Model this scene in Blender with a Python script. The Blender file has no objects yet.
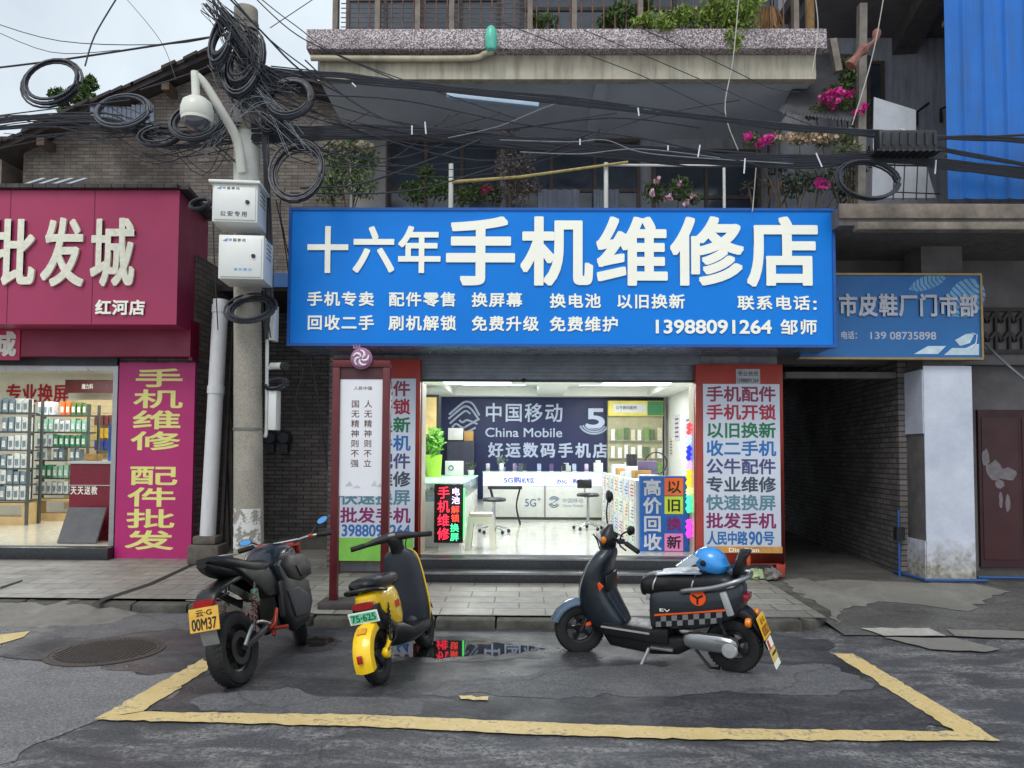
import bpy, bmesh, math, random
from mathutils import Vector, Matrix, Euler
rnd = random.Random(7)
C = bpy.context.scene.collection
PI = math.pi
# ------------------------------------------------------------------ camera
F = 740.0
EYE = Vector((0, 0, 1.6))
PITCH, YAW, ROLL = math.radians(2.5), math.radians(0.62), 0.005
SHY = 38.7 / 1024
CR = (Matrix.Rotation(YAW, 3, 'Z') @ Matrix.Rotation(PI / 2 + PITCH, 3, 'X') @ Matrix.Rotation(ROLL, 3, 'Z'))
def ray(px, py):
    return CR @ Vector(((px - 512) / F, (384 - py) / F + SHY * 1024 / F, -1))
def P(px, py, Y):                      # the point of depth Y seen at that pixel
    d = ray(px, py); return EYE + d * (Y / d.y)
def G(px, py, z=0.0):                  # the point of height z seen at that pixel
    d = ray(px, py); return EYE + d * ((z - EYE.z) / d.z)
def R(px0, py0, px1, py1, Y):          # a frontal rectangle: x0, x1, z0, z1
    mx, my = (px0 + px1) / 2, (py0 + py1) / 2
    return P(px0, my, Y).x, P(px1, my, Y).x, P(mx, py1, Y).z, P(mx, py0, Y).z
cam_d = bpy.data.cameras.new('camera'); cam = bpy.data.objects.new('camera', cam_d); C.objects.link(cam)
cam.matrix_world = Matrix.Translation(EYE) @ CR.to_4x4()
cam_d.sensor_width = 36; cam_d.lens = F / 1024 * 36; cam_d.shift_y = SHY; cam_d.clip_end = 600; cam_d.clip_start = .05
bpy.context.scene.camera = cam

# ------------------------------------------------------------------ materials
def lin(c):
    return tuple((v / 255 / 12.92 if v / 255 <= .04045 else ((v / 255 + .055) / 1.055) ** 2.4) for v in c)
MC = {}
def nodes(name):
    m = bpy.data.materials.new(name); m.use_nodes = True
    nt = m.node_tree
    return m, nt, nt.nodes['Principled BSDF']
def N(nt, t, **kw):
    n = nt.nodes.new(t)
    for k, v in kw.items():
        if k in n.inputs.keys(): n.inputs[k].default_value = v
        else: setattr(n, k, v)
    return n
def L(nt, a, b): nt.links.new(a, b)
def ramp(nt, fac, stops):
    r = nt.nodes.new('ShaderNodeValToRGB'); e = r.color_ramp.elements
    while len(e) < len(stops): e.new(0.5)
    for k, (p, c) in enumerate(stops):
        e[k].position = p; e[k].color = (*c, 1) if len(c) == 3 else c
    L(nt, fac, r.inputs[0]); return r.outputs[0]
def noise(nt, co, scale, detail=5, rough=.6, dist=0):
    n = N(nt, 'ShaderNodeTexNoise'); n.inputs['Scale'].default_value = scale; n.inputs['Detail'].default_value = detail
    n.inputs['Roughness'].default_value = rough; n.inputs['Distortion'].default_value = dist
    if co is not None: L(nt, co, n.inputs['Vector'])
    return n.outputs['Fac']
def mixc(nt, fac, a, b, mode='MIX'):
    m = nt.nodes.new('ShaderNodeMix'); m.data_type = 'RGBA'; m.blend_type = mode
    for s, v in ((0, fac), (6, a), (7, b)):
        if isinstance(v, (int, float)): m.inputs[s].default_value = v
        elif isinstance(v, tuple): m.inputs[s].default_value = (*v, 1)
        else: L(nt, v, m.inputs[s])
    return m.outputs[2]
def bump(nt, b, h, strength=.3, dist=.01):
    n = nt.nodes.new('ShaderNodeBump'); n.inputs['Strength'].default_value = strength; n.inputs['Distance'].default_value = dist
    L(nt, h, n.inputs['Height']); L(nt, n.outputs[0], b.inputs['Normal'])
def objco(nt): return nt.nodes.new('ShaderNodeTexCoord').outputs['Object']
def geoco(nt): return nt.nodes.new('ShaderNodeNewGeometry').outputs['Position']
def mat(name, col, rough=.55, metal=0., var=.12, scale=7, bmp=0., dirt=0., dirtc=(60, 55, 48), coat=0., spec=.5, streak=False):
    if name in MC: return MC[name]
    m, nt, b = nodes(name); c = lin(col); co = objco(nt)
    f = noise(nt, co, scale)
    lo = tuple(v * (1 - var * 1.6) for v in c); hi = tuple(min(1, v * (1 + var * 1.3)) for v in c)
    out = ramp(nt, f, [(.25, lo), (.75, hi)])
    if dirt > 0:
        if streak:
            mp = N(nt, 'ShaderNodeMapping'); L(nt, co, mp.inputs[0]); mp.inputs['Scale'].default_value = (5, 5, .5); co2 = mp.outputs[0]
        else: co2 = co
        g = noise(nt, co2, 2.2 if streak else scale * .45, 8, .7)
        k = ramp(nt, g, [(.62 - .3 * dirt, (0, 0, 0)), (.78, (1, 1, 1))])
        out = mixc(nt, k, out, mixc(nt, .75 * min(1, dirt + .3), out, lin(dirtc)))
    L(nt, out, b.inputs['Base Color'])
    r = ramp(nt, noise(nt, co, scale * 2.3, 4), [(.3, (max(.03, rough - .1),) * 3), (.7, (min(1, rough + .1),) * 3)])
    L(nt, r, b.inputs['Roughness'])
    b.inputs['Metallic'].default_value = metal; b.inputs['Coat Weight'].default_value = coat
    b.inputs['Specular IOR Level'].default_value = spec
    if bmp > 0: bump(nt, b, noise(nt, co, scale * 4, 6), bmp, .01)
    MC[name] = m; return m
def emit(name, col, strength, base=(20, 20, 20)):
    if name in MC: return MC[name]
    m, nt, b = nodes(name); c = lin(col); co = objco(nt)
    e = mixc(nt, noise(nt, co, 9), tuple(v * .85 for v in c), c)
    b.inputs['Base Color'].default_value = (*lin(base), 1); L(nt, e, b.inputs['Emission Color']); b.inputs['Emission Strength'].default_value = strength
    MC[name] = m; return m
def glass(name, tint=(230, 240, 240), rough=.03, alpha=.25):
    if name in MC: return MC[name]
    m, nt, b = nodes(name)
    b.inputs['Base Color'].default_value = (*lin(tint), 1); b.inputs['Roughness'].default_value = rough
    L(nt, ramp(nt, noise(nt, objco(nt), 4), [(.3, (alpha * .85,) * 3), (.7, (alpha * 1.15,) * 3)]), b.inputs['Alpha'])
    MC[name] = m; return m
def uv_wall(nt):                       # world position folded to (x + y, z)
    s = nt.nodes.new('ShaderNodeSeparateXYZ'); L(nt, geoco(nt), s.inputs[0])
    a = N(nt, 'ShaderNodeMath', operation='ADD'); L(nt, s.outputs[0], a.inputs[0]); L(nt, s.outputs[1], a.inputs[1])
    c = nt.nodes.new('ShaderNodeCombineXYZ'); L(nt, a.outputs[0], c.inputs[0]); L(nt, s.outputs[2], c.inputs[1])
    return c.outputs[0]
def brickmat(name, c1, c2, mortar, w=.26, h=.075, ms=.009, rough=.85, xy=False, stain=.4, stainc=(50, 46, 42), bs=.5):
    if name in MC: return MC[name]
    m, nt, b = nodes(name)
    co = geoco(nt) if xy else uv_wall(nt)
    t = nt.nodes.new('ShaderNodeTexBrick'); L(nt, co, t.inputs['Vector'])
    t.inputs['Color1'].default_value = (*lin(c1), 1); t.inputs['Color2'].default_value = (*lin(c2), 1); t.inputs['Mortar'].default_value = (*lin(mortar), 1)
    t.inputs['Scale'].default_value = 1; t.inputs['Brick Width'].default_value = w; t.inputs['Row Height'].default_value = h
    t.inputs['Mortar Size'].default_value = ms; t.inputs['Mortar Smooth'].default_value = .3
    g = geoco(nt)
    k = ramp(nt, noise(nt, g, 1.1, 8, .68), [(.48 - stain * .2, (0, 0, 0)), (.75, (1, 1, 1))])
    out = mixc(nt, k, t.outputs['Color'], mixc(nt, stain, t.outputs['Color'], lin(stainc)))
    out = mixc(nt, .35, out, ramp(nt, noise(nt, g, 9, 6), [(.3, (.35, .35, .35)), (.7, (.9, .9, .9))]), 'OVERLAY')
    L(nt, out, b.inputs['Base Color'])
    L(nt, ramp(nt, noise(nt, g, 1.6, 6), [(.35, (rough - .25,) * 3), (.65, (min(1, rough + .05),) * 3)]), b.inputs['Roughness'])
    inv = N(nt, 'ShaderNodeMath', operation='SUBTRACT'); inv.inputs[0].default_value = 1; L(nt, t.outputs['Fac'], inv.inputs[1])
    ad = N(nt, 'ShaderNodeMath', operation='MULTIPLY_ADD'); L(nt, noise(nt, g, 30, 5), ad.inputs[0]); ad.inputs[1].default_value = .6; L(nt, inv.outputs[0], ad.inputs[2])
    bump(nt, b, ad.outputs[0], bs, .008)
    MC[name] = m; return m

# ------------------------------------------------------------------ mesh builder
class MB:
    def __init__(s): s.v = []; s.f = []; s.mi = []; s.cur = 0
    def add(s, vs, fs):
        o = len(s.v); s.v += [Vector(v) for v in vs]
        s.f += [tuple(i + o for i in f) for f in fs]; s.mi += [s.cur] * len(fs); return s
    def box(s, x0, x1, y0, y1, z0, z1, m=None):
        vs = [Vector((x, y, z)) for x in (x0, x1) for y in (y0, y1) for z in (z0, z1)]
        if m is not None: vs = [m @ v for v in vs]
        return s.add(vs, [(0, 1, 3, 2), (4, 6, 7, 5), (0, 4, 5, 1), (2, 3, 7, 6), (0, 2, 6, 4), (1, 5, 7, 3)])
    def bar(s, a, b, w, h, up=(0, 0, 1)):      # a box from a to b
        a, b = Vector(a), Vector(b); d = (b - a).normalized(); u = Vector(up)
        if abs(d.dot(u)) > .98: u = Vector((0, 1, 0))
        x = d.cross(u).normalized(); u = x.cross(d).normalized()
        vs = [p + x * i * w / 2 + u * j * h / 2 for p in (a, b) for i, j in ((-1, -1), (1, -1), (1, 1), (-1, 1))]
        return s.add(vs, [(3, 2, 1, 0), (4, 5, 6, 7), (0, 1, 5, 4), (1, 2, 6, 5), (2, 3, 7, 6), (3, 0, 4, 7)])
    def loft(s, rings, caps=True, closed=False):
        n = len(rings[0]); vs = [v for r in rings for v in r]; fs = []; k = len(rings)
        for i in range(k if closed else k - 1):
            j = (i + 1) % k
            for a in range(n):
                b = (a + 1) % n; fs.append((i * n + a, i * n + b, j * n + b, j * n + a))
        if caps and not closed: fs += [tuple(range(n))[::-1], tuple((k - 1) * n + a for a in range(n))]
        return s.add(vs, fs)
    def tube(s, pts, r, sides=8, closed=False, caps=True):
        pts = [Vector(p) for p in pts]; k = len(pts); rings = []; last = None
        rr = r if isinstance(r, (list, tuple)) else [r] * k
        for i, p in enumerate(pts):
            if closed: d = pts[(i + 1) % k] - pts[i - 1]
            else: d = pts[min(i + 1, k - 1)] - pts[max(i - 1, 0)]
            d = d.normalized() if d.length > 1e-9 else Vector((0, 0, 1))
            if last is None:
                u = Vector((0, 0, 1)) if abs(d.z) < .9 else Vector((1, 0, 0)); x = d.cross(u).normalized()
            else:
                x = last - d * last.dot(d); x = x.normalized() if x.length > 1e-6 else d.orthogonal().normalized()
            last = x; y = d.cross(x)
            rings.append([p + (x * math.cos(2 * PI * a / sides) + y * math.sin(2 * PI * a / sides)) * rr[i] for a in range(sides)])
        return s.loft(rings, caps, closed)
    def lathe(s, prof, c=(0, 0, 0), axis='Z', n=20, a0=0, a1=2 * PI):   # prof: (radius, along axis)
        c = Vector(c); full = abs(a1 - a0 - 2 * PI) < 1e-6; rings = []
        for i in range(n if full else n + 1):
            a = a0 + (a1 - a0) * i / n; ca, sa = math.cos(a), math.sin(a); ring = []
            for r, h in prof:
                v = {'Z': (r * ca, r * sa, h), 'X': (h, r * ca, r * sa), 'Y': (r * ca, h, r * sa)}[axis]; ring.append(c + Vector(v))
            rings.append(ring)
        m = len(prof); vs = [v for r in rings for v in r]; fs = []; k = len(rings)
        for i in range(k if full else k - 1):
            j = (i + 1) % k
            for a in range(m - 1): fs.append((i * m + a, j * m + a, j * m + a + 1, i * m + a + 1))
        return s.add(vs, fs)
    def ring_lathe(s, prof, c, axis, n=24, a0=0, a1=2 * PI):           # closed profile
        return s.lathe(list(prof) + [prof[0]], c, axis, n, a0, a1)
    def cyl(s, a, b, r, sides=12, r2=None):
        return s.tube([a, b], [r, r if r2 is None else r2], sides)
    def ell(s, c, rx, ry, rz, n=14, m=8, mt=None, zmin=-1):
        c = Vector(c); rings = []
        for j in range(m + 1):
            t = -PI / 2 + PI * j / m; sz = max(math.sin(t), zmin); cz = math.cos(t) if math.sin(t) >= zmin else math.sqrt(max(0, 1 - zmin * zmin)) * (math.cos(t) / max(.01, math.sqrt(1 - zmin * zmin)))
            cz = max(cz, .02); ring = [Vector((rx * cz * math.cos(2 * PI * a / n), ry * cz * math.sin(2 * PI * a / n), rz * sz)) for a in range(n)]
            rings.append([c + (mt @ v if mt else v) for v in ring])
        return s.loft(rings)
    def prism(s, poly, d0, d1, plane='XZ', inset=0.):   # polygon in a plane, extruded along the third axis
        def q(u, v, d): return {'XZ': (u, d, v), 'YZ': (d, u, v), 'XY': (u, v, d)}[plane]
        n = len(poly); cx = sum(p[0] for p in poly) / n; cz = sum(p[1] for p in poly) / n
        if inset:
            e = (d1 - d0) * .18
            def sc(k): return [(cx + (p[0] - cx) * k, cz + (p[1] - cz) * k) for p in poly]
            rings = [[Vector(q(u, v, d)) for u, v in pl] for pl, d in ((sc(1 - inset), d0), (poly, d0 + e), (poly, d1 - e), (sc(1 - inset), d1))]
        else: rings = [[Vector(q(u, v, d)) for u, v in poly] for d in (d0, d1)]
        return s.loft(rings)
    def sheet(s, poly, z, thick=0):                      # horizontal polygon; z number or function
        zf = z if callable(z) else (lambda x, y: z); n = len(poly)
        top = [Vector((x, y, zf(x, y))) for x, y in poly]
        if not thick: return s.add(top, [tuple(range(n))])
        return s.loft([[v - Vector((0, 0, thick)) for v in top], top])
    def text(s, st, O, U, V, x0, x1, z0, z1, depth=.002, bold=.02, gap=.14, vert=False):
        """letters filling the ink box x0..x1, z0..z1 of the plane O + x U + z V"""
        O, U, V = Vector(O), Vector(U).normalized(), Vector(V).normalized(); Nn = U.cross(V)
        cells = []
        if all(ord(ch) > 0x2fff for ch in st):
            n = len(st); g = gap
            if vert:
                h = (z1 - z0) / (n + (n - 1) * g)
                for i, ch in enumerate(st): cells.append((ch, x0, x1, z1 - h * (i + i * g) - h, z1 - h * (i + i * g), REF()))
            else:
                w = (x1 - x0) / (n + (n - 1) * g)
                for i, ch in enumerate(st): cells.append((ch, x0 + w * (i + i * g), x0 + w * (i + i * g) + w, z0, z1, REF()))
        else: cells.append((st, x0, x1, z0, z1, None))
        for ch, a0, a1, b0, b1, ref in cells:
            vs, fs, bb = glyph(ch, depth > 0); ref = ref or bb
            sx = (a1 - a0) / (ref[1] - ref[0]); sz = (b1 - b0) / (ref[3] - ref[2]); rb = bold * (b1 - b0)
            nd = 44 if b1 - b0 > .2 else 14 if b1 - b0 > .09 else 8; dirs = [(math.copysign(abs(math.cos(k_)) ** .5, math.cos(k_)) * rb, math.copysign(abs(math.sin(k_)) ** .5, math.sin(k_)) * rb) for k_ in [2 * PI * (i_ + .5) / nd for i_ in range(nd)]] if bold > 0 else [(0, 0)]
            for k, (du, dv) in enumerate(dirs):
                zo = .0012 + k * .00004
                s.add([O + U * (a0 + (x - ref[0]) * sx + du) + V * (b0 + (y - ref[2]) * sz + dv) + Nn * (zo + (z + .5) * depth) for x, y, z in vs], fs)
        return s
    def leaves(s, c, r, n, size, flat=.8, seed=0, up=.3):
        q = random.Random(seed); c = Vector(c); r = Vector(r) if not isinstance(r, (int, float)) else Vector((r, r, r))
        for _ in range(n):
            d = Vector((q.gauss(0, 1), q.gauss(0, 1), q.gauss(0, 1))).normalized() * (q.random() ** .45)
            p = c + Vector((d.x * r.x, d.y * r.y, d.z * r.z)); k = size * q.uniform(.6, 1.35)
            a = Vector((q.gauss(0, 1), q.gauss(0, 1), q.gauss(up, .8))).normalized(); b = a.orthogonal().normalized(); b = (Matrix.Rotation(q.uniform(0, 6.3), 3, a) @ b); e = a.cross(b)
            s.add([p - b * k * .5, p + e * k * .27 * flat, p + b * k * .5, p - e * k * .27 * flat], [(0, 1, 2, 3)])
        return s
    def build(s, name, mats, parent=None, label=None, bevel=0, seg=2, smooth=None, recalc=True, subdiv=0, ang=38):
        off = Vector((0, 0, 0)); p = parent
        while p is not None: off += p.location; p = p.parent
        loc = Vector((0, 0, 0))
        if parent is None:
            lo = [min(v[i] for v in s.v) for i in range(3)]; hi = [max(v[i] for v in s.v) for i in range(3)]
            off = loc = Vector(((lo[0] + hi[0]) / 2, (lo[1] + hi[1]) / 2, lo[2]))
        me = bpy.data.meshes.new(name); me.from_pydata([v - off for v in s.v], [], s.f)
        if not isinstance(mats, (list, tuple)): mats = [mats]
        for m in mats: me.materials.append(m)
        if len(mats) > 1:
            for pl, i in zip(me.polygons, s.mi): pl.material_index = i
        if recalc or bevel or subdiv:
            bm = bmesh.new(); bm.from_mesh(me)
            if bevel or subdiv: bmesh.ops.remove_doubles(bm, verts=bm.verts, dist=1e-5)
            bmesh.ops.recalc_face_normals(bm, faces=bm.faces)
            if bevel:
                es = [e for e in bm.edges if len(e.link_faces) == 2 and e.calc_face_angle(0) > math.radians(30)]
                bmesh.ops.bevel(bm, geom=es, offset=bevel, segments=seg, profile=.5, affect='EDGES', clamp_overlap=True)
            if subdiv:
                bmesh.ops.subdivide_edges(bm, edges=bm.edges, cuts=subdiv, use_grid_fill=True)
            bm.to_mesh(me); bm.free()
        if smooth or (smooth is None and bevel):
            me.shade_smooth(); me.set_sharp_from_angle(angle=math.radians(ang))
        o = bpy.data.objects.new(name, me); o.location = loc; C.objects.link(o)
        if parent is not None: o.parent = parent
        if label: o['label'] = label
        return o
GC = {}
def glyph(st, solid):
    k = (st, solid)
    if k in GC: return GC[k]
    c = bpy.data.curves.new('lettering', 'FONT'); c.body = st; c.resolution_u = 5
    if solid: c.extrude = .5
    o = bpy.data.objects.new('lettering', c); C.objects.link(o)
    me = bpy.data.meshes.new_from_object(o.evaluated_get(bpy.context.evaluated_depsgraph_get()))
    vs = [tuple(v.co) for v in me.vertices]; fs = [tuple(p.vertices) for p in me.polygons]
    bpy.data.meshes.remove(me); bpy.data.objects.remove(o); bpy.data.curves.remove(c)
    if not vs: vs = [(0, 0, 0), (1, 0, 0), (1, 1, 0)]; fs = []
    bb = (min(v[0] for v in vs), max(v[0] for v in vs), min(v[1] for v in vs), max(v[1] for v in vs))
    GC[k] = (vs, fs, bb); return GC[k]
def REF():
    b = glyph('国', False)[2]; w = (b[1] - b[0]) * .03; return (b[0] - w, b[1] + w, b[2] - w * .6, b[3] + w * .6)
def sup(c, w, h, n=14, p=2.6, ax=('x', 'z')):           # a superellipse ring round c, in the x-z plane by default
    out = []
    for k in range(n):
        t = 2 * PI * k / n; a, b = math.cos(t), math.sin(t)
        u = math.copysign(abs(a) ** (2 / p), a) * w / 2; v = math.copysign(abs(b) ** (2 / p), b) * h / 2
        d = Vector((0, 0, 0)); d[{'x': 0, 'y': 1, 'z': 2}[ax[0]]] = u; d[{'x': 0, 'y': 1, 'z': 2}[ax[1]]] += v
        out.append(Vector(c) + d)
    return out
def smooth_pts(pts, k=6):
    pts = [Vector(p) for p in pts]; out = []
    for i in range(len(pts) - 1):
        a, b, c, d = pts[max(i - 1, 0)], pts[i], pts[i + 1], pts[min(i + 2, len(pts) - 1)]
        for j in range(k):
            t = j / k; out.append(.5 * ((2 * b) + (c - a) * t + (2 * a - 5 * b + 4 * c - d) * t * t + (3 * b - a - 3 * c + d) * t ** 3))
    return out + [pts[-1]]
def tag(o, label, cat, group=None, kind=None):
    if kind: o['kind'] = kind
    if label: o['label'] = label
    if cat: o['category'] = cat
    if group: o['group'] = group
    return o
def thing(name, label, cat, loc=(0, 0, 0), group=None):
    o = bpy.data.objects.new(name, None); o.location = loc; o.empty_display_size = .1; C.objects.link(o)
    return tag(o, label, cat, group)
def struct(name, mb, m, **kw):
    o = mb.build(name, m, **kw); o['kind'] = 'structure'; return o
def dup(root, loc, rot=None, label=None, group=None):
    def cp(o, par):
        c = o.copy(); C.objects.link(c)
        if par is not None: c.parent = par
        for ch in list(o.children): cp(ch, c)
        return c
    r = cp(root, None); r.location = loc
    if rot is not None: r.rotation_euler = rot
    if label: r['label'] = label
    if group: r['group'] = group
    return r
def B(x0, x1, y0, y1, z0, z1): return MB().box(x0, x1, y0, y1, z0, z1)
X3, Z3 = (1, 0, 0), (0, 0, 1)
# ------------------------------------------------------------------ sky and light
sc = bpy.context.scene
w = bpy.data.worlds.new('World'); sc.world = w; w.use_nodes = True
nt = w.node_tree; bg = nt.nodes['Background']
SE, SR = math.radians(52), math.radians(200)
sky = nt.nodes.new('ShaderNodeTexSky'); sky.sky_type = 'NISHITA'; sky.sun_disc = False
sky.sun_elevation = SE; sky.sun_rotation = SR; sky.dust_density = 4; sky.air_density = 1.2; sky.ozone_density = 1.5
hs = nt.nodes.new('ShaderNodeHueSaturation'); hs.inputs['Saturation'].default_value = .38; L(nt, sky.outputs[0], hs.inputs['Color'])
tc = nt.nodes.new('ShaderNodeTexCoord')
cl = ramp(nt, noise(nt, tc.outputs['Generated'], 2.6, 7, .55, .4), [(.35, (5.5, 6.3, 7.0)), (.68, (7.6, 8.5, 9.2))])
L(nt, mixc(nt, .78, hs.outputs[0], cl), bg.inputs['Color']); bg.inputs['Strength'].default_value = .1
sd = bpy.data.lights.new('sun', 'SUN'); sd.energy = 1.0; sd.angle = math.radians(25); sd.color = (1, .97, .92)
so = bpy.data.objects.new('sun', sd); C.objects.link(so); so.location = (-4, -12, 20)
sv = Vector((math.sin(SR) * math.cos(SE), math.cos(SR) * math.cos(SE), math.sin(SE)))   # towards the sun
so.rotation_euler = sv.to_track_quat('Z', 'Y').to_euler()
sc.view_settings.view_transform = 'Standard'; sc.view_settings.look = 'None'; sc.view_settings.gamma = 1; sc.view_settings.use_curve_mapping = False
sc.view_settings.exposure = .45
sc.cycles.use_denoising = True; sc.cycles.max_bounces = 8; sc.cycles.transparent_max_bounces = 12
sc.cycles.sample_clamp_indirect = 6

# ------------------------------------------------------------------ ground materials
def asphalt(name, base, spread, wet, seed, worn=.5):
    m, nt, b = nodes(name); g = geoco(nt); mp = N(nt, 'ShaderNodeMapping'); L(nt, g, mp.inputs[0]); mp.inputs['Location'].default_value = (seed, seed * 2, 0); g = mp.outputs[0]
    fine = mixc(nt, .5, ramp(nt, noise(nt, g, 130, 3, .7), [(.36, (.3,) * 3), (.5, (.95,) * 3), (.66, (2.3,) * 3)]), ramp(nt, noise(nt, g, 52, 4, .8), [(.36, (.35,) * 3), (.5, (.9,) * 3), (.64, (2.2,) * 3)]))
    big = ramp(nt, noise(nt, g, .9, 8, .66, .4), [(.3, tuple(v * (1 - spread) for v in lin(base))), (.7, tuple(v * (1 + spread) for v in lin(base)))])
    out = mixc(nt, 1, big, fine, 'MULTIPLY')
    st = N(nt, 'ShaderNodeMapping'); L(nt, g, st.inputs[0]); st.inputs['Scale'].default_value = (1, 2.6, 1)
    wn = ramp(nt, noise(nt, st.outputs[0], 1.7, 9, .74, .6), [(.46, (0, 0, 0)), (.64, (worn,) * 3)])
    speck = ramp(nt, noise(nt, g, 30, 6, .8), [(.44, (0, 0, 0)), (.54, (1, 1, 1))])
    out = mixc(nt, mixc(nt, 1, wn, speck, 'MULTIPLY'), out, lin((150, 148, 145)))
    crk = nt.nodes.new('ShaderNodeTexVoronoi'); crk.feature = 'DISTANCE_TO_EDGE'; crk.inputs['Scale'].default_value = .55
    wv = N(nt, 'ShaderNodeMix', data_type='VECTOR'); nn = nt.nodes.new('ShaderNodeTexNoise'); nn.inputs['Scale'].default_value = 2.2; nn.inputs['Detail'].default_value = 8; L(nt, g, nn.inputs['Vector'])
    wv.inputs[0].default_value = .3; L(nt, g, wv.inputs[4]); L(nt, nn.outputs['Color'], wv.inputs[5]); L(nt, wv.outputs[1], crk.inputs['Vector'])
    ck = ramp(nt, crk.outputs['Distance'], [(.0, (.55,) * 3), (.006, (1, 1, 1))])
    out = mixc(nt, .8, out, ck, 'MULTIPLY')
    L(nt, out, b.inputs['Base Color'])
    L(nt, ramp(nt, noise(nt, g, 1.3, 7, .6, .3), [(.35, (wet,) * 3), (.68, (.85,) * 3)]), b.inputs['Roughness'])
    b.inputs['Specular IOR Level'].default_value = .4
    bump(nt, b, noise(nt, g, 150, 4, .7), .55, .006)
    return m
A_ROAD = asphalt('asphalt', (72, 72, 75), .3, .45, 3, .95)
A_DARK = asphalt('asphalt_damp', (54, 54, 58), .25, .24, 11, .25)
A_LIGHT = asphalt('asphalt_pale', (108, 108, 110), .16, .5, 23, .35)
A_PATCH = asphalt('asphalt_repair', (88, 88, 90), .18, .5, 31, .2)
CONC = mat('paving_concrete', (128, 125, 119), .8, var=.2, scale=3, bmp=.5, dirt=.6, dirtc=(70, 67, 62))
PAINT = None
def paintmat():
    m, nt, b = nodes('worn_yellow_paint'); g = geoco(nt)
    c = ramp(nt, noise(nt, g, 5, 6), [(.3, lin((196, 170, 112))), (.7, lin((222, 198, 142)))])
    wn = ramp(nt, mixc(nt, .45, noise(nt, g, 42, 7, .75), noise(nt, g, 5, 6, .7)), [(.52, (0, 0, 0)), (.6, (.85,) * 3)])
    L(nt, mixc(nt, wn, c, lin((120, 110, 95))), b.inputs['Base Color']); b.inputs['Roughness'].default_value = .6
    bump(nt, b, noise(nt, g, 120, 4), .5, .004); return m
PAINT = paintmat()
def gp(pts, z=0.): return [tuple(G(x, y, z))[:2] for x, y in pts]
def rough_edge(poly, amp, step, seed):
    q = random.Random(seed); out = []
    for i in range(len(poly)):
        a, b = Vector(poly[i]), Vector(poly[(i + 1) % len(poly)]); d = b - a; n = max(1, int(d.length / step)); pr = Vector((-d.y, d.x)).normalized()
        for k in range(n): out.append(tuple(a + d * k / n + pr * q.gauss(0, amp) * (1 if k else .4)))
    return out
struct('road', MB().sheet([(-150, -80), (150, -80), (150, 200), (-150, 200)], 0), A_ROAD, recalc=False)
def patch(name, pts, z, m, amp=.04, step=.12, seed=1):
    return struct(name, MB().sheet(rough_edge(gp(pts), amp, step, seed), z), m, recalc=False)
struct('bounce_slab', MB().sheet([(-90, -60), (90, -60), (90, 1.6), (-90, 1.6)], .006), mat('pale_bounce_slab', (212, 209, 203), .8, var=.12, scale=.8, dirt=.3), recalc=False)  # added out of view: pale slab bouncing fill light up into the soffits
patch('road_patch', [(-500, 655), (0, 660), (62, 662), (150, 676), (215, 668), (240, 690), (160, 702), (96, 721), (30, 745), (-40, 790), (-700, 800)], .004, A_LIGHT, .03, .1, 4)
patch('road_patch', [(-300, 636), (0, 622), (60, 612), (150, 609), (330, 612), (760, 632), (830, 640), (835, 655), (900, 690), (960, 730), (700, 735), (140, 712), (210, 668), (150, 676), (62, 660), (0, 656), (-300, 660)], .006, A_DARK, .04, .12, 6)
patch('road_patch', [(48, 609), (75, 608), (215, 607), (232, 614), (222, 628), (150, 632), (95, 640), (60, 636), (46, 622)], .008, A_PATCH, .03, .1, 8)
patch('road_patch', [(420, 695), (560, 668), (700, 664), (830, 665), (872, 690), (820, 696), (700, 695), (560, 700)], .008, A_PATCH, .04, .1, 9)
patch('road_patch', [(190, 700), (215, 694), (300, 690), (330, 698), (420, 703), (420, 716), (300, 716), (200, 712)], .008, A_PATCH, .03, .08, 12)
PUD, ntp, bp = nodes('puddle_water'); bp.inputs['Base Color'].default_value = (.012, .012, .013, 1); bp.inputs['Roughness'].default_value = .02; bp.inputs['Specular IOR Level'].default_value = .5
bump(ntp, bp, noise(ntp, geoco(ntp), 3, 2), .03, .004)
A_WET = asphalt('asphalt_wet', (46, 46, 49), .25, .10, 51, .1)
patch('wet_asphalt', [(372, 662), (384, 646), (420, 638), (470, 637), (520, 641), (570, 650), (540, 659), (470, 663), (420, 664)], .0085, A_WET, .03, .07, 19)
patch('wet_asphalt', [(292, 645), (306, 634), (332, 634), (344, 642), (326, 652), (300, 654)], .0085, A_WET, .02, .06, 22)
patch('puddle', [(392, 657), (398, 646), (430, 642), (470, 641), (510, 645), (548, 650), (520, 655), (470, 657), (430, 659)], .010, PUD, .018, .06, 15)
patch('puddle', [(304, 642), (316, 637), (330, 637), (334, 642), (322, 648), (308, 648)], .010, PUD, .01, .05, 16)
# yellow bay marking
bay = MB()
bay.sheet(rough_edge(gp([(94, 721), (143, 713), (212, 668), (203, 660)]), .006, .05, 31), .012)
bay.sheet(rough_edge(gp([(833, 655), (853, 655), (1001, 743), (955, 734)]), .006, .05, 32), .012)
bay.sheet(rough_edge(gp([(94, 721.3), (143, 713.3), (370, 717), (520, 723.5), (700, 730), (955, 733.5), (1001, 743), (700, 741.5), (520, 736), (370, 728.5)]), .006, .05, 33), .0125)
struct('road_marking', bay, PAINT, recalc=False)
struct('road_marking', MB().sheet(rough_edge(gp([(-60, 640), (0, 636), (29, 632.5), (24, 638), (0, 645), (-60, 653)]), .01, .1, 3), .012), PAINT, recalc=False)
struct('road_marking', MB().sheet(rough_edge(gp([(458, 697), (490, 698.5), (488, 702), (461, 701)]), .012, .04, 5), .014), PAINT, recalc=False)
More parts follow.
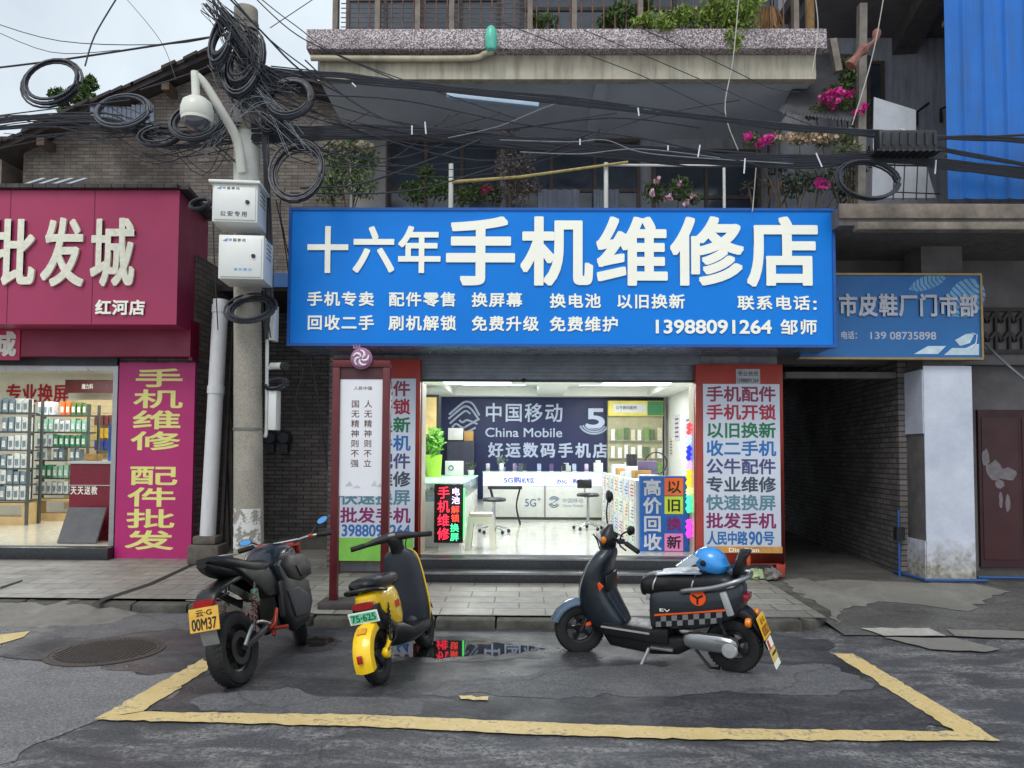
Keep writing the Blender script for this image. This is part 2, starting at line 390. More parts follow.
# manhole
mh = thing('manhole_cover', 'worn round iron manhole cover in the damp asphalt behind the black motorcycle', 'manhole cover', tuple(G(106, 652)))
c0 = G(106, 652)
IRON = mat('cast_iron', (70, 66, 62), .6, .4, .2, 20, .4, .5, (95, 70, 55))
MB().ring_lathe([(.40, .004), (.44, .004), (.44, .012), (.40, .012)], (c0.x, c0.y, 0), 'Z', 40).build('rim', IRON, mh)
cv = MB().lathe([(0.002, .011), (.395, .011), (.395, .004)], (c0.x, c0.y, 0), 'Z', 40)
for i in range(-9, 10):
    h = math.sqrt(max(0, .36 ** 2 - (i * .038) ** 2))
    cv.box(c0.x + i * .038 - .009, c0.x + i * .038 + .009, c0.y - h, c0.y + h, .0112, .0165)
cv.build('cover', IRON, mh)
# ------------------------------------------------------------------ pavement
def zp(x, y): return .10 + max(0, min(y, 9.9) - 6.85) * .033
TILE = brickmat('paving_tile', (140, 137, 130), (120, 118, 112), (66, 64, 60), .5, .25, .008, .62, True, .5, (84, 81, 76), .35)
KERB = mat('kerb_stone', (88, 85, 79), .85, var=.45, scale=5, bmp=1.0, dirt=1.0, dirtc=(48, 47, 42))
pl = [(-14, 7.62), (-2.75, 7.55), (-1.9, 6.98), (2.6, 6.98), (2.86, 7.2), (2.92, 8.6), (3.25, 9.3), (3.25, 9.9), (-14, 9.9)]
def strip_grid(poly, zf, thick, nx=1):
    return MB().sheet(poly, zf, thick)
pv = MB()
for a, b, c_, d_ in ((-14, -2.75, 7.62, 7.55), (-2.75, -1.9, 7.55, 6.98), (-1.9, 2.86, 6.98, 6.98)):
    pv.add([(a, c_, zp(0, c_)), (b, d_, zp(0, d_)), (b, 9.9, zp(0, 9.9)), (a, 9.9, zp(0, 9.9))], [(0, 1, 2, 3)])
struct('pavement', pv, TILE, recalc=False)
kb = MB(); q = random.Random(5)
def kerbrun(a, b, zt, wd=.13):
    a, b = Vector(a), Vector(b); n = max(1, int((b - a).length / .55)); d = (b - a) / n; pr = Vector((d.y, -d.x)).normalized()
    for i in range(n):
        p0, p1 = a + d * (i + .012), a + d * (i + .985); t = q.uniform(-.008, .004); o = pr * (wd + q.uniform(-.012, .012)); ii = -pr * .0
        kb.add([(*(p0 + ii), -.02), (*(p1 + ii), -.02), (*(p1 + o), -.02), (*(p0 + o), -.02),
                (*(p0 + ii), zt + t), (*(p1 + ii), zt + t), (*(p1 + o * .93), zt + t - .012), (*(p0 + o * .93), zt + t - .012)],
               [(3, 2, 1, 0), (4, 5, 6, 7), (0, 1, 5, 4), (1, 2, 6, 5), (2, 3, 7, 6), (3, 0, 4, 7)])
kerbrun((-14, 7.62), (-2.75, 7.55), .105); kerbrun((-2.75, 7.55), (-1.9, 6.98), .10); kerbrun((-1.9, 6.98), (2.6, 6.98), .10); kerbrun((2.6, 6.98), (2.86, 7.25), .10); kerbrun((2.86, 7.25), (2.86, 9.2), .13, .16)
struct('kerb', kb, KERB, bevel=.012)
# broken concrete ramp against the far left kerb
q = random.Random(9); rp = MB(); nx, ny = 26, 8; x0, x1, y0, y1 = -6.6, -3.75, 6.75, 7.66
vs = []
for j in range(ny + 1):
    for i in range(nx + 1):
        u, v = i / nx, j / ny; e = min(1, min(u, 1 - u) * 5) * min(1, v * 1.6)
        vs.append((x0 + (x1 - x0) * u + q.gauss(0, .02), y0 + (y1 - y0) * v + q.gauss(0, .03), .002 + e * (.085 + q.gauss(0, .017)) - .01 * (v == 0)))
rp.add(vs, [(j * (nx + 1) + i, j * (nx + 1) + i + 1, (j + 1) * (nx + 1) + i + 1, (j + 1) * (nx + 1) + i) for j in range(ny) for i in range(nx)])
struct('kerb_ramp', rp, CONC, smooth=True)
# dark open joints in the pavement
jt = MB()
for pts in ([(90, 604), (102, 598.5), (150, 585), (196, 567), (198, 568.5), (152, 587), (104, 600.5)], [(0, 588.5), (22, 582.5), (23, 583.5), (0, 590.5)]):
    jt.sheet([tuple(G(x, y, .125))[:2] for x, y in pts], lambda x, y: zp(x, y) + .004)
struct('pavement_joint', jt, mat('joint_dirt', (38, 36, 33), .9), recalc=False)
# ramp of patched asphalt and concrete into the alley on the right
def za(x, y): return max(.006, min(.15, .016 + (y - 6.75) * .066))
AR = MB(); ys = [6.7, 7.2, 7.8, 8.4, 8.78, 12, 22]
for a, b in zip(ys, ys[1:]): AR.add([(2.9, a, za(0, a)), (14, a, za(0, a)), (14, b, za(0, b)), (2.9, b, za(0, b))], [(0, 1, 2, 3)])
struct('alley_floor', AR, asphalt('alley_asphalt', (82, 80, 78), .35, .5, 41, .3), recalc=False)
def apatch(name, pts, m, dz, seed, amp=.03):
    pl = []
    for x, y in pts:
        zz = .08
        for _ in range(6): v = G(x, y, zz); zz = za(v.x, v.y)
        pl.append((v.x, v.y))
    struct(name, MB().sheet(rough_edge(pl, amp, .1, seed), lambda x, y: za(x, y) + dz), m, recalc=False)
apatch('concrete_patch', [(792, 590), (830, 580), (905, 582), (975, 584), (1010, 592), (990, 600), (968, 612), (930, 606), (880, 602), (840, 612), (812, 600)], CONC, .005, 3)
apatch('concrete_patch', [(782, 582), (800, 578), (830, 589), (845, 606), (835, 625), (826, 612), (806, 594)], CONC, .007, 4)
WH = mat('pale_concrete_slab', (168, 165, 158), .8, var=.2, scale=6, bmp=.5, dirt=.5, dirtc=(110, 105, 98))
apatch('concrete_slab', [(860, 629), (928, 629), (946, 637), (884, 637)], WH, .012, 5, .008)
apatch('concrete_slab', [(947, 630), (985, 631), (1060, 633), (1060, 641), (955, 637)], CONC, .010, 6, .008)
apatch('concrete_slab', [(884, 638), (955, 639), (1000, 650), (985, 653), (930, 650), (905, 644)], CONC, .009, 7, .012)
# ------------------------------------------------------------------ the phone repair building
PLASTER = mat('grey_plaster', (158, 160, 166), .85, var=.14, scale=1.6, bmp=.3, dirt=.55, dirtc=(74, 74, 76), streak=True)
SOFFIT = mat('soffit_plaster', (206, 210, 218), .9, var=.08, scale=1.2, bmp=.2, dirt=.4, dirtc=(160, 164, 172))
CREAM = mat('cream_beam_paint', (182, 175, 158), .8, var=.15, scale=2, bmp=.3, dirt=.7, dirtc=(82, 76, 66), streak=True)
TERR, nt, b = nodes('terrazzo'); g = geoco(nt)
v = nt.nodes.new('ShaderNodeTexVoronoi'); v.inputs['Scale'].default_value = 85; L(nt, g, v.inputs['Vector'])
sp = nt.nodes.new('ShaderNodeSeparateColor'); L(nt, v.outputs['Color'], sp.inputs[0])
L(nt, mixc(nt, ramp(nt, noise(nt, g, 2.2, 6), [(.45, (0, 0, 0)), (.75, (.6, .6, .6))]), ramp(nt, sp.outputs[0], [(.1, lin((92, 78, 82))), (.5, lin((130, 114, 118))), (.85, lin((206, 198, 200)))]), lin((72, 62, 64))), b.inputs['Base Color']); b.inputs['Roughness'].default_value = .6
DKWOOD = mat('dark_timber', (92, 78, 74), .6, var=.3, scale=8)
DKGLASS = mat('dark_window_glass', (66, 74, 86), .12, var=.3, scale=2, spec=.7)
RUST = mat('rusty_bar', (112, 84, 72), .75, .2, .3, 14, .3, .5, (70, 44, 34))
WHITEWALL = mat('white_emulsion', (232, 232, 226), .7, var=.03, scale=3)
INFLOOR = mat('glossy_floor_tile', (196, 196, 186), .14, var=.04, scale=2, spec=.6)
DKSTONE = mat('black_granite_step', (38, 39, 44), .32, var=.35, scale=30, dirt=.3, dirtc=(66, 66, 68))
STEEL = mat('galvanised_shutter', (116, 120, 128), .45, .55, .12, 5, dirt=.4, dirtc=(76, 78, 84))
BX0, BX1 = -2.47, 3.54
b1 = thing('shop_building', 'grey plastered building with terrazzo balconies above the wide blue phone repair sign', 'building', (0.5, 9.1, .15))
def part(name, mb, m, par=None, **kw): return mb.build(name, m, par or b1, **kw)
pw = MB().box(-2.31, -1.24, 9.1, 9.4, .1, 3.55).box(2.2, 3.16, 9.1, 9.4, .1, 3.55).box(-1.24, 2.2, 9.16, 9.4, 2.62, 3.55)
pw.box(-2.31, -2.1, 9.4, 17, .1, 3.55).box(3.205, 3.26, 9.4, 17, .1, 3.55).box(-2.1, 3.2, 16.8, 17, .1, 3.55)
part('wall', pw, PLASTER)
# shop interior shell
part('interior_wall', MB().box(-1.98, -1.84, 9.4, 15.62, .383, 3.2).box(3.06, 3.2, 9.4, 15.62, .383, 3.2).box(-1.84, 3.06, 15.5, 15.62, .383, 3.2).box(-1.84, -1.245, 9.402, 9.43, .383, 3.2).box(2.205, 3.06, 9.402, 9.43, .383, 3.2), WHITEWALL)
part('floor', B(-2.09, 3.2, 9.12, 15.7, .1, .383), INFLOOR)
cz = 2.81
ce = MB().box(-1.84, 3.06, 9.43, 12.6, cz, cz + .03)
for x0_, x1_ in ((-1.84, -1.35), (.34, .86), (2.6, 3.06)): ce.box(x0_, x1_, 12.6, 15.5, cz, cz + .03)
for x0_, x1_ in ((-1.35, .34), (.86, 2.6)): ce.box(x0_, x1_, 15.05, 15.5, cz, cz + .03); ce.box(x0_, x1_, 12.6, 12.75, cz, cz + .03)
ce.box(-1.84, 3.06, 12.6, 15.5, cz + .16, cz + .19)
for x0_ in (-1.35, .34, .86, 2.6): ce.box(x0_ - .01, x0_ + .01, 12.75, 15.05, cz + .03, cz + .16)
for y_ in (12.75, 15.05): ce.box(-1.35, 2.6, y_ - .01, y_ + .01, cz + .03, cz + .16)
part('ceiling', ce, WHITEWALL)
# granite steps with a pale nosing
s0, s1, _, _ = R(412, 560, 703, 560, 8.8)
st1 = part('step', MB().box(s0, s1, 8.80, 9.12, .1, .376).box(s0 - .03, s1 + .03, 8.44, 8.80, .1, .268), DKSTONE, bevel=.008)
MB().box(s0 - .03, s1 + .03, 8.430, 8.452, .246, .27).box(s0, s1, 8.79, 8.806, .36, .379).build('nosing', mat('worn_step_edge', (120, 122, 122), .4, var=.2, scale=12), st1)
# rolled shutter
sh = MB()
for i in range(7): sh.box(-1.24, 2.2, 9.02 + .006 * (i % 2), 9.1, 2.523 + i * .045, 2.523 + i * .045 + .043)
sh.box(-1.24, 2.2, 9.0, 9.1, 2.839, 3.3)
shu = part('roller_shutter', sh, STEEL)
MB().box(-1.24, 2.2, 9.0, 9.06, 2.494, 2.521).build('bottom_rail', mat('dark_rail', (58, 60, 66), .5, .4), shu)
MB().ell(P(524, 380.5, 8.99), .03, .02, .025).build('lock', mat('dark_rail2', (26, 26, 28), .5), shu)
for xj in (-1.262, 2.15): part('door_jamb', B(xj, xj + .062, 9.05, 9.43, .383, 2.49), mat('cream_jamb', (206, 198, 176), .5, var=.06))
# floor two: slab, recessed wall, soffit, balcony three
part('balcony_slab', B(BX0, BX1, 8.75, 17, 3.55, 3.72), PLASTER)
part('upper_wall', MB().box(BX0, BX1, 10.5, 10.7, 3.72, 6.2).box(BX0, BX0 + .2, 10.7, 17, 3.72, 9.4).box(BX1 - .2, BX1, 10.7, 17, 3.72, 9.4).box(BX0 + .2, BX1 - .2, 16.8, 17, 3.55, 9.4), PLASTER)
part('upper_wall', B(BX0 + .3, BX1, 10.3, 10.5, 6.4, 9.4), mat('upper_grey_wall', (130, 132, 140), .85, var=.2, scale=2))  # third-floor wall, a darker grey than the plaster below
part('pillar', B(P(352, 150, 10.3).x, P(386, 150, 10.3).x, 10.3, 10.5, 3.72, 6.2), mat('pale_pillar_plaster', (150, 147, 144), .85, var=.12, scale=2, bmp=.2, dirt=.3))
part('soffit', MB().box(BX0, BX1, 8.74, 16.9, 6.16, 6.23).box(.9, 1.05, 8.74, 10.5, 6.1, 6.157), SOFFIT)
fx0, fx1, fz0, fz1 = R(307, 30, 826, 50, 8.5)
part('balcony_fascia', B(fx0, fx1, 8.47, 8.62, fz0, fz1), TERR, bevel=.01)
part('balcony_beam', B(BX0 + .06, BX1 - .05, 8.622, 8.74, 6.07, fz1 - .08), CREAM)
part('balcony_floor', B(BX0, BX1, 8.745, 17, 6.235, 6.42), PLASTER)
part('roof', B(BX0 - .2, BX1 + .2, 8.3, 17.2, 9.4, 9.6), PLASTER)
# windows on floor two
def window(x0, x1, z0, z1, Y, nx, mats, par=b1, name='window'):
    fr = MB(); t = .05
    fr.box(x0, x1, Y - .05, Y, z1 - t, z1).box(x0, x1, Y - .05, Y, z0, z0 + t)
    for i in range(nx + 1):
        xx = x0 + (x1 - x0 - t) * i / nx; fr.box(xx, xx + t, Y - .048, Y - .002, z0 + t, z1 - t)
    if z1 - z0 > 1.4: fr.box(x0 + t, x1 - t, Y - .045, Y - .004, z0 + (z1 - z0) * .68, z0 + (z1 - z0) * .68 + t)
    o = fr.build(name, mats[0], par); B(x0 + .02, x1 - .02, Y - .022, Y - .012, z0 + .02, z1 - .02).build('pane', mats[1], o); return o
for px0, px1, k in ((388, 500, 3), (506, 640, 3)):
    x0, x1, z0, z1 = R(px0, 140, px1, 207, 10.48); window(x0, x1, 3.74, z1, 10.497, k, (DKWOOD, DKGLASS))
x0, x1, z0, z1 = R(652, 150, 760, 207, 10.48); window(x0, x1, 3.74, z1, 10.497, 2, (DKWOOD, DKGLASS), name='door')
x0, x1, z0, z1 = R(728, 112, 755, 132, 10.48); window(x0, x1, z0, z1, 10.497, 2, (DKWOOD, DKGLASS))
# pale curtains behind the rail
CURT = mat('faded_curtain', (150, 156, 170), .9, var=.15, scale=3, bmp=.3)
for px0, px1 in ((538, 580), (594, 620)):
    x0, x1, z0, z1 = R(px0, 188, px1, 208, 10.3); cu = MB(); n = 14
    cu.loft([[Vector((x0 + (x1 - x0) * i / n, 10.36 + .025 * math.sin(i * 1.9) + d, z)) for i in range(n + 1)] for z, d in ((3.74, 0), (z1, 0))], caps=False)
    cu.build('curtain', CURT, b1, smooth=True, recalc=False)
# windows on floor three
x0, x1, _, _ = R(345, 10, 500, 20, 10.2); window(x0, x1, 6.9, 8.6, 10.297, 4, (DKWOOD, DKGLASS))
x0, x1, _, _ = R(520, 10, 780, 20, 10.2); window(x0, x1, 6.45, 8.6, 10.297, 5, (DKWOOD, DKGLASS))
# third floor railing: bars on the terrazzo strip, louvred on the left half
rl = MB(); xa, xb = P(336, 20, 8.55).x, P(806, 20, 8.55).x
n = 42
for i in range(n + 1):
    xx = xa + (xb - xa) * i / n; rl.cyl((xx, 8.55, fz1 - .01), (xx, 8.55, 7.75), .009, 5)
for z in (7.72, 7.1): rl.cyl((xa, 8.55, z), (xb, 8.55, z), .012, 6)
rail = part('railing', rl, RUST)
RP = mat('railing_post', (120, 108, 100), .7, .2, .2, 8, dirt=.4)
for px in (336, 378, 418, 452, 530, 574, 640, 795):
    xx = P(px, 20, 8.55).x; MB().box(xx - .03, xx + .03, 8.5, 8.6, fz1 - .005, 7.8).build('post', RP, rail)
lv = MB(); xm = P(530, 20, 8.6).x
for i in range(22): lv.bar((xa + .03, 8.68, fz1 + .03 + i * .058), (xm, 8.68, fz1 + .03 + i * .058), .05, .008, (0, -.5, 1))
part('louvre_screen', lv, mat('grey_louvre', (126, 126, 128), .6, .3, .2, 6, dirt=.4))
cx = P(806, 10, 8.65).x
part('folding_screen', MB().add([(cx, 8.62, 6.6), (cx + .14, 8.75, 6.45), (cx + .14, 8.75, 7.6), (cx, 8.62, 7.6)], [(0, 1, 2, 3)]).add([(cx, 8.64, 6.6), (cx + .14, 8.77, 6.45), (cx + .14, 8.77, 7.6), (cx, 8.64, 7.6)], [(0, 1, 2, 3)]), mat('old_bamboo_mat', (150, 118, 74), .8, var=.3, scale=14))
# drain pipe along the beam with its bottle
DP = mat('drain_pvc', (196, 186, 160), .5, var=.1, dirt=.5)
pts = [P(311, 58, 8.55), P(400, 58.5, 8.55), P(470, 58, 8.55), P(484, 54, 8.52), P(491, 52, 8.46), P(492, 44, 8.44)]
o = part('drain_pipe', MB().tube(smooth_pts(pts), .035, 10), DP, smooth=True)
bt = tag(MB().lathe([(.001, 0), (.05, 0), (.068, .03), (.068, .2), (.05, .26), (.03, .28), (.001, .28)], P(491, 50, 8.4), 'Z', 14).build('plastic_bottle', [mat('teal_plastic', (96, 196, 172), .3, var=.2, scale=12)], smooth=True), 'upturned teal plastic bottle on the drain pipe elbow under the balcony', 'bottle')
# second floor balcony rail in white pipe
WP = mat('white_pipe', (214, 214, 208), .4, var=.06, dirt=.25)
rw = thing('pipe_rail', 'white pipe rail standing on the lower balcony behind the blue sign', 'railing', (1, 8.95, 3.72))
for px, py in ((606, 163), (724, 168)):
    p = P(px, py, 8.95); MB().cyl((p.x, 8.95, 3.72), (p.x, 8.95, p.z), .028 if px < 700 else .018, 10).build('post', WP, rw)
MB().cyl(P(608, 165, 8.95), P(726, 166, 8.95), .016, 8).build('top_rail', WP, rw)
bp_ = thing('bamboo_pole', 'yellow bamboo drying pole slung level over the lower balcony', 'pole', tuple(P(545, 173, 8.9)))
MB().tube([P(452, 182, 8.9), P(520, 177, 8.9), P(628, 162, 8.9)], [.022, .02, .016], 8).build('cane', mat('bamboo', (176, 156, 96), .5, var=.2, scale=20), bp_, smooth=True)
p = P(451, 183, 8.92); MB().cyl((p.x, 8.92, 3.72), (p.x, 8.92, P(451, 164, 8.92).z), .03, 8).build('prop', WP, bp_)
# fluorescent batten hung under the balcony
fl = thing('batten_lamp', 'unlit pale blue batten lamp hung crooked under the upper balcony', 'lamp', tuple(P(492, 97, 8.6)))
MB().bar(P(447, 95, 8.55), P(539, 105, 8.55), .12, .09).build('reflector', mat('pale_blue_enamel', (176, 196, 216), .4, var=.08, dirt=.2), fl, bevel=.012)
MB().bar(P(448, 91, 8.58), P(538, 101, 8.58), .08, .05).build('channel', mat('grey_channel', (120, 116, 110), .6, .3, dirt=.6), fl)

# ------------------------------------------------------------------ the wide blue sign
LETTER = mat('cream_letter', (246, 245, 232), .45, var=.02, scale=3)
SIGNB = mat('sign_blue', (2, 122, 218), .42, var=.05, scale=1.2, dirt=.12, dirtc=(30, 92, 160), spec=.25)
SX0, SX1, SZ0, SZ1 = R(288.5, 208.5, 835, 346.5, 8.2)
sg = thing('shop_sign', 'wide blue box sign with big cream characters over the phone shop', 'sign', ((SX0 + SX1) / 2, 8.6, SZ0))
MB().box(SX0, SX1, 8.22, 9.0, SZ0 + .004, SZ1 - .004).build('box', mat('sign_underside_steel', (120, 134, 156), .3, .5, .1, 2, dirt=.3, dirtc=(84, 92, 108)), sg)
MB().box(SX0 + .02, SX1 - .02, 8.2, 8.219, SZ0 + .02, SZ1 - .02).build('face_panel', SIGNB, sg)
t = .028
MB().box(SX0 - .004, SX1 + .004, 8.185, 8.26, SZ1 - t, SZ1 + .004).box(SX0 - .004, SX1 + .004, 8.185, 8.26, SZ0 - .004, SZ0 + t).box(SX0 - .004, SX0 + t, 8.186, 8.259, SZ0 + t, SZ1 - t).box(SX1 - t, SX1 + .004, 8.186, 8.259, SZ0 + t, SZ1 - t).build('frame', mat('sign_edge_blue', (28, 84, 158), .35, .2, .08), sg)
def sigtext(par, st, px0, py0, px1, py1, Y, m, depth=.02, bold=.03, vert=False, gap=.14, name='lettering'):
    x0, x1, z0, z1 = R(px0, py0, px1, py1, Y)
    return MB().text(st, (0, Y, 0), X3, Z3, x0, x1, z0, z1, depth, bold, gap, vert).build(name, m, par, recalc=False)
for ch, px0, px1 in (('十', 308, 348), ('六', 354, 394), ('年', 399, 440)): sigtext(sg, ch, px0 + 1, 229, px1 - 1, 273, 8.2, LETTER, .014, .024)
for ch, px0, px1 in (('手', 448, 513), ('机', 524, 589), ('维', 599, 665), ('修', 674, 740), ('店', 750, 816)): sigtext(sg, ch, px0 + 1, 221, px1 - 1, 285 + (px0 > 700), 8.2, LETTER, .014, .032)
for st, px0, px1, y in (('手机专卖', 308, 373.5, 292.5), ('配件零售', 389.5, 455.5, 293), ('换屏幕', 472.5, 521.5, 293.5), ('换电池', 550.5, 600, 294.5), ('以旧换新', 617, 684, 295), ('联系电话', 738, 809, 296.5)):
    sigtext(sg, st, px0, y, px1, y + 13.5, 8.2, LETTER, .008, .026, gap=.22)
for st, px0, px1, y in (('回收二手', 308, 373.5, 316), ('刷机解锁', 389.5, 455.5, 316.5), ('免费升级', 472.5, 538, 317), ('免费维护', 550.5, 617.5, 317.5), ('邹师', 781, 816, 320.5)):
    sigtext(sg, st, px0, y, px1, y + 14, 8.2, LETTER, .008, .026, gap=.22)
sigtext(sg, ':', 813, 301, 816, 310, 8.2, LETTER, .012, .02)
sigtext(sg, '13988091264', 656, 320.5, 771, 333.5, 8.2, LETTER, .012, .035)

# ------------------------------------------------------------------ tall boards either side of the opening
BRED = mat('board_red', (168, 58, 46), .5, var=.12, scale=4, dirt=.25, dirtc=(120, 50, 44))
BWHITE = mat('board_panel_white', (206, 212, 226), .4, var=.04, scale=2, dirt=.12, dirtc=(170, 176, 190))
TC = {k: mat('print_' + k, c, .5, var=.05) for k, c in dict(wine=(140, 46, 76), crimson=(172, 34, 62), green=(30, 116, 78), blue=(34, 108, 176), indigo=(70, 74, 122), slate=(62, 72, 88), teal=(88, 128, 142), magenta=(128, 30, 92), azure=(42, 104, 168)).items()}
rows = (('手机配件', 'wine'), ('手机开锁', 'crimson'), ('以旧换新', 'green'), ('收二手机', 'blue'), ('公牛配件', 'indigo'), ('专业维修', 'slate'), ('快速换屏', 'teal'), ('批发手机', 'magenta'))
def tall_board(px0, px1, label, right):
    Y = 8.86; dy = 0 if right else -5.5; x0, x1, z0, z1 = R(px0, 364 + dy, px1, 570, Y); zb = zp(0, Y)
    t = thing('notice_board', label, 'notice board', ((x0 + x1) / 2, Y + .05, zb))
    MB().box(x0, x1, Y + .02, Y + .14, zb + .16, z1).box(x0, x0 + .1, Y + .02, Y + .14, zb, zb + .16).box(x1 - .1, x1, Y + .02, Y + .14, zb, zb + .16).build('backing', BRED, t, bevel=.008)
    x0, x1, z0, z1 = R(px0 + 6.5, 384 + dy, px1 - 4, 553 + dy, Y)
    pa = MB().box(x0, x1, Y, Y + .019, z0, z1).build('panel', BWHITE, t, bevel=.003)
    for i, (s, c) in enumerate(rows):
        y = 387 + dy + i * 18.1; sigtext(pa, s, px0 + 10, y, px1 - 9.5, y + 14.6, Y, TC[c], 0, .03)
    y = 387 + dy + 8 * 18.1
    if right:
        for s, a, b_ in (('人民中路', 10.5, 50), ('90', 52, 65), ('号', 66.5, 77)): sigtext(pa, s, px0 + a, y, px0 + b_, y + 13, Y, TC['azure'], 0, .03, gap=.1)
        x0, x1, z0, z1 = R(px0 + 6, 546.5, px1 - 2, 553, Y - .006)
        ad = MB().box(x0, x1, Y - .008, Y - .003, z0, z1).build('advert_strip', mat('orange_strip', (196, 142, 74), .5, var=.25, scale=9), t)
        sigtext(ad, 'DianDian', px0 + 32, 548, px0 + 62, 552, Y - .008, LETTER, 0, .02)
        x0, x1, z0, z1 = R(736, 369, 760, 384.5, Y + .012)
        k = MB().box(x0, x1, Y + .008, Y + .018, z0, z1).build('sticker', mat('grey_sticker', (168, 168, 172), .6), t)
        sigtext(k, '专业快充', 738, 371.5, 758, 376, Y + .008, TC['slate'], 0, .02); sigtext(k, '13988091264', 737.5, 378.5, 758.5, 382.5, Y + .008, TC['slate'], 0, .03)
    else:
        sigtext(pa, '13988091264', px0 + 6, y - 1.5, px1 - 9, y + 10, Y, TC['azure'], 0, .03)
        x0, x1, z0, z1 = R(px0 + 3, 538, px1 - 6, 561, Y - .006)
        MB().box(x0, x1, Y - .008, Y - .002, z0, z1).build('green_strip', mat('lime_strip', (122, 186, 76), .5, var=.1), t)
    return t
tall_board(697, 784.5, 'tall red and white board of coloured price lines ending with the street number', True)
tall_board(331, 419, 'tall red and white board with green foot half hidden behind the red stand', False)

# ------------------------------------------------------------------ red display stand on the kerb
MAROON = mat('maroon_enamel', (92, 30, 36), .4, .2, .12, 6, dirt=.25, dirtc=(60, 24, 28))
Y = 7.3; zb = zp(0, Y)
x0, x1, _, zt = R(331.5, 361, 389.5, 620, Y)
ds = thing('display_stand', 'narrow maroon stand with a white calligraphy poster and round crest on top', 'display stand', ((x0 + x1) / 2, Y, zb))
pw_ = .075
for a in (x0, x1 - pw_): MB().box(a, a + pw_, Y - .04, Y + .04, zb + .06, zt - .07).build('post', MAROON, ds, bevel=.005)
MB().box(x0, x1, Y - .042, Y + .042, zt - .068, zt).build('top_rail', MAROON, ds, bevel=.005)
xx0, xx1, z0, z1 = R(341, 603, 382, 617, Y); MB().box(x0 + pw_, x1 - pw_, Y - .03, Y + .03, z0 - .03, z1).build('bottom_panel', MAROON, ds, bevel=.004)
MB().box(x0 - .08, x1 + .06, Y - .16, Y + .16, zb, zb + .06).build('base', mat('stand_base', (66, 62, 62), .6, var=.2, dirt=.4), ds, bevel=.006)
xx0, xx1, z0, z1 = R(341, 364, 383, 379, Y); MB().box(x0 + pw_, x1 - pw_, Y - .02, Y + .02, z0, zt - .07).build('header_panel', mat('maroon_dark', (72, 26, 32), .5), ds)
xx0, xx1, z0, z1 = R(340.5, 379, 383, 496, Y)
po = MB().box(x0 + pw_ - .004, x1 - pw_ + .004, Y - .012, Y + .012, z0, z1 - .002).build('poster', mat('poster_paper', (226, 227, 232), .6, var=.03, scale=2), ds)
INK = mat('brown_ink', (104, 62, 58), .7); GINK = mat('grey_ink', (150, 150, 156), .7); RINK = mat('rose_ink', (196, 132, 132), .7)
Yp = Y - .012
sigtext(po, '人无精神则不立', 364.3, 400.5, 371.5, 467, Yp, INK, 0, .012, True, .38); sigtext(po, '国无精神则不强', 351.3, 400.5, 358.8, 467, Yp, INK, 0, .012, True, .38)
sigtext(po, '人民中国', 354, 386.5, 372, 390, Yp, INK, 0, .01); 
for px, py, w_, h_ in ((345, 486, 8, 5), (352, 488, 9, 3), (371, 486, 6, 6), (377, 487, 5, 4)):
    xx0, xx1, z0, z1 = R(px, py - h_, px + w_, py, Yp - .002); MB().add([(xx0, Yp - .002, z0), (xx1, Yp - .002, z0), ((xx0 * .4 + xx1 * .6), Yp - .002, z1)], [(0, 1, 2)]).build('ink_hill', mat('pale_ink', (196, 197, 202), .8), po, recalc=False)
ec = P(361.5, 358.5, Y - .07)
em = MB().lathe([(.001, -.028), (.085, -.022), (.108, 0), (.085, .022), (.001, .028)], ec, 'Y', 32)
for dx in (-.022, 0, .022): em.prism([(ec.x - .045 + dx - .014, ec.z + .098), (ec.x - .045 + dx + .014, ec.z + .094), (ec.x - .052 + dx * 1.5, ec.z + .145)], ec.y - .008, ec.y + .008)
crest = em.build('crest', mat('mauve_disc', (150, 104, 136), .4, var=.1), ds, smooth=True)
sw = MB()
for k in range(5):
    a = k * 2 * PI / 5 + .4; pts = [Vector((ec.x + r * math.cos(a + tw), ec.y - .030 + r * .06, ec.z + r * math.sin(a + tw))) for r, tw in ((.012, 0), (.03, .12), (.05, .4), (.068, .8), (.08, 1.25))]
    sw.tube(smooth_pts(pts, 3), [.006 + .006 * math.sin(PI * min(1, i / 12)) for i in range(13)], 6)
sw.build('swirl', mat('pale_swirl', (232, 224, 234), .4), crest)
MB().cyl((ec.x, ec.y, ec.z), (ec.x, Y, zt - .03), .012).build('crest_bracket', MAROON, ds)
# ------------------------------------------------------------------ inside the phone shop
ZF = .383
NAVY = mat('navy_panel', (17, 29, 76), .45, var=.06, scale=1.5)
SILV = mat('silver_letter', (176, 186, 208), .4, .2, .05)
YB = 15.42
x0, x1, z0, z1 = R(437, 397, 664, 500, YB)
nb = thing('wall_sign', 'navy wall panel with silver telecom logo and letters at the back of the shop', 'sign', ((x0 + x1) / 2, YB, ZF))
B(x0, x1, YB, YB + .07, ZF + .3, z1).build('panel', NAVY, nb)
sigtext(nb, '中国移动', 485.5, 404, 562, 422, YB, SILV, .02, .012, gap=.22)
sigtext(nb, 'China Mobile', 485.5, 428, 562, 437, YB, SILV, .02, .012)
sigtext(nb, '好运数码手机店', 489, 443.5, 607, 457.5, YB, SILV, .02, .03, gap=.3)
sigtext(nb, '5', 586.5, 409, 604, 428, YB, SILV, .02, .03)
lg = MB(); lc = P(464, 417, YB - .012); rr = .33
